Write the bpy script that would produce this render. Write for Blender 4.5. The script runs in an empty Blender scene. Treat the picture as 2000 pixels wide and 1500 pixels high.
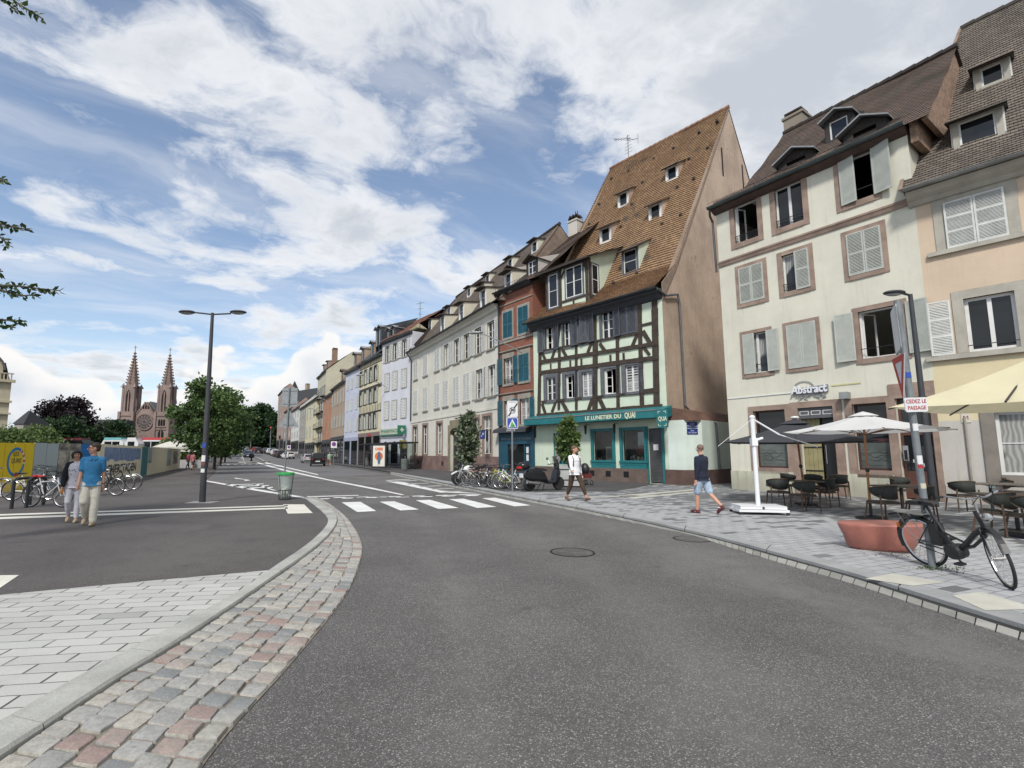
import bpy, math, random
import numpy as np
from mathutils import Vector, Matrix
R=math.radians; PI=math.pi
random.seed(7); rnd=random.random; uni=random.uniform
S=bpy.context.scene; COL=S.collection
# ---------------- camera ----------------
H=1.6; F=950.0; U0=910.0; V0=777.0; PIT=math.atan(108/950)
CP,SP=math.cos(PIT),math.sin(PIT)
cam=bpy.data.cameras.new('camera'); camo=bpy.data.objects.new('camera',cam); COL.objects.link(camo)
SX,SY=1.3,2.6
camo.location=(0,0,H); camo.rotation_euler=(PI/2+PIT,0,0)
cam.sensor_width=36; cam.lens=F/2000*36; cam.shift_x=.045; cam.shift_y=.0135; cam.clip_start=.05; cam.clip_end=6000
S.camera=camo
S.view_settings.view_transform='Standard'; S.view_settings.look='None'; S.view_settings.exposure=0.5; S.view_settings.gamma=1
# ---------------- sun and sky ----------------
SUN_EL,SUN_AZ=R(46),R(197)      # azimuth clockwise from +Y
sl=bpy.data.lights.new('sun','SUN'); sl.energy=2.7; sl.angle=R(8); sl.color=(1,.96,.9)
so=bpy.data.objects.new('sun',sl); COL.objects.link(so)
sd=Vector((math.sin(SUN_AZ)*math.cos(SUN_EL),math.cos(SUN_AZ)*math.cos(SUN_EL),math.sin(SUN_EL)))
so.rotation_euler=sd.to_track_quat('Z','Y').to_euler(); so.location=(0,0,60)

class NT:
    """tiny node helper"""
    def __init__(s,tree): s.t=tree; s.n=tree.nodes; s.l=tree.links
    def new(s,typ,**kw):
        n=s.n.new(typ)
        for k,v in kw.items(): setattr(n,k,v)
        return n
    def put(s,sock,v):
        if v is None: return
        if hasattr(v,'links') or hasattr(v,'is_output'): s.l.new(v,sock)
        else:
            if hasattr(sock.default_value,'__len__') and not hasattr(v,'__len__'): v=(v,v,v)
            if hasattr(sock.default_value,'__len__') and len(sock.default_value)==4 and len(v)==3: v=(*v,1)
            sock.default_value=v
    def m(s,op,a,b=None,c=None,clamp=False):
        n=s.new('ShaderNodeMath',operation=op); n.use_clamp=clamp
        for i,v in enumerate((a,b,c)):
            if v is not None: s.put(n.inputs[i],v)
        return n.outputs[0]
    def vm(s,op,a,b=None,c=None):
        n=s.new('ShaderNodeVectorMath',operation=op)
        for i,v in enumerate((a,b,c)):
            if v is not None: s.put(n.inputs[i],v)
        return n.outputs[0]
    def noise(s,vec,scale,detail=4,rough=.5,dist=0,dim='3D'):
        n=s.new('ShaderNodeTexNoise'); n.noise_dimensions=dim
        if vec is not None: s.l.new(vec,n.inputs['Vector'])
        n.inputs['Scale'].default_value=scale; n.inputs['Detail'].default_value=detail
        n.inputs['Roughness'].default_value=rough; n.inputs['Distortion'].default_value=dist
        return n.outputs[0]
    def ramp(s,f,stops,interp='LINEAR'):
        n=s.new('ShaderNodeValToRGB'); cr=n.color_ramp; cr.interpolation=interp
        while len(cr.elements)<len(stops): cr.elements.new(.5)
        for e,(p,c) in zip(cr.elements,stops):
            e.position=p; e.color=(c,c,c,1) if not hasattr(c,'__len__') else (*c[:3],1)
        s.put(n.inputs[0],f); return n.outputs[0]
    def mix(s,f,a,b,blend='MIX'):
        n=s.new('ShaderNodeMix',data_type='RGBA',blend_type=blend)
        s.put(n.inputs[0],f); s.put(n.inputs[6],a); s.put(n.inputs[7],b); return n.outputs[2]
    def sep(s,v):
        n=s.new('ShaderNodeSeparateXYZ'); s.l.new(v,n.inputs[0]); return n.outputs
    def comb(s,x,y,z=0):
        n=s.new('ShaderNodeCombineXYZ')
        for i,v in enumerate((x,y,z)): s.put(n.inputs[i],v)
        return n.outputs[0]
    def mapr(s,v,a,b,c=0,d=1,smooth=True):
        n=s.new('ShaderNodeMapRange'); n.interpolation_type='SMOOTHSTEP' if smooth else 'LINEAR'
        for i,x in enumerate((v,a,b,c,d)): s.put(n.inputs[i],x)
        return n.outputs[0]

w=bpy.data.worlds.new('World'); S.world=w; w.use_nodes=True
N=NT(w.node_tree); bg=N.n['Background']; bg.inputs[1].default_value=.1
sky=N.new('ShaderNodeTexSky',sky_type='NISHITA'); sky.sun_disc=False; sky.sun_elevation=SUN_EL; sky.sun_rotation=SUN_AZ
sky.air_density=1.0; sky.dust_density=.6; sky.ozone_density=2.2
d=N.new('ShaderNodeTexCoord').outputs['Generated']; dx,dy,dz=N.sep(d)[0:3]
zz=N.m('ADD',N.m('MAXIMUM',dz,0.0),.16)
px_=N.m('DIVIDE',dx,zz); py_=N.m('DIVIDE',dy,zz)
# rotated, stretched cloud-deck coordinates (the streets run up and to the left)
ca,sa=math.cos(R(-32)),math.sin(R(-32))
qx=N.m('ADD',N.m('MULTIPLY',px_,ca),N.m('MULTIPLY',py_,-sa)); qy=N.m('ADD',N.m('MULTIPLY',px_,sa),N.m('MULTIPLY',py_,ca))
q=N.comb(N.m('MULTIPLY',qx,.85),qy,0)
warp=N.new('ShaderNodeTexNoise'); N.l.new(q,warp.inputs['Vector']); warp.inputs['Scale'].default_value=2.2; warp.inputs['Detail'].default_value=4
q2=N.vm('ADD',q,N.vm('MULTIPLY',N.vm('SUBTRACT',warp.outputs[1],(.5,.5,.5)),(.32,.32,0)))
az=N.m('ARCTAN2',dx,dy)
big=N.noise(N.vm('ADD',q2,(SX,SY,0)),1.5,2,.5)
mid=N.noise(N.vm('ADD',q2,(9.3,2.2,0)),4.6,9,.64)
cell=N.new('ShaderNodeTexVoronoi'); cell.feature='SMOOTH_F1'; N.l.new(q2,cell.inputs['Vector']); cell.inputs['Scale'].default_value=5.5; cell.inputs['Smoothness'].default_value=.6
cov=N.m('ADD',N.m('ADD',N.m('MULTIPLY',big,1.15),N.m('MULTIPLY',mid,.95)),N.m('MULTIPLY',cell.outputs[0],-.28))
cov=N.m('ADD',cov,N.mapr(az,.2,.75,.03,.22)); cov=N.m('ADD',cov,N.mapr(dz,.0,.2,.2,0))
gap=N.m('MULTIPLY',N.mapr(dz,.14,.2),N.mapr(dz,.3,.42,1,0)); cov=N.m('SUBTRACT',cov,N.m('MULTIPLY',gap,N.mapr(az,.2,.5,.05,0)))
a1=N.mapr(cov,.80,1.10)
thin=N.mapr(N.noise(N.vm('MULTIPLY',q2,(.5,1.6,1)),2.0,7,.6),.40,.75,.05,.55)
a1=N.m('MAXIMUM',a1,thin)
thick=N.mapr(N.m('ADD',cov,N.m('MULTIPLY',N.noise(N.vm('ADD',q2,(.10,.08,0)),3.4,6,.6),.55)),1.2,1.62)
c1=N.mix(thick,(6.7,6.8,6.95),(4.35,4.6,5.0))
# cumulus bank, low on the left of the street
el=N.m('ARCSINE',dz)
cv=N.comb(N.m('MULTIPLY',az,1.0),N.m('MULTIPLY',el,1.25),0)
cn=N.noise(cv,9,7,.55); vo=N.new('ShaderNodeTexVoronoi'); vo.feature='SMOOTH_F1'; N.l.new(N.vm('ADD',cv,N.vm('MULTIPLY',N.comb(cn,cn,0),(.05,.05,0))),vo.inputs['Vector']); vo.inputs['Scale'].default_value=17; vo.inputs['Smoothness'].default_value=.4
bump_=N.m('SUBTRACT',N.m('MULTIPLY',cn,.16),N.m('MULTIPLY',vo.outputs[0],.10))
def lobe(c,wd,h): # height of cloud top as a function of azimuth
    t=N.m('DIVIDE',N.m('SUBTRACT',az,c),wd); return N.m('MULTIPLY',N.m('POWER',2.718,N.m('MULTIPLY',N.m('MULTIPLY',t,t),-1)),h)
top=N.m('ADD',N.m('ADD',lobe(-.29,.17,.225),lobe(-.49,.055,.09)),N.m('ADD',N.m('ADD',lobe(-.80,.16,.17),lobe(-.62,.07,.06)),lobe(.62,.12,.1)))
f_=N.m('SUBTRACT',N.m('ADD',top,bump_),el)
a2=N.mapr(f_,.02,.042)
lit=N.mapr(N.m('ADD',f_,N.m('MULTIPLY',N.m('SUBTRACT',N.noise(cv,14,7,.6),.5),.10)),.03,.17)
c2=N.mix(lit,(7.1,7.0,6.85),(4.8,5.2,5.8))
base=N.mix(N.mapr(dz,0,.35,.22,0),N.mix(1.0,sky.outputs[0],(1.34,1.27,1.20),'MULTIPLY'),(5.4,5.9,6.6))
c=N.mix(N.m('MULTIPLY',a1,.93),base,c1); c=N.mix(N.m('MULTIPLY',a2,.95),c,c2)
N.l.new(c,bg.inputs[0])

# ---------------- measuring helpers: photo position -> place in the world ----------------
def ray(u,v):
    a=(u-U0)/F; b=(V0-v)/F; return (a,CP-b*SP,SP+b*CP)
def gz(y): return .04*min(max(0,y-95),80)
def G(u,v,z=0):
    d=ray(u,v)
    t=(z-H)/d[2] if d[2]<-1e-4 else 1e9
    if t*d[1]>95 or t<0:
        s=.04; t2=(-95*s+z-H)/(d[2]-s*d[1]); t=t2 if 0<t2*d[1] and t2*d[1]<175 else 175/d[1]
    return (d[0]*t,d[1]*t)
def at(u,v,y):
    d=ray(u,v); t=y/d[1]; return (d[0]*t,y,H+d[2]*t)
class Fac:
    """a vertical facade plane: left base corner L, right base corner Rr (ground x,y)"""
    def __init__(s,L,Rr):
        s.L=L; s.Rr=Rr; dx,dy=Rr[0]-L[0],Rr[1]-L[1]; s.W=math.hypot(dx,dy); s.t=(dx/s.W,dy/s.W); s.n=(-s.t[1],s.t[0]); s.rot=math.atan2(dy,dx)
    def loc(s,u,v,back=0):
        d=ray(u,v); px=s.L[0]+back*s.n[0]; py=s.L[1]+back*s.n[1]
        k=(px*s.t[1]-py*s.t[0])/(d[0]*s.t[1]-d[1]*s.t[0])
        X,Y,Z=d[0]*k,d[1]*k,H+d[2]*k
        return ((X-px)*s.t[0]+(Y-py)*s.t[1],Z)
    def side(s,u,v,x):
        px=s.L[0]+x*s.t[0]; py=s.L[1]+x*s.t[1]
        d=ray(u,v); k=(px*s.n[1]-py*s.n[0])/(d[0]*s.n[1]-d[1]*s.n[0])
        X,Y,Z=d[0]*k,d[1]*k,H+d[2]*k
        return ((X-px)*s.n[0]+(Y-py)*s.n[1],Z)
    def rect(s,tl,br,back=0):
        a=s.loc(*tl,back); b=s.loc(*br,back); return (a[0],b[0],b[1],a[1])   # x0,x1,z0,z1
    def W2(s,x,y): return (s.L[0]+x*s.t[0]+y*s.n[0],s.L[1]+x*s.t[1]+y*s.n[1])

# ---------------- materials ----------------
MC={}
def mat(name,c,rough=.75,var=.12,scale=2.,bump=0.,bs=40.,metal=0.,fine=.0,streak=0.,spec=.5,emit=0,trans=0,island=0,coord='Object',dirt=None,grime=0):
    if name in MC: return MC[name]
    m=bpy.data.materials.new(name); m.use_nodes=True; N=NT(m.node_tree); b=N.n['Principled BSDF']
    tc=N.new('ShaderNodeTexCoord').outputs[coord]
    f=N.noise(tc,scale,5,.6)
    lo=tuple(x*(1-var) for x in c); hi=tuple(min(1,x*(1+var)) for x in c)
    col=N.mix(N.mapr(f,.3,.7),lo,hi)
    if streak:
        st=N.noise(N.vm('MULTIPLY',tc,(3.2,3.2,.22)),1.6,5,.65)
        col=N.mix(N.mapr(st,.5,.8,0,streak),col,tuple(x*.45 for x in c))
    if grime:
        gx,gy,gz_=N.sep(tc)[0:3]; gg=N.m('ADD',gz_,N.m('MULTIPLY',N.noise(N.vm('MULTIPLY',tc,(1.5,1.5,.5)),2.2,6,.7),-1.6)); col=N.mix(N.mapr(gg,-.75,.35,grime,0),col,tuple(x*.5 for x in c))
        sh=N.noise(N.vm('MULTIPLY',tc,(1,1,.6)),.55,7,.75); col=N.mix(N.mapr(sh,.55,.63,0,.22),col,tuple(min(1,x*1.12) for x in c))
    if fine:
        g=N.noise(tc,scale*30,3,.7); col=N.mix(N.mapr(g,.35,.65,0,fine),col,tuple(x*.5 for x in c))
    if dirt:  # stain with a shape of its own: (colour, threshold)
        g=N.noise(tc,.9,7,.7); col=N.mix(N.mapr(g,dirt[1],dirt[1]+.12,0,.85),col,dirt[0])
    if island:
        gi=N.new('ShaderNodeNewGeometry').outputs['Random Per Island']
        col=N.mix(1.0,col,N.ramp(gi,[(0,1-island),(1,1+island)]),'MULTIPLY')
    N.l.new(col,b.inputs['Base Color']); b.inputs['Roughness'].default_value=rough; b.inputs['Metallic'].default_value=metal
    b.inputs['Specular IOR Level'].default_value=spec
    if bump:
        bn=N.new('ShaderNodeBump'); bn.inputs['Strength'].default_value=bump; bn.inputs['Distance'].default_value=.02
        N.l.new(N.noise(tc,bs,4,.6),bn.inputs['Height']); N.l.new(bn.outputs[0],b.inputs['Normal'])
    if emit: b.inputs['Emission Color'].default_value=(*c,1); b.inputs['Emission Strength'].default_value=emit
    if trans:
        tr=N.new('ShaderNodeBsdfTranslucent'); N.l.new(col,tr.inputs[0]); ms=N.new('ShaderNodeMixShader'); ms.inputs[0].default_value=trans
        N.l.new(b.outputs[0],ms.inputs[1]); N.l.new(tr.outputs[0],ms.inputs[2]); N.l.new(ms.outputs[0],N.n['Material Output'].inputs[0])
    MC[name]=m; return m
def tile_mat(name,cols,rw=.17,rh=.16,moss=None):
    m=bpy.data.materials.new(name); m.use_nodes=True; N=NT(m.node_tree); b=N.n['Principled BSDF']
    uv=N.new('ShaderNodeTexCoord').outputs['UV']; x,y,_=N.sep(uv)[0:3]
    row=N.m('FLOOR',N.m('DIVIDE',y,rh)); par=N.m('MULTIPLY',N.m('MODULO',row,2),.5)
    xc=N.m('ADD',N.m('DIVIDE',x,rw),par); ix=N.m('FLOOR',xc); fx=N.m('FRACT',xc)
    wn=N.new('ShaderNodeTexWhiteNoise'); wn.noise_dimensions='2D'; N.l.new(N.comb(ix,row),wn.inputs['Vector'])
    k=N.m('ADD',N.m('ADD',N.m('MULTIPLY',wn.outputs[0],.36),.08),N.m('MULTIPLY',N.noise(uv,.55,6,.7),.78))
    n=len(cols); col=N.ramp(k,[(.25+.55*i/(n-1),c) for i,c in enumerate(cols)])
    if moss: col=N.mix(N.mapr(N.noise(uv,.33,7,.7),.56,.66,0,.75),col,moss)
    edge=N.m('ABSOLUTE',N.m('SUBTRACT',fx,.5)); gapm=N.mapr(edge,.42,.5)
    col=N.mix(N.m('MULTIPLY',gapm,.8),col,tuple(v*.25 for v in cols[0]))
    N.l.new(col,b.inputs['Base Color']); b.inputs['Roughness'].default_value=.85
    bn=N.new('ShaderNodeBump'); bn.inputs['Strength'].default_value=.8; bn.inputs['Distance'].default_value=.02
    hgt=N.m('SUBTRACT',N.m('MULTIPLY',wn.outputs[0],.5),N.m('MULTIPLY',gapm,1.0)); N.l.new(hgt,bn.inputs['Height']); N.l.new(bn.outputs[0],b.inputs['Normal'])
    MC[name]=m; return m
def glass_mat():
    m=bpy.data.materials.new('window_glass'); m.use_nodes=True; N=NT(m.node_tree); b=N.n['Principled BSDF']
    tc=N.new('ShaderNodeTexCoord').outputs['Object']
    b.inputs['Base Color'].default_value=(.012,.014,.016,1); b.inputs['Roughness'].default_value=.04; b.inputs['IOR'].default_value=1.5
    bn=N.new('ShaderNodeBump'); bn.inputs['Strength'].default_value=.25; bn.inputs['Distance'].default_value=.02
    N.l.new(N.noise(tc,1.1,1,.5),bn.inputs['Height']); N.l.new(bn.outputs[0],b.inputs['Normal']); MC['glass']=m; return m
GLASS=glass_mat()
def clear_mat():
    m=bpy.data.materials.new('clear_glass'); m.use_nodes=True; N=NT(m.node_tree); b=N.n['Principled BSDF']
    tr=N.new('ShaderNodeBsdfTransparent'); tr.inputs[0].default_value=(.82,.88,.86,1); gl=N.new('ShaderNodeBsdfGlossy'); gl.inputs['Roughness'].default_value=.03
    fr=N.new('ShaderNodeFresnel'); ms=N.new('ShaderNodeMixShader'); N.l.new(N.m('MULTIPLY',fr.outputs[0],1.2,clamp=True),ms.inputs[0]); N.l.new(tr.outputs[0],ms.inputs[1]); N.l.new(gl.outputs[0],ms.inputs[2])
    N.l.new(ms.outputs[0],N.n['Material Output'].inputs[0]); MC['clear']=m; return m
CLEAR=clear_mat()

# ---------------- mesh builder ----------------
class MB:
    def __init__(s): s.v=[]; s.f=[]; s.uv=[]; s.mi=[]; s.m=0; s.T=None
    def add(s,vs,fs,uvs=None):
        o=len(s.v)
        if s.T is not None: vs=[tuple(s.T@Vector(p)) for p in vs]
        s.v+= [tuple(p) for p in vs]
        for i,f in enumerate(fs):
            s.f.append(tuple(o+j for j in f)); s.mi.append(s.m); s.uv.append(uvs[i] if uvs else None)
        return s
    def box(s,x0,x1,y0,y1,z0,z1):
        if x0>x1:x0,x1=x1,x0
        if y0>y1:y0,y1=y1,y0
        if z0>z1:z0,z1=z1,z0
        return s.add([(x0,y0,z0),(x1,y0,z0),(x1,y1,z0),(x0,y1,z0),(x0,y0,z1),(x1,y0,z1),(x1,y1,z1),(x0,y1,z1)],
          [(0,3,2,1),(4,5,6,7),(0,1,5,4),(1,2,6,5),(2,3,7,6),(3,0,4,7)])
    def tube(s,pts,r,n=8,cap=True,closed=False,sq=1.):
        pts=[Vector(p) for p in pts]; k=len(pts)
        rs=r if hasattr(r,'__len__') else [r]*k
        vs=[];fs=[]
        up=None
        for i,p in enumerate(pts):
            if closed: t=(pts[(i+1)%k]-pts[i-1])
            else: t=(pts[min(i+1,k-1)]-pts[max(i-1,0)])
            t=t.normalized() if t.length>1e-9 else Vector((0,0,1))
            if up is None:
                up=Vector((0,0,1)) if abs(t.z)<.9 else Vector((0,1,0))
            a=t.cross(up)
            if a.length<1e-4: a=t.cross(Vector((1,0,0)))
            a.normalize(); b=a.cross(t).normalized(); up=b
            for j in range(n):
                th=2*PI*j/n+PI/n; vs.append(p+a*math.cos(th)*rs[i]+b*math.sin(th)*rs[i]*sq)
        for i in range(k if closed else k-1):
            for j in range(n):
                a0=i*n+j;a1=i*n+(j+1)%n;b0=((i+1)%k)*n+j;b1=((i+1)%k)*n+(j+1)%n
                fs.append((a0,a1,b1,b0))
        if cap and not closed: fs+= [tuple(range(n))[::-1],tuple((k-1)*n+j for j in range(n))]
        return s.add(vs,fs)
    def cyl(s,p,q,r,r2=None,n=10,cap=True): return s.tube([p,q],[r,r if r2 is None else r2],n,cap)
    def bar(s,p,q,w,h):
        p,q=Vector(p),Vector(q); t=(q-p).normalized(); up=Vector((0,0,1)) if abs(t.z)<.95 else Vector((0,1,0))
        a=t.cross(up).normalized()*w/2; b=a.cross(t).normalized()*h/2
        vs=[p-a-b,p+a-b,p+a+b,p-a+b,q-a-b,q+a-b,q+a+b,q-a+b]
        return s.add(vs,[(0,1,2,3),(7,6,5,4),(0,4,5,1),(1,5,6,2),(2,6,7,3),(3,7,4,0)])
    def prism(s,poly,a0,a1,axis='y'):
        """poly in the plane across axis; y: (x,z)  x: (y,z)  z: (x,y)"""
        def P(p,a): return {'y':(p[0],a,p[1]),'x':(a,p[0],p[1]),'z':(p[0],p[1],a)}[axis]
        n=len(poly); vs=[P(p,a0) for p in poly]+[P(p,a1) for p in poly]
        return s.add(vs,[tuple(range(n)),tuple(range(2*n-1,n-1,-1))]+[(i,(i+1)%n+0,(i+1)%n+n,i+n)[::-1] for i in range(n)])
    def poly(s,pts,uv=None): return s.add(pts,[tuple(range(len(pts)))],[uv] if uv else None)
    def sph(s,c,r,n=12,k=8):
        if not hasattr(r,'__len__'): r=(r,r,r)
        vs=[];fs=[]
        for i in range(k+1):
            ph=PI*i/k
            for j in range(n):
                th=2*PI*j/n; vs.append((c[0]+r[0]*math.sin(ph)*math.cos(th),c[1]+r[1]*math.sin(ph)*math.sin(th),c[2]+r[2]*math.cos(ph)))
        for i in range(k):
            for j in range(n):
                fs.append((i*n+j,(i+1)*n+j,(i+1)*n+(j+1)%n,i*n+(j+1)%n))
        return s.add(vs,fs)
    def ring(s,c,Rr,r,axis='y',n=28,k=6,rx=None):
        c=Vector(c); A={'y':(Vector((1,0,0)),Vector((0,0,1))),'x':(Vector((0,1,0)),Vector((0,0,1))),'z':(Vector((1,0,0)),Vector((0,1,0)))}[axis]
        return s.tube([c+A[0]*Rr*math.cos(2*PI*i/n)+A[1]*Rr*math.sin(2*PI*i/n) for i in range(n)],r,k,closed=True)
    def lathe(s,prof,c=(0,0,0),n=16,axis='z'):
        vs=[];fs=[];k=len(prof)
        for (r,z) in prof:
            for j in range(n):
                th=2*PI*j/n; p=(r*math.cos(th),r*math.sin(th),z)
                if axis=='y': p=(p[0],p[2],p[1])
                vs.append((c[0]+p[0],c[1]+p[1],c[2]+p[2]))
        for i in range(k-1):
            for j in range(n): fs.append((i*n+j,i*n+(j+1)%n,(i+1)*n+(j+1)%n,(i+1)*n+j))
        fs+=[tuple(range(n))[::-1],tuple((k-1)*n+j for j in range(n))]
        return s.add(vs,fs)
    def build(s,name,mats,parent=None,smooth=False,fix=False):
        if not hasattr(mats,'__len__'): mats=[mats]
        me=bpy.data.meshes.new(name); me.from_pydata(s.v,[],s.f)
        for m in mats: me.materials.append(m)
        if len(mats)>1: me.polygons.foreach_set('material_index',s.mi)
        if any(s.uv):
            ul=me.uv_layers.new(name='UVMap'); i=0
            for f,uv in zip(s.f,s.uv):
                for j in range(len(f)):
                    if uv: ul.data[i].uv=uv[j]
                    i+=1
        if smooth: me.polygons.foreach_set('use_smooth',[True]*len(s.f))
        me.update()
        if smooth and smooth!=True: me.set_sharp_from_angle(angle=R(smooth))
        if fix:
            import bmesh
            b=bmesh.new(); b.from_mesh(me); bmesh.ops.recalc_face_normals(b,faces=b.faces); b.to_mesh(me); b.free()
        o=bpy.data.objects.new(name,me); COL.objects.link(o)
        if parent is not None: o.parent=parent
        return o
def tag(o,label=None,cat=None,group=None,kind=None):
    if label:o['label']=label
    if cat:o['category']=cat
    if group:o['group']=group
    if kind:o['kind']=kind
    return o
def thing(name,label,cat,loc=(0,0,0),rz=0,group=None,rot=None,scale=None):
    o=bpy.data.objects.new(name,None); COL.objects.link(o); o.location=loc if len(loc)==3 else (*loc,0); o.rotation_euler=rot or (0,0,rz)
    if scale: o.scale=(scale,)*3 if not hasattr(scale,'__len__') else scale
    o.empty_display_size=.2; return tag(o,label,cat,group)
KIDS={}
def copy_tree(o,loc=None,rz=None,label=None,group=None,parent=None,scale=None):
    c=o.copy(); COL.objects.link(c)
    if parent is not None: c.parent=parent
    for ch in [x for x in o.children]: copy_tree(ch,parent=c)
    if loc is not None: c.location=loc if len(loc)==3 else (*loc,0)
    if rz is not None: c.rotation_euler=(0,0,rz)
    if label: c['label']=label
    if group: c['group']=group
    if scale: c.scale=(scale,)*3 if not hasattr(scale,'__len__') else scale
    return c
def struct(name,mb,m): return tag(mb.build(name,m),kind='structure')
def text_mesh(name,txt,size,m,parent,loc,rot=(PI/2,0,0),ext=.01,align='CENTER',sx=1.,bold=0,shear=0):
    cu=bpy.data.curves.new(name,'FONT'); cu.body=txt; cu.size=size; cu.extrude=ext; cu.align_x=align; cu.align_y='CENTER'; cu.offset=bold; cu.shear=shear; cu.resolution_u=2
    o=bpy.data.objects.new('tmp',cu); COL.objects.link(o); dg=bpy.context.evaluated_depsgraph_get(); me=bpy.data.meshes.new_from_object(o.evaluated_get(dg)); me.name=name
    bpy.data.objects.remove(o); bpy.data.curves.remove(cu); me.materials.clear(); me.materials.append(m)
    t=bpy.data.objects.new(name,me); COL.objects.link(t); t.parent=parent; t.location=loc; t.rotation_euler=rot; t.scale=(sx,1,1); return t
# ======================= GROUND =======================
def asphalt(name,c,spk,dark=None,tracks=False,seams=False):
    m=bpy.data.materials.new(name); m.use_nodes=True; N=NT(m.node_tree); b=N.n['Principled BSDF']
    tc=N.new('ShaderNodeTexCoord').outputs['Object']; X,Y,_=N.sep(tc)[0:3]
    vo=N.new('ShaderNodeTexVoronoi'); N.l.new(tc,vo.inputs['Vector']); vo.inputs['Scale'].default_value=150
    cellr=N.sep(vo.outputs['Color'])[0]; col=N.mix(N.mapr(N.noise(tc,.3,6,.65),.3,.7),tuple(x*.80 for x in c),tuple(x*1.18 for x in c))
    col=N.mix(1.0,col,N.ramp(cellr,[(0,.60),(.6,1.0),(.88,1.3),(1,1.9+spk)]),'MULTIPLY')
    # worn patches with ragged outlines, slightly dusty
    pv=N.vm('ADD',tc,N.vm('MULTIPLY',N.comb(N.noise(tc,2.5,5,.7),N.noise(N.vm('ADD',tc,(4,4,4)),2.5,5,.7),0),(.8,.8,0)))
    wr_=N.noise(N.vm('MULTIPLY',pv,(1,.4,1)),.55,6,.7); col=N.mix(N.mapr(wr_,.50,.66,0,.26),col,tuple(x*1.55+.006 for x in c))
    if tracks: # wheel-polished lanes following the curve of the street
        u=N.m('ADD',X,N.m('MULTIPLY',N.m('MULTIPLY',N.m('SUBTRACT',Y,2),N.m('SUBTRACT',Y,2)),.012)); u=N.m('ADD',u,N.m('MULTIPLY',N.noise(tc,.5,4,.6),.6))
        for x0,w_,k in ((.35,.22,.25),(2.15,.45,.28),(4.3,.6,.5)):
            t_=N.m('DIVIDE',N.m('SUBTRACT',u,x0),w_); col=N.mix(N.m('MULTIPLY',N.m('MULTIPLY',N.m('POWER',2.718,N.m('MULTIPLY',N.m('MULTIPLY',t_,t_),-1)),k),N.mapr(N.noise(tc,1.3,6,.75),.3,.65)),col,(.195,.187,.175))
    if seams:
        for (ang,off) in ((.62,6.3),(-.25,-14.),(.1,17.2),(1.35,-6.1)):
            e=N.m('ABSOLUTE',N.m('ADD',N.m('ADD',N.m('MULTIPLY',X,math.cos(ang)),N.m('MULTIPLY',Y,math.sin(ang))),N.m('SUBTRACT',N.m('MULTIPLY',N.noise(tc,1.5,4,.6),.12),off))); col=N.mix(N.mapr(e,.008,.03,.75,0),col,tuple(x*.35 for x in c))
    # oil drips and gum
    sp=N.new('ShaderNodeTexVoronoi'); N.l.new(N.vm('ADD',tc,N.vm('MULTIPLY',N.comb(N.noise(tc,9,2),N.noise(N.vm('ADD',tc,(2,2,2)),9,2),0),(.1,.1,0))),sp.inputs['Vector']); sp.inputs['Scale'].default_value=1.1
    rnd_=N.sep(sp.outputs['Color'])[1]; rad=N.m('MULTIPLY',N.m('POWER',rnd_,3),.12); col=N.mix(N.mapr(N.m('SUBTRACT',sp.outputs[0],rad),-.02,.03,.5,0),col,tuple(x*.5 for x in c))
    if dark: col=N.mix(N.mapr(N.noise(tc,.8,6,.7),.55,.66,0,.45),col,dark)
    N.l.new(col,b.inputs['Base Color']); b.inputs['Roughness'].default_value=.82; b.inputs['Specular IOR Level'].default_value=.35
    bn=N.new('ShaderNodeBump'); bn.inputs['Strength'].default_value=.5; bn.inputs['Distance'].default_value=.01
    N.l.new(vo.outputs[0],bn.inputs['Height']); N.l.new(bn.outputs[0],b.inputs['Normal']); MC[name]=m; return m
A_ROAD=asphalt('road_asphalt',(.104,.099,.095),1.5,tracks=True)
A_LEFT=asphalt('pavement_asphalt',(.088,.080,.076),.15,dark=(.055,.052,.052),seams=True)
A_BASE=asphalt('far_ground',(.085,.083,.08),.1)

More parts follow.
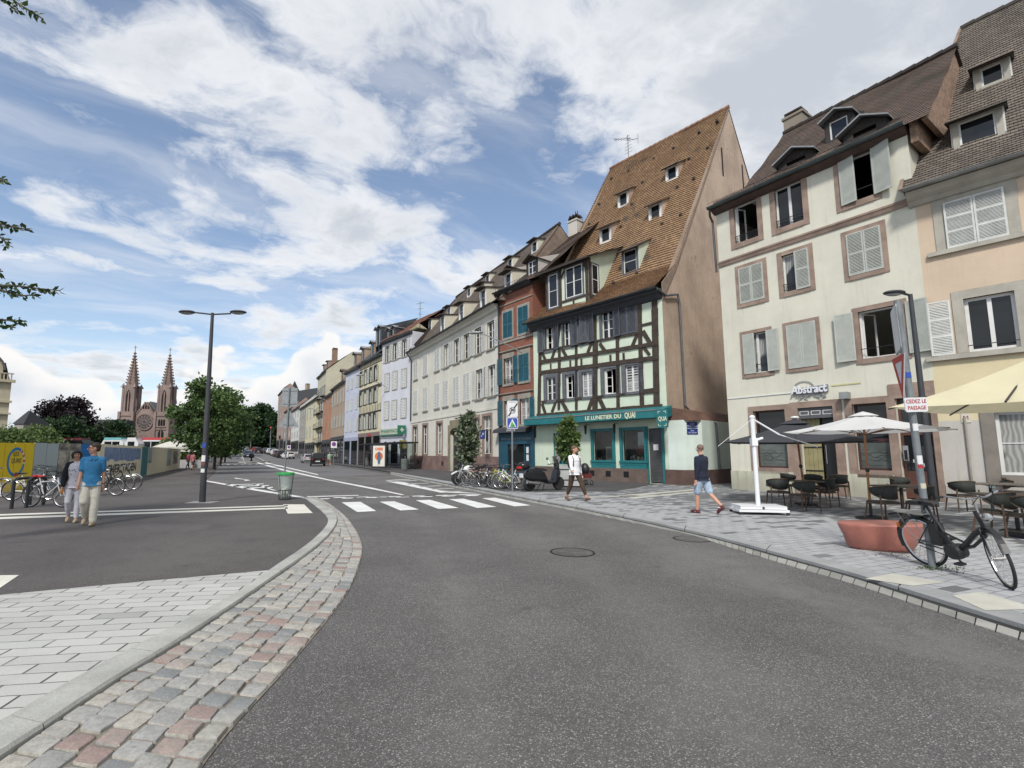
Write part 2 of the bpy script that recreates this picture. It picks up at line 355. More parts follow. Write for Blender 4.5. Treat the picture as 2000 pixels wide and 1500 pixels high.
def paver(name,w,h,ang,light,dark,pdark,mortar,lw=.03,grad=None,cream=None,coord_off=(0,0)):
    """running-bond slabs; grad=(point, direction, d0, d1): share of dark slabs rises along it"""
    m=bpy.data.materials.new(name); m.use_nodes=True; N=NT(m.node_tree); b=N.n['Principled BSDF']
    tc=N.new('ShaderNodeTexCoord').outputs['Object']; X,Y,_=N.sep(tc)[0:3]
    wob=N.noise(tc,.6,2,.5); 
    ca,sa=math.cos(ang),math.sin(ang)
    p=N.m('ADD',N.m('MULTIPLY',X,ca),N.m('MULTIPLY',Y,sa)); q=N.m('SUBTRACT',N.m('MULTIPLY',Y,ca),N.m('MULTIPLY',X,sa))
    p=N.m('ADD',p,N.m('MULTIPLY',N.noise(tc,5,2,.5),.012)); q=N.m('ADD',q,N.m('MULTIPLY',N.noise(N.vm('ADD',tc,(5,5,5)),5,2,.5),.012))
    row=N.m('FLOOR',N.m('DIVIDE',q,h)); off=N.new('ShaderNodeTexWhiteNoise'); off.noise_dimensions='1D'; N.l.new(row,off.inputs['W'])
    pc=N.m('ADD',N.m('DIVIDE',p,w),N.m('ADD',N.m('MULTIPLY',N.m('MODULO',N.m('ABSOLUTE',row),2),.5),N.m('MULTIPLY',off.outputs[0],.22)))
    ix=N.m('FLOOR',pc); fx=N.m('FRACT',pc); fy=N.m('FRACT',N.m('DIVIDE',q,h))
    wn=N.new('ShaderNodeTexWhiteNoise'); wn.noise_dimensions='2D'; N.l.new(N.comb(ix,row),wn.inputs['Vector'])
    r=wn.outputs[0]; r2=N.sep(wn.outputs[1])[1]
    prob=pdark
    if grad:
        (gx,gy),(ux,uy),d0,d1=grad
        dd=N.m('ADD',N.m('MULTIPLY',N.m('SUBTRACT',X,gx),ux),N.m('MULTIPLY',N.m('SUBTRACT',Y,gy),uy)); prob=N.mapr(dd,d0,d1,pdark,.8,False)
    isd=N.m('LESS_THAN',r,prob)
    lt=N.mix(r2,tuple(x*.91 for x in light),tuple(min(1,x*1.05) for x in light)); dk=N.mix(r2,tuple(x*.8 for x in dark),tuple(x*1.25 for x in dark))
    col=N.mix(isd,lt,dk)
    st=N.noise(tc,1.3,7,.7); col=N.mix(N.mapr(st,.45,.75,0,.3),col,tuple(x*.5 for x in light)); sp=N.noise(tc,120,2,.7); col=N.mix(N.mapr(sp,.35,.65,0,.16),col,(.1,.1,.1))
    ex=N.m('MINIMUM',fx,N.m('SUBTRACT',1,fx)); ey=N.m('MINIMUM',fy,N.m('SUBTRACT',1,fy))
    jx=N.mapr(ex,lw*.35/w,lw/w,1,0); jy=N.mapr(ey,lw*.25/h,lw*.7/h,1,0); j=N.m('MAXIMUM',jx,N.m('MULTIPLY',jy,.75))
    j=N.m('MULTIPLY',j,N.mapr(N.noise(tc,2.2,4,.6),.25,.6,.45,1))
    col=N.mix(j,col,mortar); N.l.new(col,b.inputs['Base Color']); b.inputs['Roughness'].default_value=.7
    bn=N.new('ShaderNodeBump'); bn.inputs['Strength'].default_value=.5; bn.inputs['Distance'].default_value=.01
    N.l.new(N.m('SUBTRACT',N.m('MULTIPLY',r2,.3),j),bn.inputs['Height']); N.l.new(bn.outputs[0],b.inputs['Normal']); MC[name]=m; return m
P_LEFT=paver('pale_slabs',.43,.17,R(8),(.45,.445,.415),(.39,.39,.365),.12,(.05,.048,.04),lw=.013)
P_RIGHT=paver('plaza_slabs',.36,.16,R(22),(.37,.375,.38),(.15,.152,.155),.03,(.06,.06,.065),lw=.014,grad=((4.2,8.0),(.77,.64),2.5,9.0))
KERB=mat('kerb_granite',(.36,.36,.33),.8,.22,1.2,.3,60,fine=.25,dirt=((.17,.165,.15),.55))
SETT=mat('pale_setts',(.27,.265,.24),.85,.15,3,.3,60,fine=.3,island=.22)
PAINT=mat('road_paint',(.66,.66,.64),.7,.1,1.5,.1,60,fine=.2,dirt=((.30,.29,.28),.60))
PAINTW=mat('worn_paint',(.45,.45,.44),.7,.15,1.5,.1,60,fine=.4,dirt=((.15,.145,.14),.50))
CREAMP=mat('cream_slab',(.47,.455,.39),.7,.1,2,.1,60,fine=.15)

# one ground sheet to the horizon; rises gently where the street climbs to the far bridge
mb=MB(); xs=[-3000,-400,-200,-120,-60,0,60,150,3000]; ys=[-60,20,60,95,115,135,155,175,400,3000]
for y in ys:
    for x in xs: mb.v.append((x,y,gz(y)-.02))
n=len(xs)
for j in range(len(ys)-1):
    for i in range(n-1): mb.f.append((j*n+i,j*n+i+1,(j+1)*n+i+1,(j+1)*n+i)); mb.mi.append(0); mb.uv.append(None)
struct('ground',mb,A_BASE)
def GP(l,z=0,zz=None): return [(*G(u,v,z),(z if zz is None else zz)+gz(G(u,v,z)[1])) for u,v in l]
def densify(pts,step=.6):
    o=[]
    for a,b in zip(pts[:-1],pts[1:]):
        a,b=Vector(a),Vector(b); k=max(1,int((b-a).length/step))
        for i in range(k): o.append(tuple(a.lerp(b,i/k)))
    o.append(tuple(pts[-1])); return o
def smoothline(pts,it=2):
    pts=[Vector(p) for p in pts]
    for _ in range(it):
        q=[pts[0]]
        for a,b in zip(pts[:-1],pts[1:]): q+=[a.lerp(b,.25),a.lerp(b,.75)]
        q.append(pts[-1]); pts=q
    return [tuple(p) for p in pts]
kerbR=[(-420,1740),(0,1492),(192,1355),(370,1248),(540,1129),(607,1081),(644,1048),(660,1022),(657,1007),(644,998),(622,980),(605,973)]
cobR=[(150,1900),(392,1500),(448,1429),(548,1322),(607,1252),(662,1185),(692,1137),(708,1085),(708,1063),(696,1036),(677,1011),(655,992),(633,978),(618,972)]
kerbL=[(-500,1690),(0,1427),(148,1336),(311,1248),(470,1163),(525,1120),(600,1070),(634,1037),(643,1020),(634,1006),(615,990),(594,974)]
KR=smoothline(GP(kerbR)); CR=smoothline(GP(cobR)); KL=smoothline(GP(kerbL,.0))
# road sheet: right of the cobbles, through the crossing and along the street
roadpoly=[(p[0],p[1]) for p in CR]
rightedge=[(2300,1345),(2000,1254),(1805,1188),(1652,1137),(1544,1107),(1400,1062),(1360,1047),(1200,1014),(1040,982),(960,966),(900,955),(763,927)]
RE=smoothline(GP(rightedge))
mb=MB(); pts=[(0.0,-4,0)]+[(p[0],p[1],0) for p in CR]
far=[(598,974),(410,941)]
poly=[(-2.2,-4,0)]+[(p[0],p[1],0) for p in CR]+GP([(598,974),(410,941),(417,927)])
rgt=[(p[0],p[1],0) for p in RE]+GP([(700,914),(627,909),(615,906)])
# triangulate strip between left boundary and right boundary by arc fraction
def resample(pts,k):
    pts=[Vector(p) for p in pts]; L=[0]
    for a,b in zip(pts[:-1],pts[1:]): L.append(L[-1]+(b-a).length)
    o=[]
    for i in range(k):
        t=L[-1]*i/(k-1); j=max(0,min(len(L)-2,next((q for q in range(len(L)-1) if L[q+1]>=t-1e-9),len(L)-2)))
        f=(t-L[j])/max(1e-9,L[j+1]-L[j]); o.append(pts[j].lerp(pts[j+1],f))
    return o
def strip(name,a,b,m,k=60,z=None,uv=False):
    a=resample(a,k); b=resample(b,k); mb=MB(); vs=[]
    for p,q in zip(a,b): vs+=[tuple(p),tuple(q)]
    if z is not None: vs=[(x,y,z) for x,y,_ in vs]
    mb.add(vs,[(2*i,2*i+1,2*i+3,2*i+2) for i in range(k-1)]); return struct(name,mb,m)
import bmesh
def flat(name,pts,m,z=0,thick=0):
    """filled outline on the ground (with a real edge when thick)"""
    bm=bmesh.new(); vs=[bm.verts.new((p[0],p[1],z+gz(p[1]))) for p in pts]; f=bm.faces.new(vs)
    if f.normal.z<0: f.normal_flip()
    bm.normal_update()
    if f.normal.z<0: f.normal_flip()
    if thick:
        r=bmesh.ops.extrude_face_region(bm,geom=[f]); 
        for v in [e for e in r['geom'] if isinstance(e,bmesh.types.BMVert)]: v.co.z-=thick
    bmesh.ops.triangulate(bm,faces=[f for f in bm.faces if len(f.verts)>4])
    bmesh.ops.recalc_face_normals(bm,faces=bm.faces)
    me=bpy.data.meshes.new(name); bm.to_mesh(me); bm.free(); me.materials.append(m); o=bpy.data.objects.new(name,me); COL.objects.link(o); return tag(o,kind='structure')
road=[(p[0],p[1]) for p in CR]+[G(598,974),G(500,956),G(410,941),G(401,938),G(417,926)]
road+= [G(640,906)[:2],G(763,927)]+[(p[0],p[1]) for p in RE[::-1]]+[(RE[0][0],-4),(-2.6,-4)]
flat('road',road,A_ROAD,0)
# street beyond, climbing
mb=MB(); L=[G(401,938),G(417,926),G(428,905)]; 
Ls=[(401,938),(422,915),(430,900),(436,890),(441,882),(446,876)]; Rs=[(763,927),(640,908),(600,899),(572,892),(545,884),(528,877)]
La=[G(u,v) for u,v in Ls]; Ra=[G(u,v) for u,v in Rs]
def gstrip(name,La,Ra,m,z,k=24):
    a=resample([(*p[:2],0) for p in La],k); b=resample([(*p[:2],0) for p in Ra],k); mb=MB(); vs=[]
    for p,q in zip(a,b): vs+=[(p[0],p[1],z+gz(p[1])),(q[0],q[1],z+gz(q[1]))]
    mb.add(vs,[(2*i,2*i+1,2*i+3,2*i+2) for i in range(k-1)]); return struct(name,mb,m)
gstrip('street',La,Ra,mat('street_asphalt',(.125,.12,.12),.75,.15,.3,.15,60,fine=.2),.004)
# left pavement (asphalt), pale slab corner, kerb, cobbled band
left=[(p[0],p[1]) for p in KL if p[1]>3.4]
lp=left+[G(594,974),G(500,956),G(410,941),G(401,938),G(417,926),G(428,905),G(441,882),(-400,150),(-400,8),(-30,8.5),G(-300,1205),G(0,1168),G(303,1139),G(525,1118)]
kl_top=[p for p in KL if p[1]>G(525,1119)[1]]
lp=[(p[0],p[1]) for p in kl_top]+[G(500,956),G(410,941),G(401,938),G(417,926),G(430,900),G(441,882),(-120,150),(-150,60),(-60,10.5),G(-500,1215),G(0,1190),G(303,1155),G(470,1135),G(525,1119)]
flat('left_pavement',lp,A_LEFT,.03)
kl_bot=[p for p in KL if p[1]<=G(525,1119)[1]]
flat('slab_pavement',[(p[0],p[1]) for p in kl_bot]+[G(525,1119),G(303,1139),G(0,1168),G(-500,1195),(-40,8),(-40,-4),(-6,-4)],P_LEFT,.035)
# kerb stones: separate slabs with joints, slightly raised
mb=MB(); a=resample(KL,16*4+1); b=resample(KR,16*4+1); 
for i in range(0,64,4):
    for j in range(4):
        t0,t1=(i+j),(i+j+1)
        A0,A1,B0,B1=[Vector(x) for x in (a[t0],a[t1],b[t0],b[t1])]
        if j==0: A0=A0.lerp(A1,.035); B0=B0.lerp(B1,.035)
        B0t=B0.lerp(A0,.06); B1t=B1.lerp(A1,.06)
        zt=.052; q=[(A0.x,A0.y,zt),(A1.x,A1.y,zt),(B1t.x,B1t.y,zt),(B0t.x,B0t.y,zt),(B0.x,B0.y,zt-.02),(B1.x,B1.y,zt-.02),(B0.x,B0.y,-.01),(B1.x,B1.y,-.01),(A0.x,A0.y,.0),(A1.x,A1.y,.0)]
        mb.add(q,[(0,3,2,1)[::-1],(3,4,5,2)[::-1],(4,6,7,5)[::-1],(0,8,6,4,3),(1,2,5,7,9),(0,1,9,8)])
struct('kerb',mb,KERB)
strip('kerb_bed',[(p[0],p[1],0) for p in KL],[(p[0],p[1],0) for p in CR],mat('joint_mortar',(.20,.18,.145),.95,.25,2,.5,30,fine=.35,dirt=((.075,.07,.06),.52)),80,z=.006)
# border row of slabs along the kerb
# cobbles: each sett modelled, rows fan out along the band
def sett(mb,P,hgt,rng):
    P=[Vector(p) for p in P]; c=sum(P,Vector())/4; O=[]
    for i in range(4):
        a_,b_,d_=P[i-1],P[i],P[(i+1)%4]; t=.05+rng.random()*.08; O+=[b_.lerp(a_,t),b_.lerp(d_,t)]
    v=[]
    tx,ty=(rng.random()-.5)*.10,(rng.random()-.5)*.10
    for k,sc,z in ((0,1.0,-.012),(1,.985,hgt-.013),(2,.94,hgt-.003),(3,.82,hgt)):
        for q0 in O:
            q=c+(q0-c)*sc; v.append((q.x+(rng.random()-.5)*.004,q.y+(rng.random()-.5)*.004,z+((q.x-c.x)*tx+(q.y-c.y)*ty)*(k>0)+(rng.random()-.5)*.002*k))
    v.append((c.x,c.y,hgt+.0015)); f=[]
    for k in range(3):
        for i in range(8): j=(i+1)%8; f.append((k*8+i,k*8+j,(k+1)*8+j,(k+1)*8+i))
    for i in range(8): f.append((24+i,24+(i+1)%8,32))
    mb.add(v,f)
rng=random.Random(3)
mbc=MB(); ncol=6
a=resample(KR,400); b=resample(CR,400)
# parametrise by arc length on the outer (asphalt) side
arc=[0]
for i in range(399): arc.append(arc[-1]+((b[i+1]-b[i]).length+(a[i+1]-a[i]).length)/2)
def lerpAt(lst,t):
    i=min(398,max(0,int(t))); return lst[i].lerp(lst[i+1],t-i)
def t_of(s):
    lo=0
    for i in range(399):
        if arc[i+1]>=s: return i+(s-arc[i])/max(1e-9,arc[i+1]-arc[i])
    return 399
rows=int(arc[-1]/.165)
for r in range(rows):
    s0=arc[-1]*r/rows; s1=arc[-1]*(r+1)/rows
    wid=(lerpAt(a,t_of((s0+s1)/2))-lerpAt(b,t_of((s0+s1)/2))).length
    nc=max(1,int(round((wid-.19)/.18)))
    # border sett on the asphalt side plus nc setts
    edges=[0]; bw=min(.45,.17/max(wid,.2))
    for c in range(nc): edges.append((1-bw)*(c+1)/nc)
    edges.append(1.0)
    for c in range(len(edges)-1):
        if rng.random()<.008: continue
        f0,f1=edges[c],edges[c+1]; j=(rng.random()-.5)*.05 if c<nc else (rng.random()-.5)*.01
        sh=.5*(c%2)*(arc[-1]/rows) if c<nc else 0
        g=.005+rng.random()*.011
        q=[]
        for (ss,ff) in ((s0+sh+g*.5,f0),(s0+sh+g*.5,f1),(s1+sh-g,f1),(s1+sh-g,f0)):
            tt=t_of(min(arc[-1],max(0,ss+j*.3))); A=lerpAt(a,tt);B=lerpAt(b,tt); gf=g*.5/max(wid,.2)
            ff2=ff+(gf if ff==f0 else -gf)*.8+(rng.random()-.5)*.03
            q.append(A.lerp(B,min(.995,max(.012,ff2))))
        sett(mbc,[(p.x,p.y,0) for p in q],.018+rng.random()*.010,rng)
m=bpy.data.materials.new('cobblestone'); m.use_nodes=True; N=NT(m.node_tree); bb=N.n['Principled BSDF']; gi=N.new('ShaderNodeNewGeometry').outputs['Random Per Island']
tc=N.new('ShaderNodeTexCoord').outputs['Object']
col=N.ramp(gi,[(0,(.27,.27,.255)),(.14,(.37,.36,.32)),(.3,(.31,.31,.295)),(.42,(.35,.335,.295)),(.54,(.19,.20,.20)),(.6,(.33,.325,.305)),(.72,(.40,.375,.32)),(.84,(.31,.235,.205)),(.91,(.28,.19,.165)),(.96,(.34,.29,.25))],'CONSTANT')
col=N.mix(N.mapr(N.noise(tc,26,7,.8),.38,.66,0,.6),col,(.15,.145,.13)); col=N.mix(N.mapr(N.noise(tc,90,3,.7),.5,.7,0,.4),col,(.45,.44,.42)); col=N.mix(N.mapr(N.noise(tc,1.2,5,.7),.5,.7,0,.35),col,(.30,.28,.23))
N.l.new(col,bb.inputs['Base Color']); bb.inputs['Roughness'].default_value=.68
bn=N.new('ShaderNodeBump'); bn.inputs['Strength'].default_value=.7; bn.inputs['Distance'].default_value=.012; N.l.new(N.noise(tc,28,6,.7),bn.inputs['Height']); N.l.new(bn.outputs[0],bb.inputs['Normal'])
ob=struct('cobbled_gutter',mbc,m); ob.data.polygons.foreach_set('use_smooth',[True]*len(ob.data.polygons)); ob.data.set_sharp_from_angle(angle=R(38)); MC['cobble']=m
# right side: pale sett edge, slot drain, kerb, plaza
def offset_line(l,z=0): return smoothline(GP(l,z))
gapL=[(2300,1330),(2000,1239),(1790,1171),(1655,1126),(1505,1086),(1400,1054),(1200,1009),(1060,982),(976,966),(905,952),(763,925)]
kerbU=[(2300,1300),(2000,1208),(1790,1148),(1640,1106),(1400,1044),(1200,1001),(1060,976),(985,963),(915,948),(763,923)]
GL=offset_line(gapL); KU=offset_line(kerbU)
mb=MB(); a=resample(RE,200); b=resample(GL,200)
for i in range(199):
    p=[a[i].lerp(a[i+1],.04),a[i+1].lerp(a[i],.04),b[i+1].lerp(b[i],.04),b[i].lerp(b[i+1],.04)]
    p=[Vector((q.x,q.y,.0)) for q in p]; o=[(q.x,q.y,.012) for q in p]; o2=[(q.x,q.y,-.01) for q in p]
    mb.add(o+o2,[(0,1,2,3),(0,4,5,1),(1,5,6,2),(2,6,7,3),(3,7,4,0)])
struct('sett_edge',mb,SETT)
KERBR=mat('kerb_pale_granite',(.30,.305,.30),.8,.15,1.2,.3,60,fine=.2)
mb=MB(); a=resample(GL,17*3+1); b=resample(KU,17*3+1)
for i in range(51):
    A0,A1,B0,B1=a[i],a[i+1],b[i],b[i+1]
    if i%3==0: A0=A0.lerp(A1,.03); B0=B0.lerp(B1,.03)
    A0i,A1i=A0.lerp(B0,.24),A1.lerp(B1,.24)
    q=[(A0i.x,A0i.y,.05),(A1i.x,A1i.y,.05),(B1.x,B1.y,.05),(B0.x,B0.y,.05),(A0i.x,A0i.y,-.01),(A1i.x,A1i.y,-.01),(B1.x,B1.y,.0),(B0.x,B0.y,.0)]
    mb.add(q,[(0,1,2,3),(0,4,5,1),(0,3,7,4),(1,5,6,2)])
struct('plaza_kerb',mb,KERBR)
strip('slot_drain',[(p[0],p[1],0) for p in GL],[(x.x,x.y,0) for x in [p.lerp(q,.30) for p,q in zip(resample(GL,60),resample(KU,60))]],mat('slot_dark',(.02,.02,.02),.9),60,z=.008)
plz=[(p[0],p[1]) for p in KU if p[1]<G(990,964)[1]+.3]+[G(1000,961,.05),G(1200,960,.05),G(1296,943,.05),(14.5,33),(40,30),(40,-4),(KU[0][0],-4)]
flat('plaza',plz,P_RIGHT,.05)
# pale tactile and lane stripes on the plaza
def stripe(name,pts,m,z): return flat(name,[G(u,v,z) for u,v in pts],m,z)
# right pavement: dark asphalt forecourt in front of the shops
KUf=[(p[0],p[1]) for p in KU if p[1]>=G(990,964)[1]-.2]
flat('forecourt',KUf[::1]+[G(700,912,.05),G(640,905,.05),(-15,100),(12,60),(14.5,33),G(1296,943,.05),G(1200,960,.05)],mat('forecourt_asphalt',(.068,.064,.064),.85,.2,.6,.3,60,fine=.2,dirt=((.045,.043,.042),.5)),.045)
# ---- painted markings ----
mk=MB()
def pm(pts,z=.010,mb=None):
    (mb or mk).poly([(*G(u,v,z),z+gz(G(u,v,z)[1])) for u,v in pts])
for tl,tr,br,bl in (((667,981),(704,980),(735,998),(698,1000)),((742,980),(770,979),(818,995),(782,997)),((812,977),(840,976),(896,992),(856,994)),((877,975),(906,974),(970,990),(932,992)),((941,973),(967,972),(1037,987),(1005,989))): pm((bl,br,tr,tl))
pmL=MB(); pm(((562,1003),(611,1002),(594,985),(553,985)),.034,pmL)
for l in ([(-60,1012),(562,991),(562,993.5),(-60,1016)],[(-60,1006),(562,986.5),(562,988.5),(-60,1009)]): pm(l,.034,pmL)
pm(((-60,1150),(0,1148),(37,1123),(-60,1124)),.034,pmL)
struct('pavement_markings',pmL,mat('cream_paint',(.62,.60,.52),.7,.1,1.5,.1,60,fine=.2,dirt=((.30,.29,.26),.6)))
# raised-table teeth line
for i in range(7):
    u=640+i*44; pm(((u,974.5-i*.9),(u+26,973.8-i*.9),(u+38,970.8-i*.9),(u+16,971.3-i*.9)))
pm(((622,975.2),(930,966.2),(930,964.8),(622,973.8)))
pm(((600,969.3),(700,967),(700,968.2),(600,970.8)))
pl=MB()
# edge line of left pavement, hatched wedge
for l in ([(401,938),(500,955),(598,971),(598,974),(498,958),(401,940)],[(498,944),(540,958),(534,958),(494,945)],[(440,946),(515,944.6),(515,945.8),(440,947.2)],[(455,949),(525,947.6),(525,949),(455,950.6)],[(475,952.6),(533,951),(533,952.6),(475,954.4)]): pm(l[::-1],.036,pl)
struct('edge_markings',pl,PAINT)
# centre lines and far markings
for l in ([(505,903),(560,918),(640,936),(640,938),(556,920),(500,904)],[(640,936),(720,951),(790,966),(785,967),(700,950),(640,938)],
          [(520,903),(620,926),(622,928),(516,904.5)],
          [(459,933),(478,936),(490,938),(476,939.6),(480,937.2),(458,934.4)],
          [(754,940),(860,962),(940,964),(860,958),(790,942)][::-1]): pm(l[::-1])
struct('lane_markings',mk,PAINT)
hz=MB()
for k in range(5): pm([(770+k*24,939.6+k*5.2),(812+k*24,937.5+k*5.2),(816+k*24,938.6+k*5.2),(774+k*24,940.9+k*5.2)],.014,hz)
pm([(752,938),(800,935),(802,936.5),(757,939.5)],.014,hz)
for k in range(8): pm([(428+k*14,906.5),(434+k*14,906.5),(436+k*14,907.6),(430+k*14,907.6)],.014,hz)
for (u,v) in ((470,893),(473,898),(477,904)): pm([(u,v),(u+2,v),(u+4,v+3),(u+2,v+3)],.014,hz)
pm([(492,889),(494,889),(524,903),(520,903)],.014,hz); pm([(470,884),(471,884),(479,903),(477,903)],.014,hz)
struct('faded_markings',hz,PAINTW)
cs=MB()
for l in ([(1690,1130),(1740,1120),(1850,1137),(1782,1144)],[(1860,1163),(1918,1156),(2000,1180),(2000,1190),(1924,1192)]): pm(l,.054,cs)
for l in ([(1205,968),(1400,952),(1400,953.4),(1216,970.5)],[(1225,972),(1390,957),(1392,958.5),(1240,974)],[(1090,972.5),(1290,965.8),(1290,967),(1090,974.3)]): pm(l,.054,cs)
struct('pale_slab_inlays',cs,CREAMP)
# manholes
mh=thing('manhole_cover','round worn iron cover set in the road in front of the crossing','manhole cover',(*G(1118,1079),0))
r_=MB(); r_.lathe([(.36,.001),(.36,.010),(.335,.010),(.335,.001)],n=40); r_.build('frame_ring',mat('iron_dark',(.035,.033,.032),.6,.2,5,metal=.4),mh)
r_=MB(); r_.lathe([(.325,.0),(.325,.007),(0.001,.008)],n=40)
for i in range(-4,5):
    hw=math.sqrt(.30**2-(i*.065)**2); r_.box(-hw,hw,i*.065-.014,i*.065+.014,.0075,.0115)
r_.build('lid',mat('iron_worn',(.13,.12,.115),.6,.3,6,metal=.3,fine=.4),mh)
mh2=thing('manhole_cover','smaller oval drain lid beside the plaza kerb','manhole cover',(*G(1352,1053),0))
r_=MB(); r_.lathe([(.30,.0),(.30,.006),(0.001,.007)],n=32); r_.build('lid',MC['iron_worn'],mh2)
r_=MB(); r_.lathe([(.34,.0),(.34,.0045),(.31,.0045),(.31,.0)],n=32); r_.build('frame_ring',MC['iron_dark'],mh2)
# weeds / litter at foot of things are stuff-free; skip
# ======================= BUILDING KIT =======================
WHITEF=mat('white_frame',(.62,.62,.60),.5,.06,4)
WHITESH=mat('white_shutter',(.55,.56,.53),.6,.1,3,fine=.15,streak=.2)
GREYSH=mat('pale_grey_shutter',(.40,.415,.375),.7,.08,3,fine=.1,streak=.2)
CHARSH=mat('slate_shutter',(.075,.082,.098),.6,.12,3,fine=.15,streak=.2)
CHARF=mat('slate_window_surround',(.10,.105,.12),.65,.15,3,fine=.15,streak=.2)
TEALSH=mat('teal_shutter',(.018,.10,.14),.6,.15,3,fine=.1,streak=.2)
STONE=mat('red_sandstone',(.27,.195,.155),.85,.25,1.6,.3,40,fine=.25,streak=.25,dirt=((.33,.26,.20),.56))
STONEG=mat('grey_sandstone',(.27,.25,.21),.85,.2,2.,.3,40,fine=.25,streak=.35)
DARKW=mat('dark_wood',(.030,.024,.020),.75,.3,4,.3,40,fine=.2)
ZINC=mat('zinc',(.06,.065,.07),.45,.2,2,metal=.5)
ZINCL=mat('zinc_pale',(.27,.28,.28),.45,.2,2,metal=.4)
IRON=mat('black_iron',(.015,.015,.017),.5,.2,4,metal=.3)
CURT=mat('curtain',(.5,.5,.47),.9,.15,3)
DARK=mat('dark_room',(.006,.006,.007),1,.1)
MORT=mat('ridge_mortar',(.23,.17,.13),.9,.2,3,fine=.2)
FRAMEDK=mat('dark_frame',(.03,.028,.028),.5,.15,4)
def plaster(name,c,streak=.25,dirt=None,var=.07): return mat(name,c,.9,var,.7,.25,25,fine=.06,streak=streak,dirt=dirt,grime=.55)
T_ORANGE=tile_mat('ochre_tiles',[(.11,.068,.04),(.20,.125,.07),(.29,.18,.095),(.21,.13,.08),(.33,.215,.12)],.17,.17,moss=(.07,.062,.052))
T_BROWN=tile_mat('brown_tiles',[(.058,.042,.035),(.088,.062,.049),(.118,.078,.058),(.08,.064,.052)],.17,.17,moss=(.05,.05,.038))
T_GREY=tile_mat('grey_brown_tiles',[(.068,.056,.047),(.098,.082,.068),(.125,.103,.085),(.16,.135,.11)],.17,.17,moss=(.06,.06,.05))
T_RED=tile_mat('red_tiles',[(.11,.05,.035),(.17,.075,.05),(.21,.10,.065)],.17,.17)
SLATE=tile_mat('slates',[(.05,.055,.065),(.075,.08,.09),(.10,.105,.115)],.25,.2)

def netglass():
    m=bpy.data.materials.new('curtained_glass'); m.use_nodes=True; N=NT(m.node_tree); b=N.n['Principled BSDF']; tc=N.new('ShaderNodeTexCoord').outputs['Object']; X,Y,Z=N.sep(tc)[0:3]
    f=N.m('SINE',N.m('ADD',N.m('MULTIPLY',X,55),N.m('MULTIPLY',N.noise(tc,1.5,2),14))); col=N.mix(N.mapr(f,-1,1),(.20,.20,.19),(.34,.34,.32)); dk=N.mapr(N.noise(tc,.8,2),.46,.54); col=N.mix(dk,col,(.02,.022,.024))
    N.l.new(col,b.inputs['Base Color']); b.inputs['Roughness'].default_value=.08; b.inputs['IOR'].default_value=1.5; return m
NETG=netglass(); wr_rng=random.Random(77)
class House:
    def __init__(s,name,label,cat,fac,zE,depth,wall,group=None,zb=-.2,W=None,z=None):
        s.f=fac; s.W=W or fac.W; s.zE=zE; s.D=depth; s.wm=wall; s.zb=zb; s.ops=[]; s.bands=[]
        base=gz(fac.L[1]) if z is None else z; s.base=base
        s.o=thing(name,label,cat,(fac.L[0],fac.L[1],0),fac.rot,group)
    def rect(s,tl,br,back=0): return s.f.rect(tl,br,back)
    def op(s,x0,x1,z0,z1,dp=.22): s.ops.append((x0,x1,z0,z1,dp))
    def wall(s,sides=True,mats=None,mfun=None,x0=0,x1=None,zt=None,name='wall',y=0,rmat=None,gable=None):
        """front wall with true openings, plus side and back walls; gable=(yR,zR)"""
        x1=x1 or s.W; zt=zt or s.zE; X=sorted({x0,x1}|{round(v,4) for o in s.ops for v in o[:2] if x0<v<x1}); Z=sorted({s.zb,zt}|{round(v,4) for o in s.ops for v in o[2:4] if s.zb<v<zt}|{b for b in s.bands})
        mb=MB()
        for i in range(len(X)-1):
            for j in range(len(Z)-1):
                xc,zc=(X[i]+X[i+1])/2,(Z[j]+Z[j+1])/2
                if any(o[0]<xc<o[1] and o[2]<zc<o[3] for o in s.ops): continue
                mb.m=mfun(xc,zc) if mfun else 0
                mb.poly([(X[i],y,Z[j]),(X[i+1],y,Z[j]),(X[i+1],y,Z[j+1]),(X[i],y,Z[j+1])])
        for o in s.ops:
            a,b,c,d,dp=o; mb.m=(mfun(a-.01,c+.05) if mfun else 0)
            mb.poly([(a,y,c),(a,y,d),(a,y+dp,d),(a,y+dp,c)]); mb.poly([(b,y,d),(b,y,c),(b,y+dp,c),(b,y+dp,d)])
            mb.poly([(a,y,d),(b,y,d),(b,y+dp,d),(a,y+dp,d)]); mb.poly([(b,y,c),(a,y,c),(a,y+dp,c),(b,y+dp,c)])
        s.ops=[]
        if sides:
            mb.m=0 if not mats or len(mats)<2 else len(mats)-1
            D=s.D
            if gable:
                yR,zR=gable[:2]
                for x,fl in ((x0,1),(x1,0)):
                    p=[(x,0,s.zb),(x,D,s.zb),(x,D,zt),(x,yR,zR),(x,0,zt)]; mb.poly(p if fl==0 else p[::-1])
            else:
                for x,fl in ((x0,1),(x1,0)):
                    p=[(x,0,s.zb),(x,D,s.zb),(x,D,zt),(x,0,zt)]; mb.poly(p if fl==0 else p[::-1])
            mb.poly([(x1,D,s.zb),(x0,D,s.zb),(x0,D,zt),(x1,D,zt)])
        return mb.build(name,mats or [s.wm],s.o)
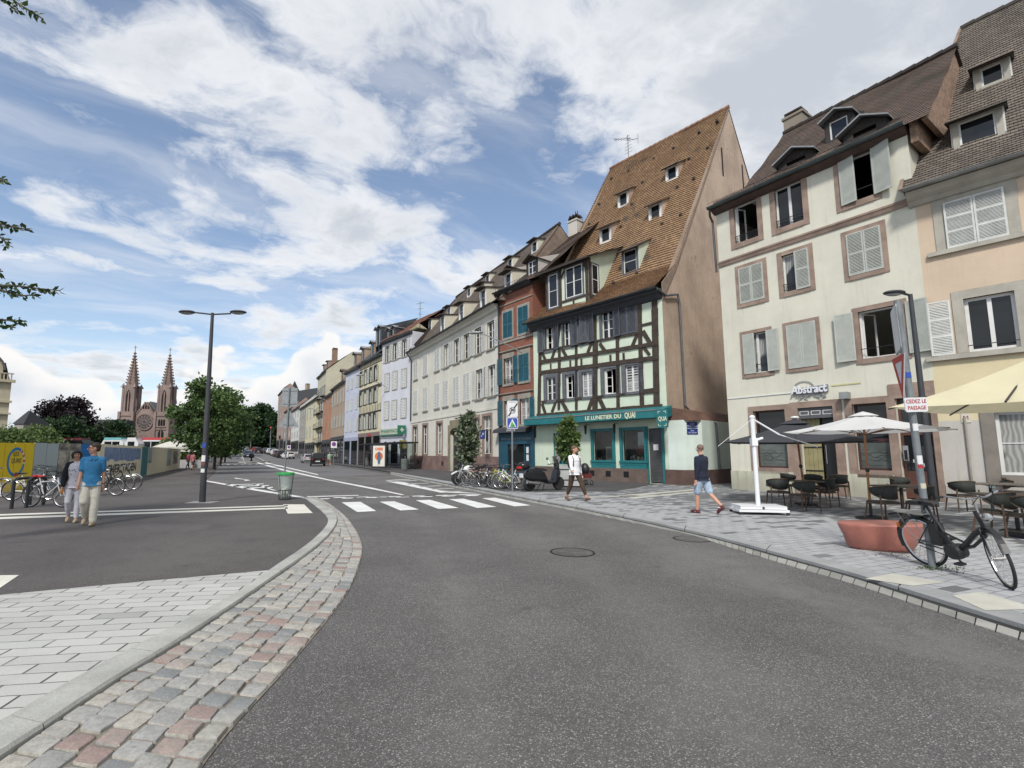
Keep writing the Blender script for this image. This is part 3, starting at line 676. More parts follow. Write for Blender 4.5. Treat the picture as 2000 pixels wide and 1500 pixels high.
def window(h,x0,x1,z0,z1,y=.16,nx=2,nz=2,fm=None,fw=.055,open_=None,curt=False,sill=None,glass=None,pane=True,parent=None,tr=None,name='window'):
    """frame with bars; sub-parts pane, curtain, open casement"""
    fm=fm or WHITEF; mb=MB(); W=x1-x0
    mb.box(x0,x0+fw,y-.03,y+.03,z0,z1).box(x1-fw,x1,y-.03,y+.03,z0,z1).box(x0+fw,x1-fw,y-.03,y+.03,z1-fw,z1).box(x0+fw,x1-fw,y-.03,y+.03,z0,z0+fw)
    if tr: mb.box(x0+fw,x1-fw,y-.028,y+.028,z0+(z1-z0)*tr-.04,z0+(z1-z0)*tr+.04)
    if open_ is None:
        for i in range(1,nx):
            c=x0+W*i/nx; w=.05 if i*2==nx else .02; mb.box(c-w,c+w,y-.032,y+.028,z0+fw,z1-fw)
        for j in range(1,nz):
            c=z0+(z1-z0)*j/nz; mb.box(x0+fw,x1-fw,y-.018,y+.018,c-.014,c+.014)
    o=mb.build(name,fm,parent or h.o)
    if open_ is None:
        if pane: MB().poly([(x0+fw,y+.005,z0+fw),(x1-fw,y+.005,z0+fw),(x1-fw,y+.005,z1-fw),(x0+fw,y+.005,z1-fw)]).build('pane',glass or (NETG if wr_rng.random()<.5 else GLASS),o)
    else:
        for side,ang in open_:
            T=Matrix.Translation((x0+fw if side=='l' else x1-fw,y+.02,0))@Matrix.Rotation(ang if side=='l' else -ang,4,'Z')
            lw=(W/2-fw)*(1 if side=='l' else -1); m2=MB(); m2.T=T
            m2.box(0,.045*(1 if side=='l' else -1),-.02,.02,z0+fw,z1-fw).box(lw-.045*(1 if side=='l' else -1),lw,-.02,.02,z0+fw,z1-fw).box(0,lw,-.019,.019,z0+fw,z0+fw+.05).box(0,lw,-.019,.019,z1-fw-.05,z1-fw)
            for j in range(1,nz): c=z0+(z1-z0)*j/nz; m2.box(0,lw,-.012,.012,c-.012,c+.012)
            cs=m2.build('casement',fm,o)
    if sill: 
        MB().box(x0-.06,x1+.06,-.07,.10,z0-.09,z0-.003).build('sill',sill,o)
    return o
def surround(h,x0,x1,z0,z1,w,m,parent=None,proud=.03,top=None,bottom=True,y=0,name='window_surround',bw=None):
    mb=MB(); t=top or w; b=bw or w
    mb.box(x0-w,x0,y-proud,y+.1,z0-(b if bottom else 0),z1+t).box(x1,x1+w,y-proud,y+.1,z0-(b if bottom else 0),z1+t).box(x0,x1,y-proud,y+.1,z1,z1+t)
    if bottom: mb.box(x0,x1,y-proud-.02,y+.1,z0-b,z0)
    return mb.build(name,m,parent or h.o)
def leaf(h,x0,x1,z0,z1,m,y=-.06,slats=18,panels=1,solid=False,rot=None,name='shutter',parent=None,th=.035):
    """one shutter leaf; rot=(hinge x, angle)"""
    mb=MB()
    if rot: mb.T=Matrix.Translation((rot[0],y,0))@Matrix.Rotation(rot[1],4,'Z')@Matrix.Translation((-rot[0],-y,0))
    f=.05; y0,y1=y-th/2,y+th/2
    mb.box(x0,x0+f,y0,y1,z0,z1).box(x1-f,x1,y0,y1,z0,z1).box(x0+f,x1-f,y0,y1,z1-f,z1).box(x0+f,x1-f,y0,y1,z0,z0+f*1.4)
    zs=[z0+f*1.4+(z1-f-z0-f*1.4)*i/panels for i in range(panels+1)]
    for k in range(1,panels): mb.box(x0+f,x1-f,y0,y1,zs[k]-.035,zs[k]+.035)
    if solid:
        mb.box(x0+f,x1-f,y-.008,y+.008,z0+f,z1-f)
        n=int((z1-z0)/.04)
        for i in range(n):
            z=z0+f*1.4+(z1-z0-2.4*f)*(i+.5)/n; mb.box(x0+f,x1-f,y-.013,y-.006,z-.008,z+.010)
    else:
        for k in range(panels):
            a=zs[k]+(.035 if k else 0); b=zs[k+1]-(.035 if k<panels-1 else 0); n=max(2,slats//panels); s=(b-a)/n; t=.012
            for i in range(n):
                c=a+s*(i+.5); yo,zo=.016,s*.34
                P=[(y-yo,c-zo),(y-yo,c-zo+t),(y+yo,c+zo+t),(y+yo,c+zo)]
                mb.prism(P,x0+f,x1-f,'x')
    return mb.build(name,m,parent or h.o)
def slope(h,prof,x0,x1,m,row=.17,name='roof',parent=None,th=.02,y_in=True):
    """courses of tiles from eave to ridge; prof [(y,z)...]; x0,x1 numbers or functions of fraction along"""
    L=[0]
    for a,b in zip(prof[:-1],prof[1:]): L.append(L[-1]+math.hypot(b[0]-a[0],b[1]-a[1]))
    n=max(2,int(L[-1]/row)); mb=MB()
    def P(t):
        s=t*L[-1]; i=next((k for k in range(len(L)-1) if L[k+1]>=s-1e-9),len(L)-2); f=(s-L[i])/(L[i+1]-L[i])
        a,b=prof[i],prof[i+1]; return a[0]+(b[0]-a[0])*f,a[1]+(b[1]-a[1])*f,(b[0]-a[0])/(L[i+1]-L[i]),(b[1]-a[1])/(L[i+1]-L[i])
    X0=x0 if callable(x0) else (lambda t:x0); X1=x1 if callable(x1) else (lambda t:x1)
    for i in range(n):
        t0,t1=i/n,(i+1)/n; ya,za,sy,sz=P(t0+1e-6); yb,zb_,sy2,sz2=P(t1)
        ny,nz=(-sz,sy); r=th
        # waviness of an old roof
        a0,a1=X0(t0),X1(t0); b0,b1=X0(t1),X1(t1)
        k=max(1,int((a1-a0)/1.5)); va=t0*n*row; vb=va+row
        for j in range(k):
            p0=a0+(a1-a0)*j/k;p1=a0+(a1-a0)*(j+1)/k;q0=b0+(b1-b0)*j/k;q1=b0+(b1-b0)*(j+1)/k
            w=lambda x,t:.035*math.sin(x*.9+t*5)+.02*math.sin(x*2.3+t*17)
            A=[(p0,ya+ny*(r+w(p0,t0)),za+nz*(r+w(p0,t0))),(p1,ya+ny*(r+w(p1,t0)),za+nz*(r+w(p1,t0))),(q1,yb+ny*w(q1,t1),zb_+nz*w(q1,t1)),(q0,yb+ny*w(q0,t1),zb_+nz*w(q0,t1))]
            Bq=[(p0,ya+ny*w(p0,t0),za+nz*w(p0,t0)),(p1,ya+ny*w(p1,t0),za+nz*w(p1,t0))]
            mb.poly(A,[(p0,va+.02),(p1,va+.02),(q1,vb-.001),(q0,vb-.001)]); mb.poly([Bq[0],Bq[1],A[1],A[0]],[(p0,va+.01),(p1,va+.01),(p1,va+.02),(p0,va+.02)])
    return mb.build(name,m,parent or h.o)
def gutter(h,x0,x1,z,y=-.5,m=None,r=.09,n=8):
    mb=MB(); m=m or ZINC
    prof=[(r*math.cos(t),-r*abs(math.sin(t))) for t in [PI*i/n for i in range(n+1)]]
    vs=[];fs=[]
    for x in (x0,x1):
        for (a,b) in prof: vs.append((x,y+a,z+b))
    k=n+1
    for i in range(n): fs.append((i,i+1,k+i+1,k+i))
    mb.add(vs,fs); mb.add([(x0,y+r,z),(x1,y+r,z),(x1,y-r,z),(x0,y-r,z)],[])
    mb.tube([(x0,y-r,z),(x1,y-r,z)],.014,6)
    return mb.build('gutter',m,h.o)
def drainpipe(h,pts,r=.055,m=None): return MB().tube(pts,r,8).build('drainpipe',m or ZINC,h.o)
def ridge(h,x0,x1,y,z,m,r=.13):
    mb=MB(); n=max(2,int((x1-x0)/.4))
    for i in range(n):
        a=x0+(x1-x0)*i/n; b=x0+(x1-x0)*(i+1)/n+.03; mb.tube([(a,y,z+.01),(b,y,z+.035)],[r,r*1.12],8)
    return mb.build('ridge_tiles',m,h.o)
def onroof(f,u,v,rf,lo=-1,hi=25):
    hi=min(hi,rf.ymax-1.0)
    """distance back at which the sight line meets the roof surface rf(y)->z"""
    for _ in range(50):
        m=(lo+hi)/2; x,z=f.loc(u,v,m)
        if z>rf(m): lo=m
        else: hi=m
    x,z=f.loc(u,v,lo); return x,lo,z
def prof_fn(prof):
    def rf(y):
        if y<=prof[0][0]: return prof[0][1]
        for a,b in zip(prof[:-1],prof[1:]):
            if y<=b[0]: return a[1]+(b[1]-a[1])*(y-a[0])/(b[0]-a[0])
        return prof[-1][1]
    rf.ymax=prof[-1][0]
    return rf
def inv_fn(prof):
    def yf(z):
        for a,b in zip(prof[:-1],prof[1:]):
            if z<=b[1]: return a[0]+(b[0]-a[0])*(z-a[1])/(b[1]-a[1])
        return prof[-1][0]
    return yf
def shed_dormer(h,prof,x,z,w,hg,tm,cheek,fm,kind='shed',pitch=.35,nx=1,nz=1,surr=.09,over=.18,yfront=None,win=True,roofm=None):
    rf=prof_fn(prof); yf=inv_fn(prof)
    y=yf(z)-.03 if yfront is None else yfront; d=MB(); zt=z+hg
    # back end of dormer roof: line from (y-over, zt-over*pitch) meets roof
    yb=y
    for i in range(400):
        yb+=.03
        if zt+.06+pitch*(yb-y)<=rf(yb) or yb>rf.ymax+.3: break
    zb=zt+.06+pitch*(yb-y)
    x0,x1=x-w/2-surr,x+w/2+surr
    body=MB()
    # front frame
    body.box(x0,x-w/2,y,y+.12,z-.1,zt).box(x+w/2,x1,y,y+.12,z-.1,zt).box(x-w/2,x+w/2,y,y+.12,zt-.06,zt).box(x-w/2-.03,x+w/2+.03,y-.04,y+.12,z-.1,z)
    D=body.build('dormer',fm,h.o)
    for xx,sg in ((x0,-1),(x1,1)):
        ck=MB()
        pts=[(y+.05,z-.1),(y+.05,zt+.02),(yb,zb)]
        # cheek down to the roof surface
        low=[(yy,rf(yy)-.06) for yy in (yb,(y+yb)/2,y+.05)]
        ck.prism([(y+.05,zt+.02),(yb,zb-.02)]+low[1:],xx-(.04 if sg<0 else 0),xx+(0 if sg<0 else .04),'x')
        ck.build('cheek',cheek,D)
    if kind=='shed':
        r=MB(); k=max(2,int(math.hypot(yb-y,zb-zt)/.16)); ya=y-over; za=zt+.06-over*pitch
        for i in range(k):
            t0,t1=i/k,(i+1)/k; a=(ya+(yb-ya)*t0,za+(zb-za)*t0); b=(ya+(yb-ya)*t1,za+(zb-za)*t1); e=.13*(1-0*t0)
            r.poly([(x0-e,a[0],a[1]+.03),(x1+e,a[0],a[1]+.03),(x1+e,b[0],b[1]+.005),(x0-e,b[0],b[1]+.005)],[(x0,i*.17+.02),(x1,i*.17+.02),(x1,i*.17+.169),(x0,i*.17+.169)])
            r.poly([(x0-e,a[0],a[1]-.01),(x1+e,a[0],a[1]-.01),(x1+e,a[0],a[1]+.03),(x0-e,a[0],a[1]+.03)],[(x0,0)]*4)
        for xx in (x0-.13,x1+.13): r.poly([(xx,ya,za-.06),(xx,yb,zb-.06),(xx,yb,zb+.01),(xx,ya,za+.03)],[(0,0)]*4)
        r.poly([(x0-.13,ya,za-.05),(x0-.13,yb,zb-.05),(x1+.13,yb,zb-.05),(x1+.13,ya,za-.05)],[(0,0)]*4)
        r.build('dormer_roof',tm,D)
    else: # little gabled roof with pediment
        r=MB(); gh=(x1-x0)*.28; e=.14; yb2=yf(zt+gh*.9)+.1; ya=y-over
        for sg in (-1,1):
            xe=x+sg*((x1-x0)/2+e)
            r.poly([(xe,ya,zt-.02),(x,ya,zt+gh+.05),(x,yb2,zt+gh+.05),(xe,yb2,zt-.02)],[(0,0),(0,.6),(yb2-ya,.6),(yb2-ya,0)])
            r.poly([(xe,ya,zt-.08),(x,ya,zt+gh-.01),(x,ya,zt+gh+.05),(xe,ya,zt-.02)],[(0,0)]*4)
            r.poly([(xe,ya,zt-.08),(xe,yb2,zt-.08),(xe,yb2,zt-.02),(xe,ya,zt-.02)],[(0,0)]*4)
        r.build('dormer_roof',roofm or tm,D)
        MB().prism([(x0,zt-.02),(x1,zt-.02),(x,zt+gh)],y,y+.08).build('pediment',fm,D)
    if win:
        f=.05; mb=MB(); a,b=x-w/2,x+w/2
        wf=WHITEF; yy=y+.05
        mb.box(a,a+f,yy,yy+.05,z,zt-.06).box(b-f,b,yy,yy+.05,z,zt-.06).box(a+f,b-f,yy,yy+.05,z,z+f).box(a+f,b-f,yy,yy+.05,zt-.06-f,zt-.06)
        for i in range(1,nx): mb.box(a+w*i/nx-.03,a+w*i/nx+.03,yy,yy+.05,z+f,zt-.06-f)
        for j in range(1,nz): mb.box(a+f,b-f,yy+.01,yy+.04,z+(hg)*j/nz-.015,z+hg*j/nz+.015)
        mb.build('window_frame',wf,D)
        MB().poly([(a+f,yy+.03,z+f),(b-f,yy+.03,z+f),(b-f,yy+.03,zt-.06-f),(a+f,yy+.03,zt-.06-f)]).build('pane',GLASS,D)
    return D
def chimney(h,x,y,z0,z1,w,m,cap='pot'):
    mb=MB(); mb.box(x-w/2,x+w/2,y-w/2,y+w/2,z0,z1); mb.box(x-w/2-.06,x+w/2+.06,y-w/2-.06,y+w/2+.06,z1-.12,z1-.001)
    C=mb.build('chimney',m,h.o); c=MB()
    if cap=='tiles':
        for i in range(3):
            a=x-w/2+w*(i+.5)/3
            for s in (-1,1): c.bar((a-.16*s,y-.3,z1),(a,y-.3,z1+.42),.04,.03); c.bar((a-.16*s,y+.3,z1),(a,y+.3,z1+.42),.04,.03)
            c.prism([(a-.2,z1+.18),(a,z1+.5),(a+.2,z1+.18),(a,z1+.42)],y-.36,y+.36)
        c.tube([(x,y,z1+.3),(x,y,z1+.85)],.03,6); c.tube([(x+.2,y,z1+.3),(x+.2,y,z1+.8)],.03,6)
        c.build('chimney_cap',T_BROWN,C)
    else:
        c.box(x-w/2+.04,x+w/2-.04,y-w/2+.04,y+w/2-.04,z1+.14,z1+.22)
        for dx in (-1,1):
            for dy in (-1,1): c.box(x+dx*(w/2-.1)-.05,x+dx*(w/2-.1)+.05,y+dy*(w/2-.1)-.05,y+dy*(w/2-.1)+.05,z1,z1+.14)
        c.build('chimney_cap',T_BROWN,C)
    return C
def along(P,vp,u):
    """point where a facade through P with vanishing point vp meets the sight line at u"""
    a=(vp-U0)/F*CP; dx,dy=a,1.0; b=(u-U0)/F*CP
    # P+t(dx,dy) ; x=b*y
    t=(b*P[1]-P[0])/(dx-b*dy); return (P[0]+t*dx,P[1]+t*dy)
def uy(u,y): return ((u-U0)/F*CP*y,y)
BR=G(1310,946,.05); BL=along(BR,127,1045)
yb=BL[1]; ratio=(885-541)/(885-570)
KR_=uy(976,yb*ratio)                      # brick left / white right
WLp=uy(802,KR_[1]*(295/195)); VLp=uy(743,WLp[1]*239/215); TLp=uy(699,VLp[1]*193/170); V2L=uy(671,TLp[1]*168/154); BrL=uy(645,V2L[1]*141/122)
AL=G(1431,955,.05); AR=along(AL,300,1840); CRp=along(AR,122,2180)
FB=Fac(BL,BR); FA=Fac(AL,AR); FC=Fac(AR,CRp); FK=Fac(KR_,BL); FW=Fac(WLp,KR_); FV=Fac(VLp,WLp); FT=Fac(TLp,VLp); FV2=Fac(V2L,TLp); FBr=Fac(BrL,V2L)
def c2(o,s): # crop pixel converter
    return lambda x,y:(o[0]+x*s,o[1]+y*s)

# ======================= CREAM BAR BUILDING (right) =======================
k6=c2((1380,200),480/1385); k7=c2((1380,680),620/1788)
CREAM=plaster('cream_render',(.57,.555,.46),.3,dirt=((.44,.41,.33),.64))
zE=FA.loc(1396,410)[1]
hA=House('bar_building','cream four-storey house with louvred grey shutters above the bar terrace','building',FA,zE,11,CREAM)
W=hA.W
def R6(a,b): return FA.rect(k6(*a),k6(*b))
def clampw(r): return r
sw=.16
wins=[]
# row, inner openings measured as surround outline minus border
def inner(r,w): return (r[0]+w,r[1]-w,r[2]+w,r[3]-w)
T1=inner(R6((125,578),(323,765)),.2); T2=inner(R6((350,480),(583,672)),.2)
a=FA.loc(*k6(735,310)); b=FA.loc(*k6(958,525)); T3=(a[0]+.05,b[0]-.05,b[1],FA.loc(*k6(835,305))[1])
M1=inner(R6((160,928),(353,1115)),.17); M2=inner(R6((395,853),(617,1055)),.17); M3=inner(R6((757,740),(1035,948)),.17)
L1=inner((FA.loc(*k6(187,1295))[0],FA.loc(*k7(385,150))[0],FA.loc(*k7(385,150))[1],FA.loc(*k6(187,1295))[1]),.15)
L2=inner((FA.loc(*k6(428,1240))[0],FA.loc(*k7(657,110))[0],FA.loc(*k7(657,110))[1],FA.loc(*k6(428,1240))[1]),.15)
a=FA.loc(*k6(855,1215)); b=FA.loc(1768,690); L3=(a[0],b[0],b[1],FA.loc(*k6(855,1195))[1])
# align the rows
def rowfix(rs):
    z0=sum(r[2] for r in rs)/len(rs); z1=sum(r[3] for r in rs)/len(rs); return [(r[0],r[1],z0,z1) for r in rs]
T1,T2,T3=rowfix([T1,T2,T3]); M1,M2,M3=rowfix([M1,M2,M3]); L1,L2,L3=rowfix([L1,L2,L3])
for r in (T1,T2,T3,M1,M2,M3,L1,L2,L3): hA.op(*r,.22)
G1=(*[FA.loc(*k7(272,500))[0],FA.loc(*k7(452,500))[0]],.95,FA.loc(*k7(275,358))[1]); G2=(FA.loc(*k7(835,500))[0],FA.loc(*k7(1040,600))[0],.95,FA.loc(*k7(805,315))[1])
zt=(G1[3]+G2[3])/2; G1=(G1[0],G1[1],1.0,zt); G2=(G2[0],G2[1],1.0,zt)
DA=(FA.loc(*k7(525,500))[0],FA.loc(*k7(725,500))[0],.06,zt); DB=(W-1.05,W-.16,.06,zt+.1)
for r in (G1,G2): hA.op(*r,.3)
hA.op(*DA,.3); hA.op(*DB,.3)
prA=[(-.42,zE-.12),(4.35,zE+4.65)]
hA.wall()
SQ=STONE
for r,w in ((T1,.2),(T2,.2),(T3,.2),(M1,.17),(M2,.17),(M3,.17),(L1,.15),(L2,.15),(L3,.17)): surround(hA,*r,w,SQ,bw=w+.02)
window(hA,*T1,open_=[('l',R(70))],nz=1); window(hA,*T2,nz=1); window(hA,*T3,open_=[('r',R(75))],nz=1)
window(hA,*M2,nz=1); window(hA,*L1,nz=1); window(hA,*L3,open_=[('l',R(65))],nz=1)
window(hA,*M1,nz=1); window(hA,*M3,nz=1); window(hA,*L2,nz=1)
def pair(h,r,m,y=-.045,**k):
    c=(r[0]+r[1])/2; leaf(h,r[0]-.02,c-.005,r[2]-.02,r[3]+.02,m,y,**k); leaf(h,c+.005,r[1]+.02,r[2]-.02,r[3]+.02,m,y,**k)
pair(hA,M1,GREYSH,slats=26,panels=2); pair(hA,M3,GREYSH,slats=26,panels=2)
c=(M2[0]+M2[1])/2; leaf(hA,c,M2[1]+.02,M2[2]-.02,M2[3]+.02,GREYSH,slats=26,panels=2)
c=(L1[0]+L1[1])/2; leaf(hA,L1[0]-.03,c-.05,L1[2],L1[3],GREYSH,solid=True); leaf(hA,L1[1]-.05,L1[1]+(c-L1[0])-.1,L1[2],L1[3],GREYSH,y=-.09,solid=True)
pair(hA,L2,GREYSH,solid=True,y=-.055)
wl=(L3[1]-L3[0])/2; leaf(hA,L3[0]-wl-.12,L3[0]-.14,L3[2]-.03,L3[3]+.03,GREYSH,y=-.07,solid=True,rot=(L3[0]-.14,R(7))); leaf(hA,L3[1]+.14,L3[1]+wl+.12,L3[2]-.03,L3[3]+.03,GREYSH,y=-.07,solid=True,rot=(L3[1]+.14,R(-7)))
wl=(T3[1]-T3[0])/2; leaf(hA,T3[0]-.02,T3[0]+wl,T3[2]-.03,T3[3]+.03,GREYSH,y=-.07,solid=True,rot=(T3[0],R(-8))); leaf(hA,T3[1]+.02,T3[1]+wl+.1,T3[2]-.03,T3[3]+.03,GREYSH,y=-.08,solid=True,rot=(T3[1],R(-12)))
# balustrade irons
def guard(h,r,z=.32,y=-.02,fancy=True,m=None):
    mb=MB(); mb.bar((r[0],y,r[2]+z),(r[1],y,r[2]+z),.025,.025)
    if fancy:
        mb.bar((r[0],y,r[2]+.08),(r[1],y,r[2]+.08),.02,.02); n=int((r[1]-r[0])/.09)
        for i in range(n+1):
            x=r[0]+(r[1]-r[0])*i/n; mb.bar((x,y,r[2]+.08),(x,y,r[2]+z),.014,.014)
        for i in range(0,n,2):
            x=r[0]+(r[1]-r[0])*(i+1)/n; mb.ring((x,y,r[2]+z*.62),.045,.008,'y',10,4)
    return mb.build('window_guard',m or IRON,h.o)
for r in (T1,T2): guard(hA,r)
guard(hA,M2); guard(hA,T3,.4,fancy=False); guard(hA,L3,.35,fancy=False); guard(hA,L1,.35,fancy=False)
# string course, cable line, plinth, eaves
zb_=FA.loc(1403,517)[1]
MB().prism([(-.0,zb_-.16),(-.05,zb_-.16),(-.09,zb_-.04),(-.12,zb_+.0),(-.12,zb_+.07),(0,zb_+.09)],0.0,W-.05,'x').build('string_course',STONE,hA.o)
zc=FA.loc(1422,779)[1]; MB().box(.02,FA.loc(1546,768)[0],-.03,-.002,zc-.02,zc+.02).build('cable_trunking',WHITEF,hA.o)
mb=MB(); pts=[0,G1[0]-.18,G1[1]+.17,DA[0]-.2,DA[1]+.2,G2[0]-.2,G2[1]+.2,DB[0]-.12]
PLR=plaster('plinth_render',(.47,.46,.36),.6,dirt=((.25,.24,.19),.58)); mb.box(0.0,DA[0]-.3,-.06,-.001,-.2,.85).build('plinth',PLR,hA.o); MB().box(DA[1]+.3,DB[0]-.2,-.06,-.001,-.2,.85).build('plinth',PLR,hA.o)
surround(hA,*G1,.2,STONE,bw=.24,proud=.04); surround(hA,*G2,.22,STONE,bw=.26,proud=.04); surround(hA,*DA,.28,STONE,bottom=False,top=.24,proud=.045,name='door_surround'); surround(hA,*DB,.15,STONE,bottom=False,top=.5,proud=.045,name='door_surround')
MB().box(G1[1]+.201,DA[0]-.281,-.035,-.002,.3,G1[3]-.2).build('stone_pier',STONE,hA.o)
FROST=mat('frosted_sheet',(.10,.115,.105),.35,.25,2,fine=.15); GREY0=mat('bar_grey_paint',(.085,.088,.095),.5,.1,3); MAROON=mat('maroon_frame',(.06,.02,.02),.5,.1,3); SCR=mat('scribble_dark',(.01,.01,.012),.6)
for r in (G1,G2):
    o=window(hA,*r,y=.2,fm=MAROON,nx=1,nz=1,fw=.07); zz_=r[2]+(r[3]-r[2])*.42
    MB().box(r[0]+.07,r[1]-.07,.17,.21,zz_,zz_+.12).build('transom',MAROON,o)
    MB().box(r[0]+.07,r[1]-.07,.19,.2,r[2]+.07,zz_-.02).build('frosted_panel',FROST,o)
    m=MB(); rr=random.Random(int(r[0]*10)); cx=(r[0]+r[1])/2; cz=(r[2]+zz_)/2
    for q in range(3):
        p=[(cx-.45+.1*i+rr.uniform(-.02,.02),.186,cz+.12-.13*q+rr.uniform(-.06,.06)) for i in range(9)]; m.tube(p,.007,4)
    for q in range(5): m.box(r[0]+.08,r[1]-.08,.186,.189,r[2]+.16+q*.14,r[2]+.164+q*.14)
    m.build('line_drawing',SCR,o)
# entrance: grey lintel board with three boxes, yellow planked leaf, dark leaf ajar
e=MB(); e.box(DA[0],DA[1],.05,.12,DA[3]-.42,DA[3]); E_=e.build('fanlight_board',GREY0,hA.o)
m=MB()
for i in range(3):
    cx=DA[0]+(DA[1]-DA[0])*(i+.5)/3; w=.16*(DA[1]-DA[0])/1.2; z0,z1=DA[3]-.29,DA[3]-.13
    for (x0,x1,a_,b_) in ((cx-w,cx+w,z1-.02,z1),(cx-w,cx+w,z0,z0+.02),(cx-w,cx-w+.02,z0+.02,z1-.02),(cx+w-.02,cx+w,z0+.02,z1-.02)): m.box(x0,x1,.04,.0499,a_,b_)
m.build('panel_outline',WHITEF,E_)
YEL=mat('ochre_planks',(.27,.24,.12),.7,.15,3,fine=.3)
m=MB(); xm=DA[0]+.62
for i in range(4): m.box(DA[0]+.02+i*.15,DA[0]+.16+i*.15,.26,.30,.3,DA[3]-.43)
dl=m.build('door',YEL,hA.o)
m=MB(); 
for z in (.9,1.8): m.box(DA[0]+.03,xm,.245,.258,z,z+.05)
m.build('iron_strap',IRON,dl)
m=MB(); m.box(xm+.04,DA[1]-.03,.34,.38,.3,DA[3]-.43); dk=m.build('door',mat('black_door',(.012,.012,.014),.35,.1,3),hA.o)
MB().box(xm+.5,xm+.68,.33,.339,.9,1.25).build('notice',WHITEF,dk); MB().tube([(xm+.12,.30,1.2),(xm+.12,.30,1.9)],.015,6).build('door_handle',ZINCL,dk)
MB().box(DA[0]-.05,DA[1]+.05,-.35,.2,.0,.2).build('door_step',STONE,hA.o)
# second door, brown, with stickers
m=MB(); m.box(DB[0],DB[1],.2,.26,.1,1.0); bd=m.build('door',mat('red_brown_door',(.085,.032,.022),.6,.15,3,fine=.2),hA.o)
m=MB(); m.box(DB[0],DB[0]+.08,.19,.27,1.0,DB[3]).box(DB[1]-.08,DB[1],.19,.27,1.0,DB[3]).box(DB[0]+.08,DB[1]-.08,.19,.27,2.2,2.3); m.build('door_frame',mat('red_brown_door',(.1,.04,.03)),bd)
MB().poly([(DB[0]+.08,.22,1.0),(DB[1]-.08,.22,1.0),(DB[1]-.08,.22,DB[3]),(DB[0]+.08,.22,DB[3])]).build('pane',GLASS,bd)
m=MB(); rr=random.Random(5)
for i in range(9): x=DB[0]+.35+rr.uniform(-.09,.09); z=1.0+i*.14; m.box(x,x+rr.uniform(.06,.14),.205,.212,z,z+rr.uniform(.05,.12))
m.build('sticker_strip',mat('sticker_pale',(.45,.45,.44),.6,.4,9),bd)
m=MB().box(G2[1]+.33,G2[1]+.47,-.03,-.005,1.35,1.85).build('intercom',ZINCL,hA.o); MB().box(G2[1]+.36,G2[1]+.44,-.036,-.031,1.38,1.7).build('keypad',IRON,m)
MB().box(G1[0]+.35,G1[0]+.85,-.065,-.059,.25,.5).build('cellar_vent',IRON,hA.o)
# eaves and roof
m=MB(); m.prism([(0,zE-.3),(-.12,zE-.28),(-.36,zE-.14),(-.36,zE-.05),(0,zE-.02)],-.05,W+.02,'x'); m.build('cornice',mat('brown_cornice',(.07,.042,.035),.8,.2,3,streak=.3),hA.o)
gutter(hA,-.12,W+.05,zE-.02,-.47,mat('zinc_green',(.07,.09,.09),.5,.2,2,metal=.4),.1)
rfA=prof_fn(prA); yR,zr=prA[-1]; xb=(1.3,0,0)
slope(hA,prA,lambda t:-.05 if t<.12 else 1.25,W+.7,T_BROWN)
m=MB(); m.add([(1.25,yR,zr),(W+.7,yR,zr),(W+.7,9.6,zE),(1.25,9.6,zE)],[(0,1,2,3)]); m.build('rear_roof',T_BROWN,hA.o)
m=MB(); m.prism([(-.3,zE-.1),(yR,zr-.08),(9.6,zE-.1)],1.3,1.45,'x').build('gable_wall',CREAM,hA.o); MB().prism([(-.3,zE-.1),(yR,zr-.08),(9.6,zE-.1)],W+.45,W+.6,'x').build('gable_wall',mat('rough_bricks',(.24,.16,.11),.9,.4,8,.6,30,fine=.4),hA.o)
m=MB(); m.add([(-.05,.1,zE-.02),(1.3,.1,zE-.02),(1.3,9.6,zE-.02),(-.05,9.6,zE-.02)],[(0,1,2,3)]); m.build('flat_roof',ZINC,hA.o)
ridge(hA,1.25,W+.7,yR,zr,T_BROWN)
m=MB()
for i in range(8): m.tube([(.2+i*.9,-.5,zE+.0),(.2+i*.9,-.5,zE+.16)],.008,4)
m.tube([(-.1,-.5,zE+.16),(W,-.5,zE+.16)],.008,4); m.build('snow_rail',IRON,hA.o)
x,y,z=onroof(FA,1640,240,prof_fn(prA)); x1_,z1_=FA.loc(1640,262,y) ; x,y,z=onroof(FA,1640,268,prof_fn(prA)); shed_dormer(hA,prA,x,z,.62,.85,T_BROWN,ZINC,DARKW,'gable',roofm=ZINCL,over=.3,surr=.14)
x,y,z=onroof(FA,1690,262,prof_fn(prA)); shed_dormer(hA,prA,x,z-.05,.7,.3,T_BROWN,DARKW,DARKW,'gable',roofm=ZINCL,over=.3,win=False,surr=.3)
x,y,z=onroof(FA,1556,318,prof_fn(prA)); shed_dormer(hA,prA,x,z-.05,.7,.25,T_BROWN,DARKW,DARKW,'gable',roofm=ZINCL,over=.3,win=False,surr=.3)
x,z=FA.loc(1542,262,yR-.3); chimney(hA,x,yR+.6,zr-2.5,FA.loc(1542,236,yR+.6)[1],.85,plaster('chimney_render',(.22,.19,.15),.5))
drainpipe(hA,[(-.02,-.47,zE-.1),(-.12,-.3,zE-.35),(-.12,-.1,zE-.6),(-.1,-.06,zE-3)],.05)
# exposed brick gable between this roof and the neighbour's
m=MB(); m.prism([(-.1,zE-.7),(-.1,zE+.1),(1.6,zE+1.0),(1.6,zE-.7)],W+.1,W+.3,'x'); m.build('brick_upstand',mat('rough_bricks',(.24,.16,.11),.9,.4,8,.6,30,fine=.4),hA.o)
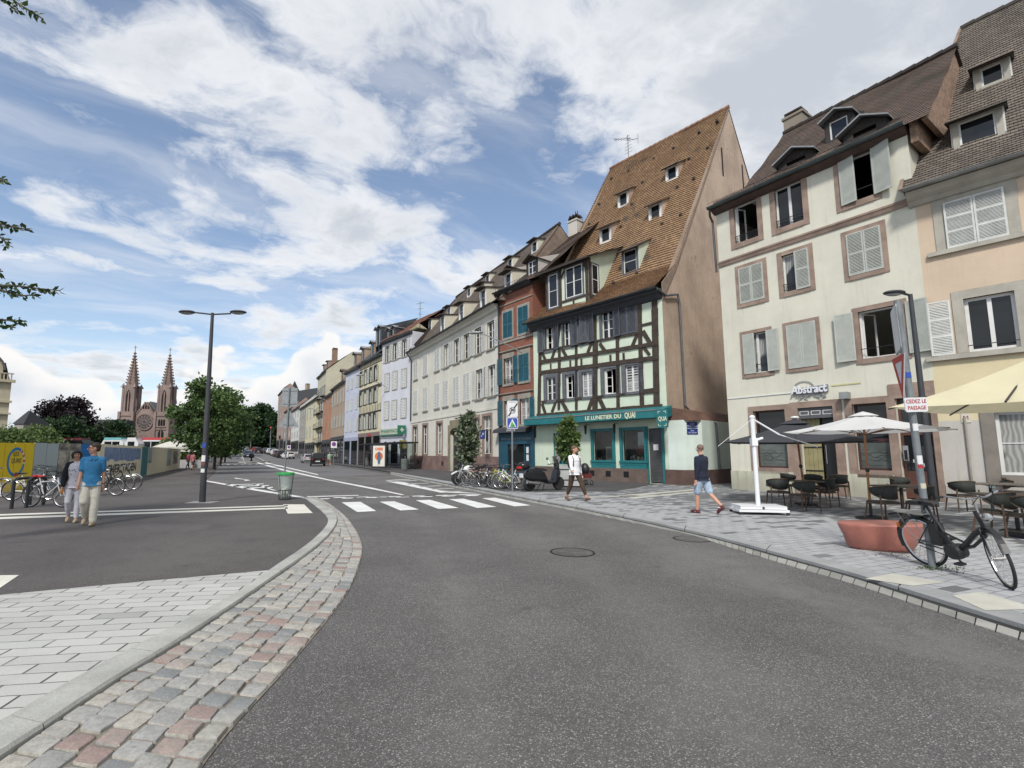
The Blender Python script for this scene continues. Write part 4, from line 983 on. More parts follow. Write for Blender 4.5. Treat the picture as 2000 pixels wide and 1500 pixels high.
# bar sign
SIGN=mat('sign_silver',(.36,.37,.39),.4,.1,4,metal=.3)
x0,z0=FA.loc(1548,770); x1,z1=FA.loc(1618,752); cx,cz=(x0+x1)/2,(z0+z1)/2; wd=(x1-x0)
sg=MB(); sg.prism([(cx-wd*.5,cz-.14),(cx-wd*.46,cz+.06),(cx-wd*.30,cz+.06),(cx-wd*.22,cz+.10),(cx+wd*.5,cz+.14),(cx+wd*.5,cz-.12),(cx+wd*.0,cz-.17)],-.08,-.02); sgo=sg.build('sign_board',mat('sign_back',(.22,.23,.25),.5,.1,4,metal=.3),hA.o)
t=text_mesh('sign_lettering','Abstract',.44,mat('sign_letters',(.62,.63,.66),.4,.05,4),sgo,(cx,-.12,cz+.01),ext=.03,bold=.012); t.scale=(wd*.98/t.dimensions.x if t.dimensions.x else 1,1,1)
m=MB(); rr=random.Random(9)
for kx in (-.25,-.05,.2,.33):
    p=[(cx+kx*wd*1.0+.12*math.sin(i*1.7+kx*9),-.05,cz+(-.12-.06*i if kx>-.3 else .1+.05*i)) for i in range(5)]; m.tube(p,[.022,.03,.016,.028,.012],5)
p=[(cx-.2+.35*math.cos(t_),-.04,cz+.1+.26*math.sin(t_)) for t_ in [PI*i/10 for i in range(11)]]; m.tube(p,.018,5)
m.build('sign_splashes',SIGN,sgo)
MB().box(x1+.1,x1+1.0,-.02,-.004,cz+.05,cz+.10).build('old_neon_tube',mat('yellow_strip',(.5,.48,.25),.5),hA.o)
m=MB(); m.box(DA[1]+.35,DA[1]+.6,-.35,-.02,DA[3]+.2,DA[3]+.45); m.build('wall_floodlight',ZINCL,hA.o)

# ======================= PEACH HOUSE (far right) =======================
k8=c2((1700,0),.49333)
PEACH=plaster('peach_render',(.53,.42,.31),.22); BUTTER=plaster('butter_render',(.58,.50,.32),.15); GREYST=mat('grey_stone_trim',(.36,.34,.29),.85,.12,2,.2,40,fine=.15,streak=.3); PALE=plaster('pale_render',(.44,.42,.38),.3)
zE=FC.loc(1775,384)[1]
hC=House('peach_house','peach and butter coloured house with white shutters behind the cream parasol','building',FC,zE,13,PEACH)
zs=FC.loc(1821,710)[1]; zs2=zs-1.9
a=FC.loc(*k8(290,810)); b=FC.loc(*k8(548,935)); U=(a[0],b[0],FC.loc(*k8(313,985))[1],a[1])
a=FC.loc(*k8(362,1190)); b=FC.loc(*k8(600,1385)); V_=(a[0]+.03,b[0],FC.loc(*k8(385,1395))[1],FC.loc(*k8(362,1185))[1])
U2=(U[0]+3.6,U[1]+3.6,U[2],U[3]); V2=(V_[0]+3.6,V_[1]+3.6,V_[2],V_[3])
Gw=(FC.loc(1953,900)[0],FC.loc(1953,900)[0]+1.7,.95,FC.loc(1945,805)[1])
for r in (U,V_,U2,V2,Gw): hC.op(*r,.2)
hC.bands=[zs,zs2]
hC.wall(mats=[PEACH,BUTTER,PALE,PEACH],mfun=lambda x,z:0 if z>zs else (1 if z>zs2 else 2))
for r in (U,U2): surround(hC,*r,.28,GREYST,bottom=False,top=.3); pair(hC,r,WHITESH,slats=30,panels=3,y=-.07); window(hC,*r); MB().box(r[0]-.5,r[1]+.5,-.12,.1,r[2]-.16,r[2]-.02).build('sill',GREYST,hC.o)
for r in (V_,V2):
    surround(hC,*r,.26,GREYST,bottom=False,top=.28); window(hC,*r,nz=1,fw=.09); MB().box(r[0]-1.0,r[1]+.9,-.14,.1,r[2]-.18,r[2]-.02).build('sill',GREYST,hC.o); guard(hC,r,.2,-.05,fancy=False)
    w=(r[1]-r[0])/2; leaf(hC,r[0]-.3-w,r[0]-.3,r[2]-.03,r[3]+.03,WHITESH,y=-.1,slats=30,panels=3,rot=(r[0]-.3,R(5))); leaf(hC,r[1]+.3,r[1]+.3+w,r[2]-.03,r[3]+.03,WHITESH,y=-.1,slats=30,panels=3)
surround(hC,*Gw,.3,mat('taupe_stone',(.19,.17,.145),.85,.15,2,.2,40,fine=.2),bw=.3,proud=.06); window(hC,*Gw,nz=2,fw=.08)
MB().tube([(.6,-.05,.1),(.6,-.05,zs2+.1)],.03,8).build('drainpipe',STONEG,hC.o)
pq=MB().box(Gw[0]-.72,Gw[0]-.5,-.02,-.002,2.55,2.85).build('wall_plaque',mat('plaque_pale',(.5,.45,.38),.6),hC.o); text_mesh('plaque_letter','M',.17,mat('plaque_ink',(.15,.05,.04),.6),pq,(Gw[0]-.61,-.024,2.7),ext=.002)
MB().box(0,hC.W,-.04,-.001,-.2,.6).build('plinth',PALE,hC.o)
m=MB(); m.prism([(0,zE-.45),(-.1,zE-.42),(-.2,zE-.3),(-.4,zE-.2),(-.55,zE-.06),(-.5,zE),(0,zE+.02)],-.15,hC.W,'x'); m.build('cornice',GREYST,hC.o)
gutter(hC,-.2,hC.W,zE+.02,-.68,mat('zinc_grey',(.20,.20,.19),.5,.2,2,metal=.3),.09)
prC=[(-.62,zE),(.6,zE+1.15),(7.25,zE+9.7)]; rfC=prof_fn(prC)
vg=lambda t:-.25+1.5*max(0,t-.12)/.88
slope(hC,prC,vg,hC.W,T_GREY,row=.19,th=.03); yc,zc_=prC[-1]
m=MB(); m.add([(1.25,yc,zc_),(hC.W,yc,zc_),(hC.W,13,zE),(-.25,13,zE),(-.2,.6,zE+1.1),(-.2,-.5,zE)],[(0,1,2,3),(0,3,5,4)]); m.build('rear_roof',T_GREY,hC.o); ridge(hC,1.25,hC.W,yc,zc_,T_GREY)
m=MB()
for i in range(20):
    t0,t1=i/20,(i+1)/20; q=[]
    for t in (t0,t1):
        s_=t*(1.64+10.8); p=(-.62+1.22*s_/1.68,zE+1.15*s_/1.68) if s_<1.68 else (.6+6.65*(s_-1.68)/10.8,zE+1.15+8.55*(s_-1.68)/10.8); q.append((vg(t)+.0,p[0],p[1]+.06))
    m.bar(q[0],q[1],.10,.05)
m.build('verge_mortar',MORT,hC.o)
for (u,v,w_,h_) in ((1912,278,.85,.95),(1940,162,.55,.75)):
    x,y,z=onroof(FC,u,v,prof_fn(prC)); shed_dormer(hC,prC,x,z,w_,h_,T_GREY,WHITESH,GREYST,'shed',pitch=.35,surr=.16,over=.35)
# ======================= HALF-TIMBERED HOUSE =======================
k4=c2((1000,480),1/3); k5=c2((1000,180),500/1875)
MINT=plaster('mint_render',(.52,.59,.47),.2); MINTP=plaster('mint_pale',(.56,.63,.57),.2); BROWNR=mat('brown_render',(.44,.335,.255),.92,.2,.45,.7,14,fine=.3,streak=.55,grime=.5,dirt=((.17,.11,.085),.6))
TEALF=mat('teal_paint',(.012,.135,.145),.5,.1,3,fine=.05)
f=FB; zE=f.loc(1285,566)[1]; W=f.W
hB=House('half_timbered_house','tall mint half-timbered house with huge ochre tiled roof and teal optician awning','building',f,zE,20,MINT)
ap=f.side(1422,210,W); yR,zR=ap; D=2*yR; hB.D=D
def Rk(a,b): return f.rect(k4(*a),k4(*b))
U=rowfix([Rk((195,475),(246,605)),Rk((300,450),(352,582)),Rk((395,425),(447,565)),Rk((522,382),(596,530)),Rk((625,355),(733,510))])
Lw=rowfix([Rk((203,780),(260,903)),Rk((314,760),(370,890)),Rk((410,742),(474,880)),Rk((540,722),(616,866)),Rk((664,702),(748,853))])
zaw=f.loc(1308,808)[1]
zgf=zaw-.1
gw=[(f.loc(*k4(478,1100))[0],f.loc(*k4(588,1100))[0]),(f.loc(*k4(648,1100))[0],f.loc(*k4(775,1100))[0])]
rol=(f.loc(*k4(797,1100))[0],f.loc(*k4(878,1100))[0]); lft=(f.loc(*k4(240,1100))[0],f.loc(*k4(335,1100))[0])
gz0,gz1=f.loc(*k4(700,1258))[1],f.loc(*k4(700,1080))[1]
for r in U+Lw: hB.op(*r,.2)
for g in gw: hB.op(g[0],g[1],gz0,gz1,.25)
hB.op(rol[0],rol[1],.06,gz1+.05,.3); hB.op(lft[0],lft[1],gz0-.3,gz1,.2)
hB.wall(mats=[MINT,BROWNR],mfun=lambda x,z:0,gable=(yR,zR))
# flank below stays one render: a slim mint return at the corner
for i,r in enumerate(U):
    if i==4: 
        surround(hB,*r,.10,CHARF,proud=.05); pair(hB,r,CHARSH,slats=24,y=-.08); window(hB,*r,fm=WHITEF); continue
    surround(hB,*r,.13,CHARF,proud=.05,bw=.14); window(hB,*r,nz=3,open_=[('l',R(20)),('r',R(15))] if i==0 else None)
    w=.42
    leaf(hB,r[1]+.12,r[1]+.12+w,r[2]-.05,r[3]+.05,CHARSH,y=-.11,slats=24,rot=(r[1]+.12,R(-12)))
    if i in (0,2): leaf(hB,r[0]-.12-w,r[0]-.12,r[2]-.05,r[3]+.05,CHARSH,y=-.11,slats=24,rot=(r[0]-.12,R(10)))
leaf(hB,U[2][1]-.45,U[2][1]+.0,U[2][2],U[2][3],CHARSH,y=-.12,slats=24,rot=(U[2][1],R(14)))
BLIND=mat('blind_strips',(.35,.36,.37),.6,.1,3)
for i,r in enumerate(Lw):
    surround(hB,*r,.24,CHARF,proud=.06,bw=.14,top=.2); o=window(hB,*r,nz=3,open_=[('l',R(30))] if i in (1,3) else None,y=.1)
    if i in (2,4):
        m=MB(); n=9
        for j in range(n): z=r[2]+.08+(r[3]-r[2]-.16)*j/n; m.box(r[0]+.08,r[1]-.08,.099,.103,z,z+.07)
        m.build('blind',BLIND,o)
# timber frame
TIMB=mat('old_oak',(.045,.032,.024),.85,.35,5,.6,25,fine=.3)
m=MB()
def tb(a,b,w,y=-.035,th=.05):
    p=f.loc(*k4(*a)); q=f.loc(*k4(*b)); P=Vector((p[0],y,p[1])); Q=Vector((q[0],y,q[1])); dr=(Q-P).normalized(); nn=Vector((-dr.z,0,dr.x))*w/2; k=int((Q-P).length/.8)+1
    # slightly uneven hewn edges
    for i in range(k):
        A=P.lerp(Q,i/k); B=P.lerp(Q,(i+1)/k); j=[uni(.9,1.08) for _ in range(2)]
        vs=[A-nn*j[0],B-nn*j[1],B+nn*j[1],A+nn*j[0]]; vs=[v+Vector((0,-th/2,0)) for v in vs]+[v+Vector((0,th/2,0)) for v in vs]
        m.add(vs,[(0,1,2,3),(7,6,5,4),(0,4,5,1),(1,5,6,2),(2,6,7,3),(3,7,4,0)])
H_=[((150,1000),(884,945),.34,-.07),((176,915),(862,852),.14,-.036),((166,745),(862,655),.24,-.045),((166,682),(858,572),.22,-.045),((170,618),(752,512),.12,-.036),((135,452),(862,268),.42,-.06)]
for a,b,w_,y in H_: tb(a,b,w_,y,.08)
for a,b,w_ in [((166,640),(160,985),.26),((168,470),(166,640),.2),((283,455),(268,600),.16),((280,600),(276,960),.2),((378,590),(379,960),.17),((372,430),(376,590),.16),((490,560),(488,975),.34),((487,390),(490,560),.2),((613,370),(618,525),.2),((619,525),(624,960),.2),((748,325),(752,500),.24),((752,500),(764,948),.24),((836,290),(850,940),.34)]: tb(a,b,w_)
for a,b,w_ in [((756,468),(832,450),.14),((764,850),(852,838),.14),((180,628),(202,682),.18),((252,612),(232,672),.2),((296,606),(328,662),.2),((466,572),(442,636),.2),((516,572),(550,622),.2),((738,512),(706,590),.2),((768,500),(812,572),.22),
   ((178,925),(198,985),.2),((258,915),(236,975),.2),((290,905),(328,975),.24),((474,892),(448,968),.22),((512,892),(548,968),.24),
   ((228,690),(230,740),.1),((343,672),(344,722),.12),((408,662),(409,712),.12),((578,640),(580,690),.12),((655,628),(657,678),.12),((770,590),(808,640),.16)]: tb(a,b,w_,-.03,.04)
m.build('timber_frame',TIMB,hB.o)
# ground floor volume wider than the storeys above, with chamfered corner
xg=f.loc(1338,900)[0]; ch=.9
m=MB(); m.prism([(W-.02,-.06),(xg,-.06),(xg+.55,.75),(xg+.55,6.5),(W-.02,6.5)],-.2,zaw-.35,'z'); m.build('corner_block',MINTP,hB.o,fix=True)
m=MB(); m.prism([(rol[1]+.12,-.10),(xg+.02,-.10),(xg+.59,.74),(xg+.59,6.5),(W,6.5),(W,.5),(rol[1]+.12,.02)],-.2,.78,'z').build('plinth',mat('red_stone_plinth',(.095,.055,.045),.75,.25,2,.3,30,fine=.2,streak=.2),hB.o,fix=True)
m=MB(); m.box(0,rol[0]-.05,-.09,-.005,-.2,.78)
m.build('plinth',mat('grey_red_plinth',(.13,.095,.08),.85,.2,2,.3,30,fine=.3,streak=.3),hB.o)
m=MB()
for u in (475,570,675): x=f.loc(*k4(u,1350))[0]; m.box(x-.16,x+.16,-.095,-.0901,.3,.62)
m.build('cellar_vent',DARK,hB.o)
m=MB(); m.prism([(W-.02,zaw-.35),(xg+.55,zaw-.4),(xg+.3,zaw+.1),(W-.02,zaw+.35)],-.0,6.5,'y'); m.build('flank_ledge',mat('dark_brown_render',(.13,.07,.05),.9,.3,1.5,.4,20),hB.o)
# awning cassette + fascia
x0,x1=f.loc(1043,825)[0],W+.25
m=MB(); m.prism([(0,zaw+.42),(-.75,zaw+.22),(-.95,zaw+.13),(-.95,zaw-.22),(-.70,zaw-.26),(0,zaw-.1)],x0,x1,'x'); aw=m.build('shop_awning',TEALF,hB.o)
MB().bar((x0,-.96,zaw+.16),(x1,-.96,zaw+.16),.03,.05).build('awning_trim',mat('grey_strip',(.15,.16,.17),.5),aw)
LET=mat('cream_letters',(.60,.60,.42),.6,.05)
xc=f.loc(1181,818)[0]
t1=text_mesh('awning_lettering','LE LUNETIER DU',.30,LET,aw,(0,-.962,zaw-.045),ext=.004,bold=.008); xa,xb=f.loc(1143,822,-.96)[0],f.loc(1213,816,-.96)[0]
def fit(t,a,b):
    bpy.context.view_layer.update(); w=max(v.co.x for v in t.data.vertices)-min(v.co.x for v in t.data.vertices); t.scale=((b-a)/w,1,1); t.location.x=(a+b)/2
fit(t1,xa,xb); t2=text_mesh('awning_lettering','QUAI',.42,LET,aw,(0,-.962,zaw-.035),ext=.004,bold=.012); fit(t2,f.loc(1220,814,-.96)[0],f.loc(1241,812,-.96)[0])
hs=MB(); xs_=f.loc(1294,830,-1.1)[0]; hs.box(xs_-.28,xs_+.28,-1.12,-1.06,zaw-.75,zaw+.15); so_=hs.build('hanging_sign',TEALF,hB.o); t3=text_mesh('sign_lettering','QUA',.30,LET,so_,(xs_,-1.123,zaw-.32),ext=.003,bold=.006); fit(t3,xs_-.2,xs_+.24)
m=MB()
for (p,q) in (((-.2,.05),(-.08,.05)),((.2,.05),(.08,.05)),((-.2,-.65),(-.08,-.65)),((.2,-.65),(.08,-.65))): m.box(xs_+p[0],xs_+q[0],-1.125,-1.121,zaw+p[1]-.012,zaw+p[1]+.012)
for (x_,z_) in ((-.2,-.0),(.2,-.0),(-.2,-.6),(.2,-.6)): m.box(xs_+x_-.012,xs_+x_+.012,-1.125,-1.121,zaw+z_-.05,zaw+z_+.05)
m.build('sign_corner_marks',LET,so_); MB().box(xs_-.02,xs_+.02,-1.06,-.94,zaw-.2,zaw+.0).build('sign_bracket',IRON,so_)
# shop windows
for i,g in enumerate(gw):
    a,b=g; o=MB(); x0_,x1_=a-.17,b+.17; zt=gz1+.15
    o.box(x0_,a,-.08,.02,.78,zt).box(b,x1_,-.08,.02,.78,zt).box(a,b,-.08,.02,gz1,zt).box(a,b,-.08,.02,.78,gz0).box(x0_-.04,x1_+.04,-.12,-.081,gz0-.12,gz0-.02)
    O=o.build('shop_window',TEALF,hB.o); MB().poly([(a,.06,gz0),(b,.06,gz0),(b,.06,gz1),(a,.06,gz1)]).build('pane',CLEAR,O)
    o=MB(); o.box(a+.12,b-.12,-.09,-.0801,.95,gz0-.22); o.build('panel_moulding',mat('teal_dark',(.01,.10,.11),.5),O)
    # display behind the glass
    dsp=MB(); dsp.box(a-.1,b+.1,.1,1.0,gz0-.1,gz0-.02); dsp.build('display_shelf',mat('display_wood',(.22,.17,.1),.7),O)
    bk=MB(); bk.box(a-.3,b+.3,1.1,1.15,gz0-.1,gz1+.2); bk.build('display_back',mat('display_back',(.10,.095,.075),.9,.5,1.6),O)
    rr=random.Random(i+4); m=MB()
    for q in range(7):
        x=a+.1+(b-a-.2)*q/6.5; hh=rr.uniform(.06,.3); m.box(x,x+.12,.2+rr.random()*.4,.32+rr.random()*.4,gz0-.018,gz0+hh)
    m.build('display_items',mat('display_items',(.35,.33,.28),.6,.7,6),O)
    if i==0: m=MB(); m.box(a+(b-a)*.58,a+(b-a)*.86,.12,.14,gz0,gz0+.75); m.build('picture_frame',mat('frame_cream',(.5,.45,.32),.6),O); m=MB(); m.box(a+(b-a)*.62,a+(b-a)*.82,.115,.1199,gz0+.07,gz0+.68); m.build('picture',mat('picture_grey',(.2,.2,.19),.7,.4,8),O)
    else: m=MB(); m.box(b-.42,b-.03,.07,.08,gz1-1.0,gz1-.12); m.build('poster',mat('poster_pale',(.48,.5,.52),.6,.2,3),O); m=MB(); m.box(b-.45,b-.03,.07,.08,gz0+.35,gz0+.8); m.build('poster',mat('poster_red',(.22,.06,.06),.6,.4,5),O)
m=MB(); 
for i in range(38): z=.1+i*(gz1-.1)/38; m.box(rol[0],rol[1],.08,.12,z+.012,z+(gz1-.1)/38)
rs=m.build('roller_shutter',mat('roller_grey',(.085,.085,.088),.55,.15,3,metal=.3),hB.o); MB().box((rol[0]+rol[1])/2-.15,(rol[0]+rol[1])/2+.12,.07,.079,1.75,2.05).build('paper_notice',WHITEF,rs)
MB().box(rol[0]-.12,rol[0]-.002,-.08,.02,.1,gz1+.15).box(rol[1]+.002,rol[1]+.12,-.08,.02,.1,gz1+.15).build('door_frame',TEALF,hB.o)
o=window(hB,lft[0],lft[1],gz0-.3,gz1,fm=TEALF,nx=2,nz=1,y=.1)
m=MB()
for x in ((gw[0][0]-.3),(gw[1][0]-.28)):
    m.bar((x,-.05,zaw-.35),(x,-.35,zaw-.35),.03,.03); m.lathe([(.03,zaw-.38),(.09,zaw-.45),(.06,zaw-.85),(.03,zaw-.9)],(x,-.35,0),6)
m.build('wall_lantern',IRON,hB.o)
# blue street plates on the chamfered corner
ang=math.atan2(.81,.55); pl=MB(); pl.T=Matrix.Translation((xg,-.06,0))@Matrix.Rotation(ang,4,'Z')
NAVY=mat('enamel_blue',(.012,.03,.18),.35,.05)
pl.box(.2,.75,-.03,-.005,2.85,3.12).box(.2,.75,-.03,-.005,2.52,2.80); P_=pl.build('street_plate',NAVY,hB.o)
for z,s_ in ((3.03,'QUAI'),(2.92,'ST-NICOLAS'),(2.70,'RUE'),(2.60,'DU QUAI')):
    c_=Matrix.Translation((xg,-.06,0))@Matrix.Rotation(ang,4,'Z')@Vector((.475,-.034,z)); t=text_mesh('plate_lettering',s_,.10,WHITEF,P_,c_,rot=(PI/2,0,ang),ext=.001)
# eaves
m=MB(); m.prism([(0,zE-.55),(-.12,zE-.52),(-.3,zE-.3),(-.45,zE-.22),(-.5,zE-.05),(0,zE)],-.1,W+.02,'x'); m.build('cornice',mat('slate_cornice',(.035,.037,.045),.6,.2,3),hB.o)
gutter(hB,-.35,W+.05,zE-.02,-.62,ZINC,.1)
prB=[(-.6,zE),(1.6,zE+1.75),(yR,zR)]; rfB=prof_fn(prB)
rl=f.loc(1188,338,yR)[0]
slope(hB,prB,lambda t:-.35+t*0,W+.04,T_ORANGE,row=.22,th=.06)
m=MB(); m.add([(-.35,yR,zR),(W+.04,yR,zR),(W+.04,D+.4,zE),(-.35,D+.4,zE)],[(0,1,2,3)]); m.build('rear_roof',T_ORANGE,hB.o)
m=MB(); m.add([(W,1.6,zE+1.6),(W,yR,zR-.05),(W,0,zE-.05)],[(0,1,2)]); 
ridge(hB,-.35,W+.04,yR,zR,mat('ridge_orange',(.25,.14,.09),.85,.3,3,fine=.3))
m=MB(); m.prism([(0,zE-.6),(1.6,zE+1.5),(yR,zR-.12),(yR,zR+.03),(1.6,zE+1.78),(0,zE+.35)],W+.0,W+.06,'x'); m.build('verge',MORT,hB.o,fix=True)
m=MB(); 
for (u,v,hh) in ((1540,510,2.0),(1690,620,1.8)): 
    yy,zz_=f.side(*k5(u,v),W); m.prism([(yy-.1,zz_-hh/2),(yy+.1,zz_-hh/2),(yy+.1,zz_+hh/2),(yy-.1,zz_+hh/2)],W+.001,W+.012,'x')
m.build('slit_window',DARK,hB.o)
yy,zz_=f.side(1398,510,W)
# little ventilator tiles scattered over the slope
for (u,v) in ((1503,217),(1372,298),(1185,412),(1043,490),(858,580),(732,637),(1435,412),(1298,490),(960,665),(882,825),(642,823),(1335,638),(1215,702),(1240,902),(1103,968),(800,990),(570,970),(920,1328),(748,1400)):
    x,y,z=onroof(f,*k5(u,v),rfB); m=MB()
    if -.3<x<W: m.prism([(x-.09,z-.04),(x+.09,z-.04),(x+.06,z+.09),(x-.06,z+.09)],y-.14,y+.1,'y').build('vent_tile',T_BROWN,hB.o)
for (u,v,w_,h_,nz) in ((1172,640,.62,.95,1),(815,830,.62,1.0,1),(1050,935,.62,1.05,1),(685,1095,.66,1.05,1),(868,1325,.85,1.5,2)):
    x,y,z=onroof(f,*k5(u,v),rfB); shed_dormer(hB,prB,x,z,w_,h_,T_BROWN,MINT if nz==2 else BROWNR,CHARF if nz==2 else WHITEF,'shed',pitch=.55,nz=nz,surr=.12,over=.35)
# large timbered dormer at the left end of the eaves
x0=f.loc(1068,575)[0]-.15; x1=f.loc(1148,560)[0]; zb=zE+.35; zt=f.loc(1130,508,.1)[1]
m=MB(); yf_=.1
def rf2(y): return rfB(y)
yy=yf_
while zt+.42*(yy-yf_)>rf2(yy) and yy<12: yy+=.05
yk=yy; zk=zt+.42*(yk-yf_)
m.box(x0,x1,yf_,yf_+.08,zE-.2,zt); dm=m.build('dormer',MINT,hB.o)
m=MB(); pts=[(yf_,zt),(yk,zk),(yk-2,rfB(yk-2)-.1),(yf_,zE)]
m.prism(pts,x1-.05,x1,'x').prism(pts,x0,x0+.05,'x'); m.build('cheek',MINT,dm,fix=True)
class _S: pass
q=_S(); q.o=hB.o
so_=slope(hB,[(yf_-.5,zt-.12),(yk,zk+.02)],x0-.5,x1+.35,T_BROWN,parent=dm,name='dormer_roof')
m=MB(); m.prism([(yf_-.5,zt-.2),(yk,zk-.08),(yk,zk),(yf_-.5,zt-.13)],x1+.28,x1+.34,'x').prism([(yf_-.5,zt-.2),(yk,zk-.08),(yk,zk),(yf_-.5,zt-.13)],x0-.49,x0-.43,'x').box(x0-.5,x1+.35,yf_-.5,yf_-.46,zt-.25,zt-.12); m.build('fascia',DARKW,dm)
m=MB(); Wd=x1-x0
for xx in (x0+.1,x0+Wd*.36,x1-.12): m.box(xx-.1,xx+.1,yf_-.04,yf_-.002,zE,zt)
m.box(x0,x1,yf_-.045,yf_-.003,zt-.2,zt).box(x0+Wd*.36,x1,yf_-.045,yf_-.003,zE+.85,zE+1.0)
m.box(x0+Wd*.66-.06,x0+Wd*.66+.06,yf_-.035,yf_-.002,zE,zE+.85)
m.bar((x0+Wd*.36,yf_-.02,zt-.9),(x0+Wd*.5,yf_-.02,zt-.15),.03,.12); m.bar((x1-.1,yf_-.02,zt-.9),(x1-.35,yf_-.02,zt-.15),.03,.12)
m.box(x1+.001,x1+.03,yf_,yf_+.22,zE,zt).box(x1+.001,x1+.03,yf_+.22,yf_+1.3,zE+.75,zE+.9)
m.build('dormer_timbers',TIMB,dm)
for (a,b,z0,z1,nx) in ((x0+.28,x0+Wd*.30,zE+.75,zt-.35,1),(x0+Wd*.50,x1-.42,zE+1.05,zt-.3,2)):
    m=MB(); y=yf_-.06; fr=.05
    m.box(a-.1,a,y,y+.05,z0-.1,z1+.1).box(b,b+.1,y,y+.05,z0-.1,z1+.1).box(a,b,y,y+.05,z1,z1+.1).box(a,b,y,y+.05,z0-.1,z0); m.build('window_surround',CHARF,dm)
    m=MB(); m.box(a,a+fr,y+.0,y+.04,z0,z1).box(b-fr,b,y+.0,y+.04,z0,z1).box(a,b,y+.001,y+.04,z0,z0+fr).box(a,b,y+.001,y+.04,z1-fr,z1).box(a,b,y+.01,y+.03,(z0+z1)/2-.015,(z0+z1)/2+.015)
    if nx==2: m.box((a+b)/2-.04,(a+b)/2+.04,y,y+.04,z0+fr,z1-fr)
    m.build('window_frame',WHITEF,dm); MB().poly([(a,y+.03,z0),(b,y+.03,z0),(b,y+.03,z1),(a,y+.03,z1)]).build('pane',GLASS,dm)
a,b,z0,z1=yf_+.3,yf_+.95,zE+1.0,zt-.35
m=MB(); m.box(x1+.002,x1+.05,a-.08,b+.08,z0-.08,z0).box(x1+.002,x1+.05,a-.08,b+.08,z1,z1+.08).box(x1+.002,x1+.05,a-.08,a,z0,z1).box(x1+.002,x1+.05,b,b+.08,z0,z1); m.build('window_surround',CHARF,dm)
m=MB(); m.box(x1+.002,x1+.04,a,a+.06,z0,z1).box(x1+.002,x1+.04,b-.06,b,z0,z1).box(x1+.002,x1+.04,a+.06,b-.06,z0,z0+.06).box(x1+.002,x1+.04,a+.06,b-.06,z1-.06,z1).box(x1+.002,x1+.03,a+.06,b-.06,(z0+z1)/2-.02,(z0+z1)/2+.02); m.build('window_frame',WHITEF,dm)
MB().poly([(x1+.015,a,z0),(x1+.015,b,z0),(x1+.015,b,z1),(x1+.015,a,z1)]).build('pane',GLASS,dm)
# drainpipe down the flank
yy1,zz1=f.side(1323,575,W+.12); yy3,zz3=f.side(1333,805,W+.12)
drainpipe(hB,[(W+.05,-.55,zE-.12),(W+.12,.2,zE-.35),(W+.14,yy1,zz1),(W+.14,yy1+.15,zz1-.5),(W+.14,yy1+.2,zaw+.5),(W+.3,yy1+.6,zaw+.1),(xg+.62,2.2,zaw-.45),(xg+.64,2.3,.8)],.06,mat('zinc_mid',(.12,.13,.14),.5,.15,2,metal=.4))
# TV aerial on the ridge
m=MB(); xx=f.loc(1228,318,yR)[0]; zt_=f.loc(1228,262,yR)[1]
m.tube([(xx,yR,zR-.2),(xx,yR,zt_)],.035,6); m.tube([(xx-1.2,yR,zt_+.2),(xx+.3,yR-.1,zt_-.5)],.02,5)
for i in range(7): a=i/6; c_=(xx-1.2+1.5*a,yR,zt_+.2-.7*a); m.tube([(c_[0],c_[1]-.3,c_[2]),(c_[0],c_[1]+.3,c_[2])],.012,4)
m.tube([(xx,yR,zt_-.5),(xx+.9,yR,zt_-.8)],.02,5); m.tube([(xx+.9,yR,zt_-.4),(xx+.9,yR,zt_-1.2)],.014,4)
for i in range(6): z=zR+.6+i*.28; m.tube([(xx-.35+.03*i,yR,z),(xx+.35-.03*i,yR,z)],.012,4)
m.build('roof_aerial',mat('aerial_metal',(.12,.12,.12),.5,metal=.5),hB.o)

# ======================= BRICK HOUSE =======================
k3=c2((780,380),.4); kb=c2((960,560),120/450)
BRICK=bpy.data.materials.new('red_brick'); BRICK.use_nodes=True; N=NT(BRICK.node_tree); b_=N.n['Principled BSDF']; tc=N.new('ShaderNodeTexCoord').outputs['Object']; X,Y,Z=N.sep(tc)[0:3]
bt=N.new('ShaderNodeTexBrick'); N.l.new(N.comb(N.m('ADD',X,Y),Z,0),bt.inputs[0]); bt.inputs['Color1'].default_value=(.26,.075,.042,1); bt.inputs['Color2'].default_value=(.17,.055,.035,1); bt.inputs['Mortar'].default_value=(.17,.12,.09,1); bt.inputs['Scale'].default_value=1; bt.inputs['Mortar Size'].default_value=.008; bt.inputs['Brick Width'].default_value=.22; bt.inputs['Row Height'].default_value=.075
N.l.new(N.mix(N.mapr(N.noise(tc,1.2,6,.7),.4,.7,0,.4),bt.outputs[0],(.14,.07,.05)),b_.inputs['Base Color']); b_.inputs['Roughness'].default_value=.9
f=FK; zE=f.loc(978,574)[1]
hK=House('brick_house','narrow red brick house with teal shutters over a dark blue bakery front','building',f,zE,12,BRICK)
W=hK.W
def Rb(a,b): return f.rect(kb(*a),kb(*b))
T=rowfix([Rb((105,200),(175,360)),Rb((252,130),(330,310))]); M=rowfix([Rb((130,520),(180,700)),Rb((262,490),(320,680))]); B_=rowfix([Rb((125,830),(180,1010)),Rb((275,820),(320,1000))])
for rs in (T,M,B_):
    a=rs[0]; wdt=.95; c1_=W*.29; c2_=W*.74
    rs[0]=(c1_-wdt/2,c1_+wdt/2,a[2],a[3]); rs[1]=(c2_-wdt/2,c2_+wdt/2,a[2],a[3])
    for r in rs: hK.op(*r,.2)
zsh=f.loc(1000,842)[1]
hK.op(.35,W-.3,.4,zsh-.9,.25)
hK.wall()
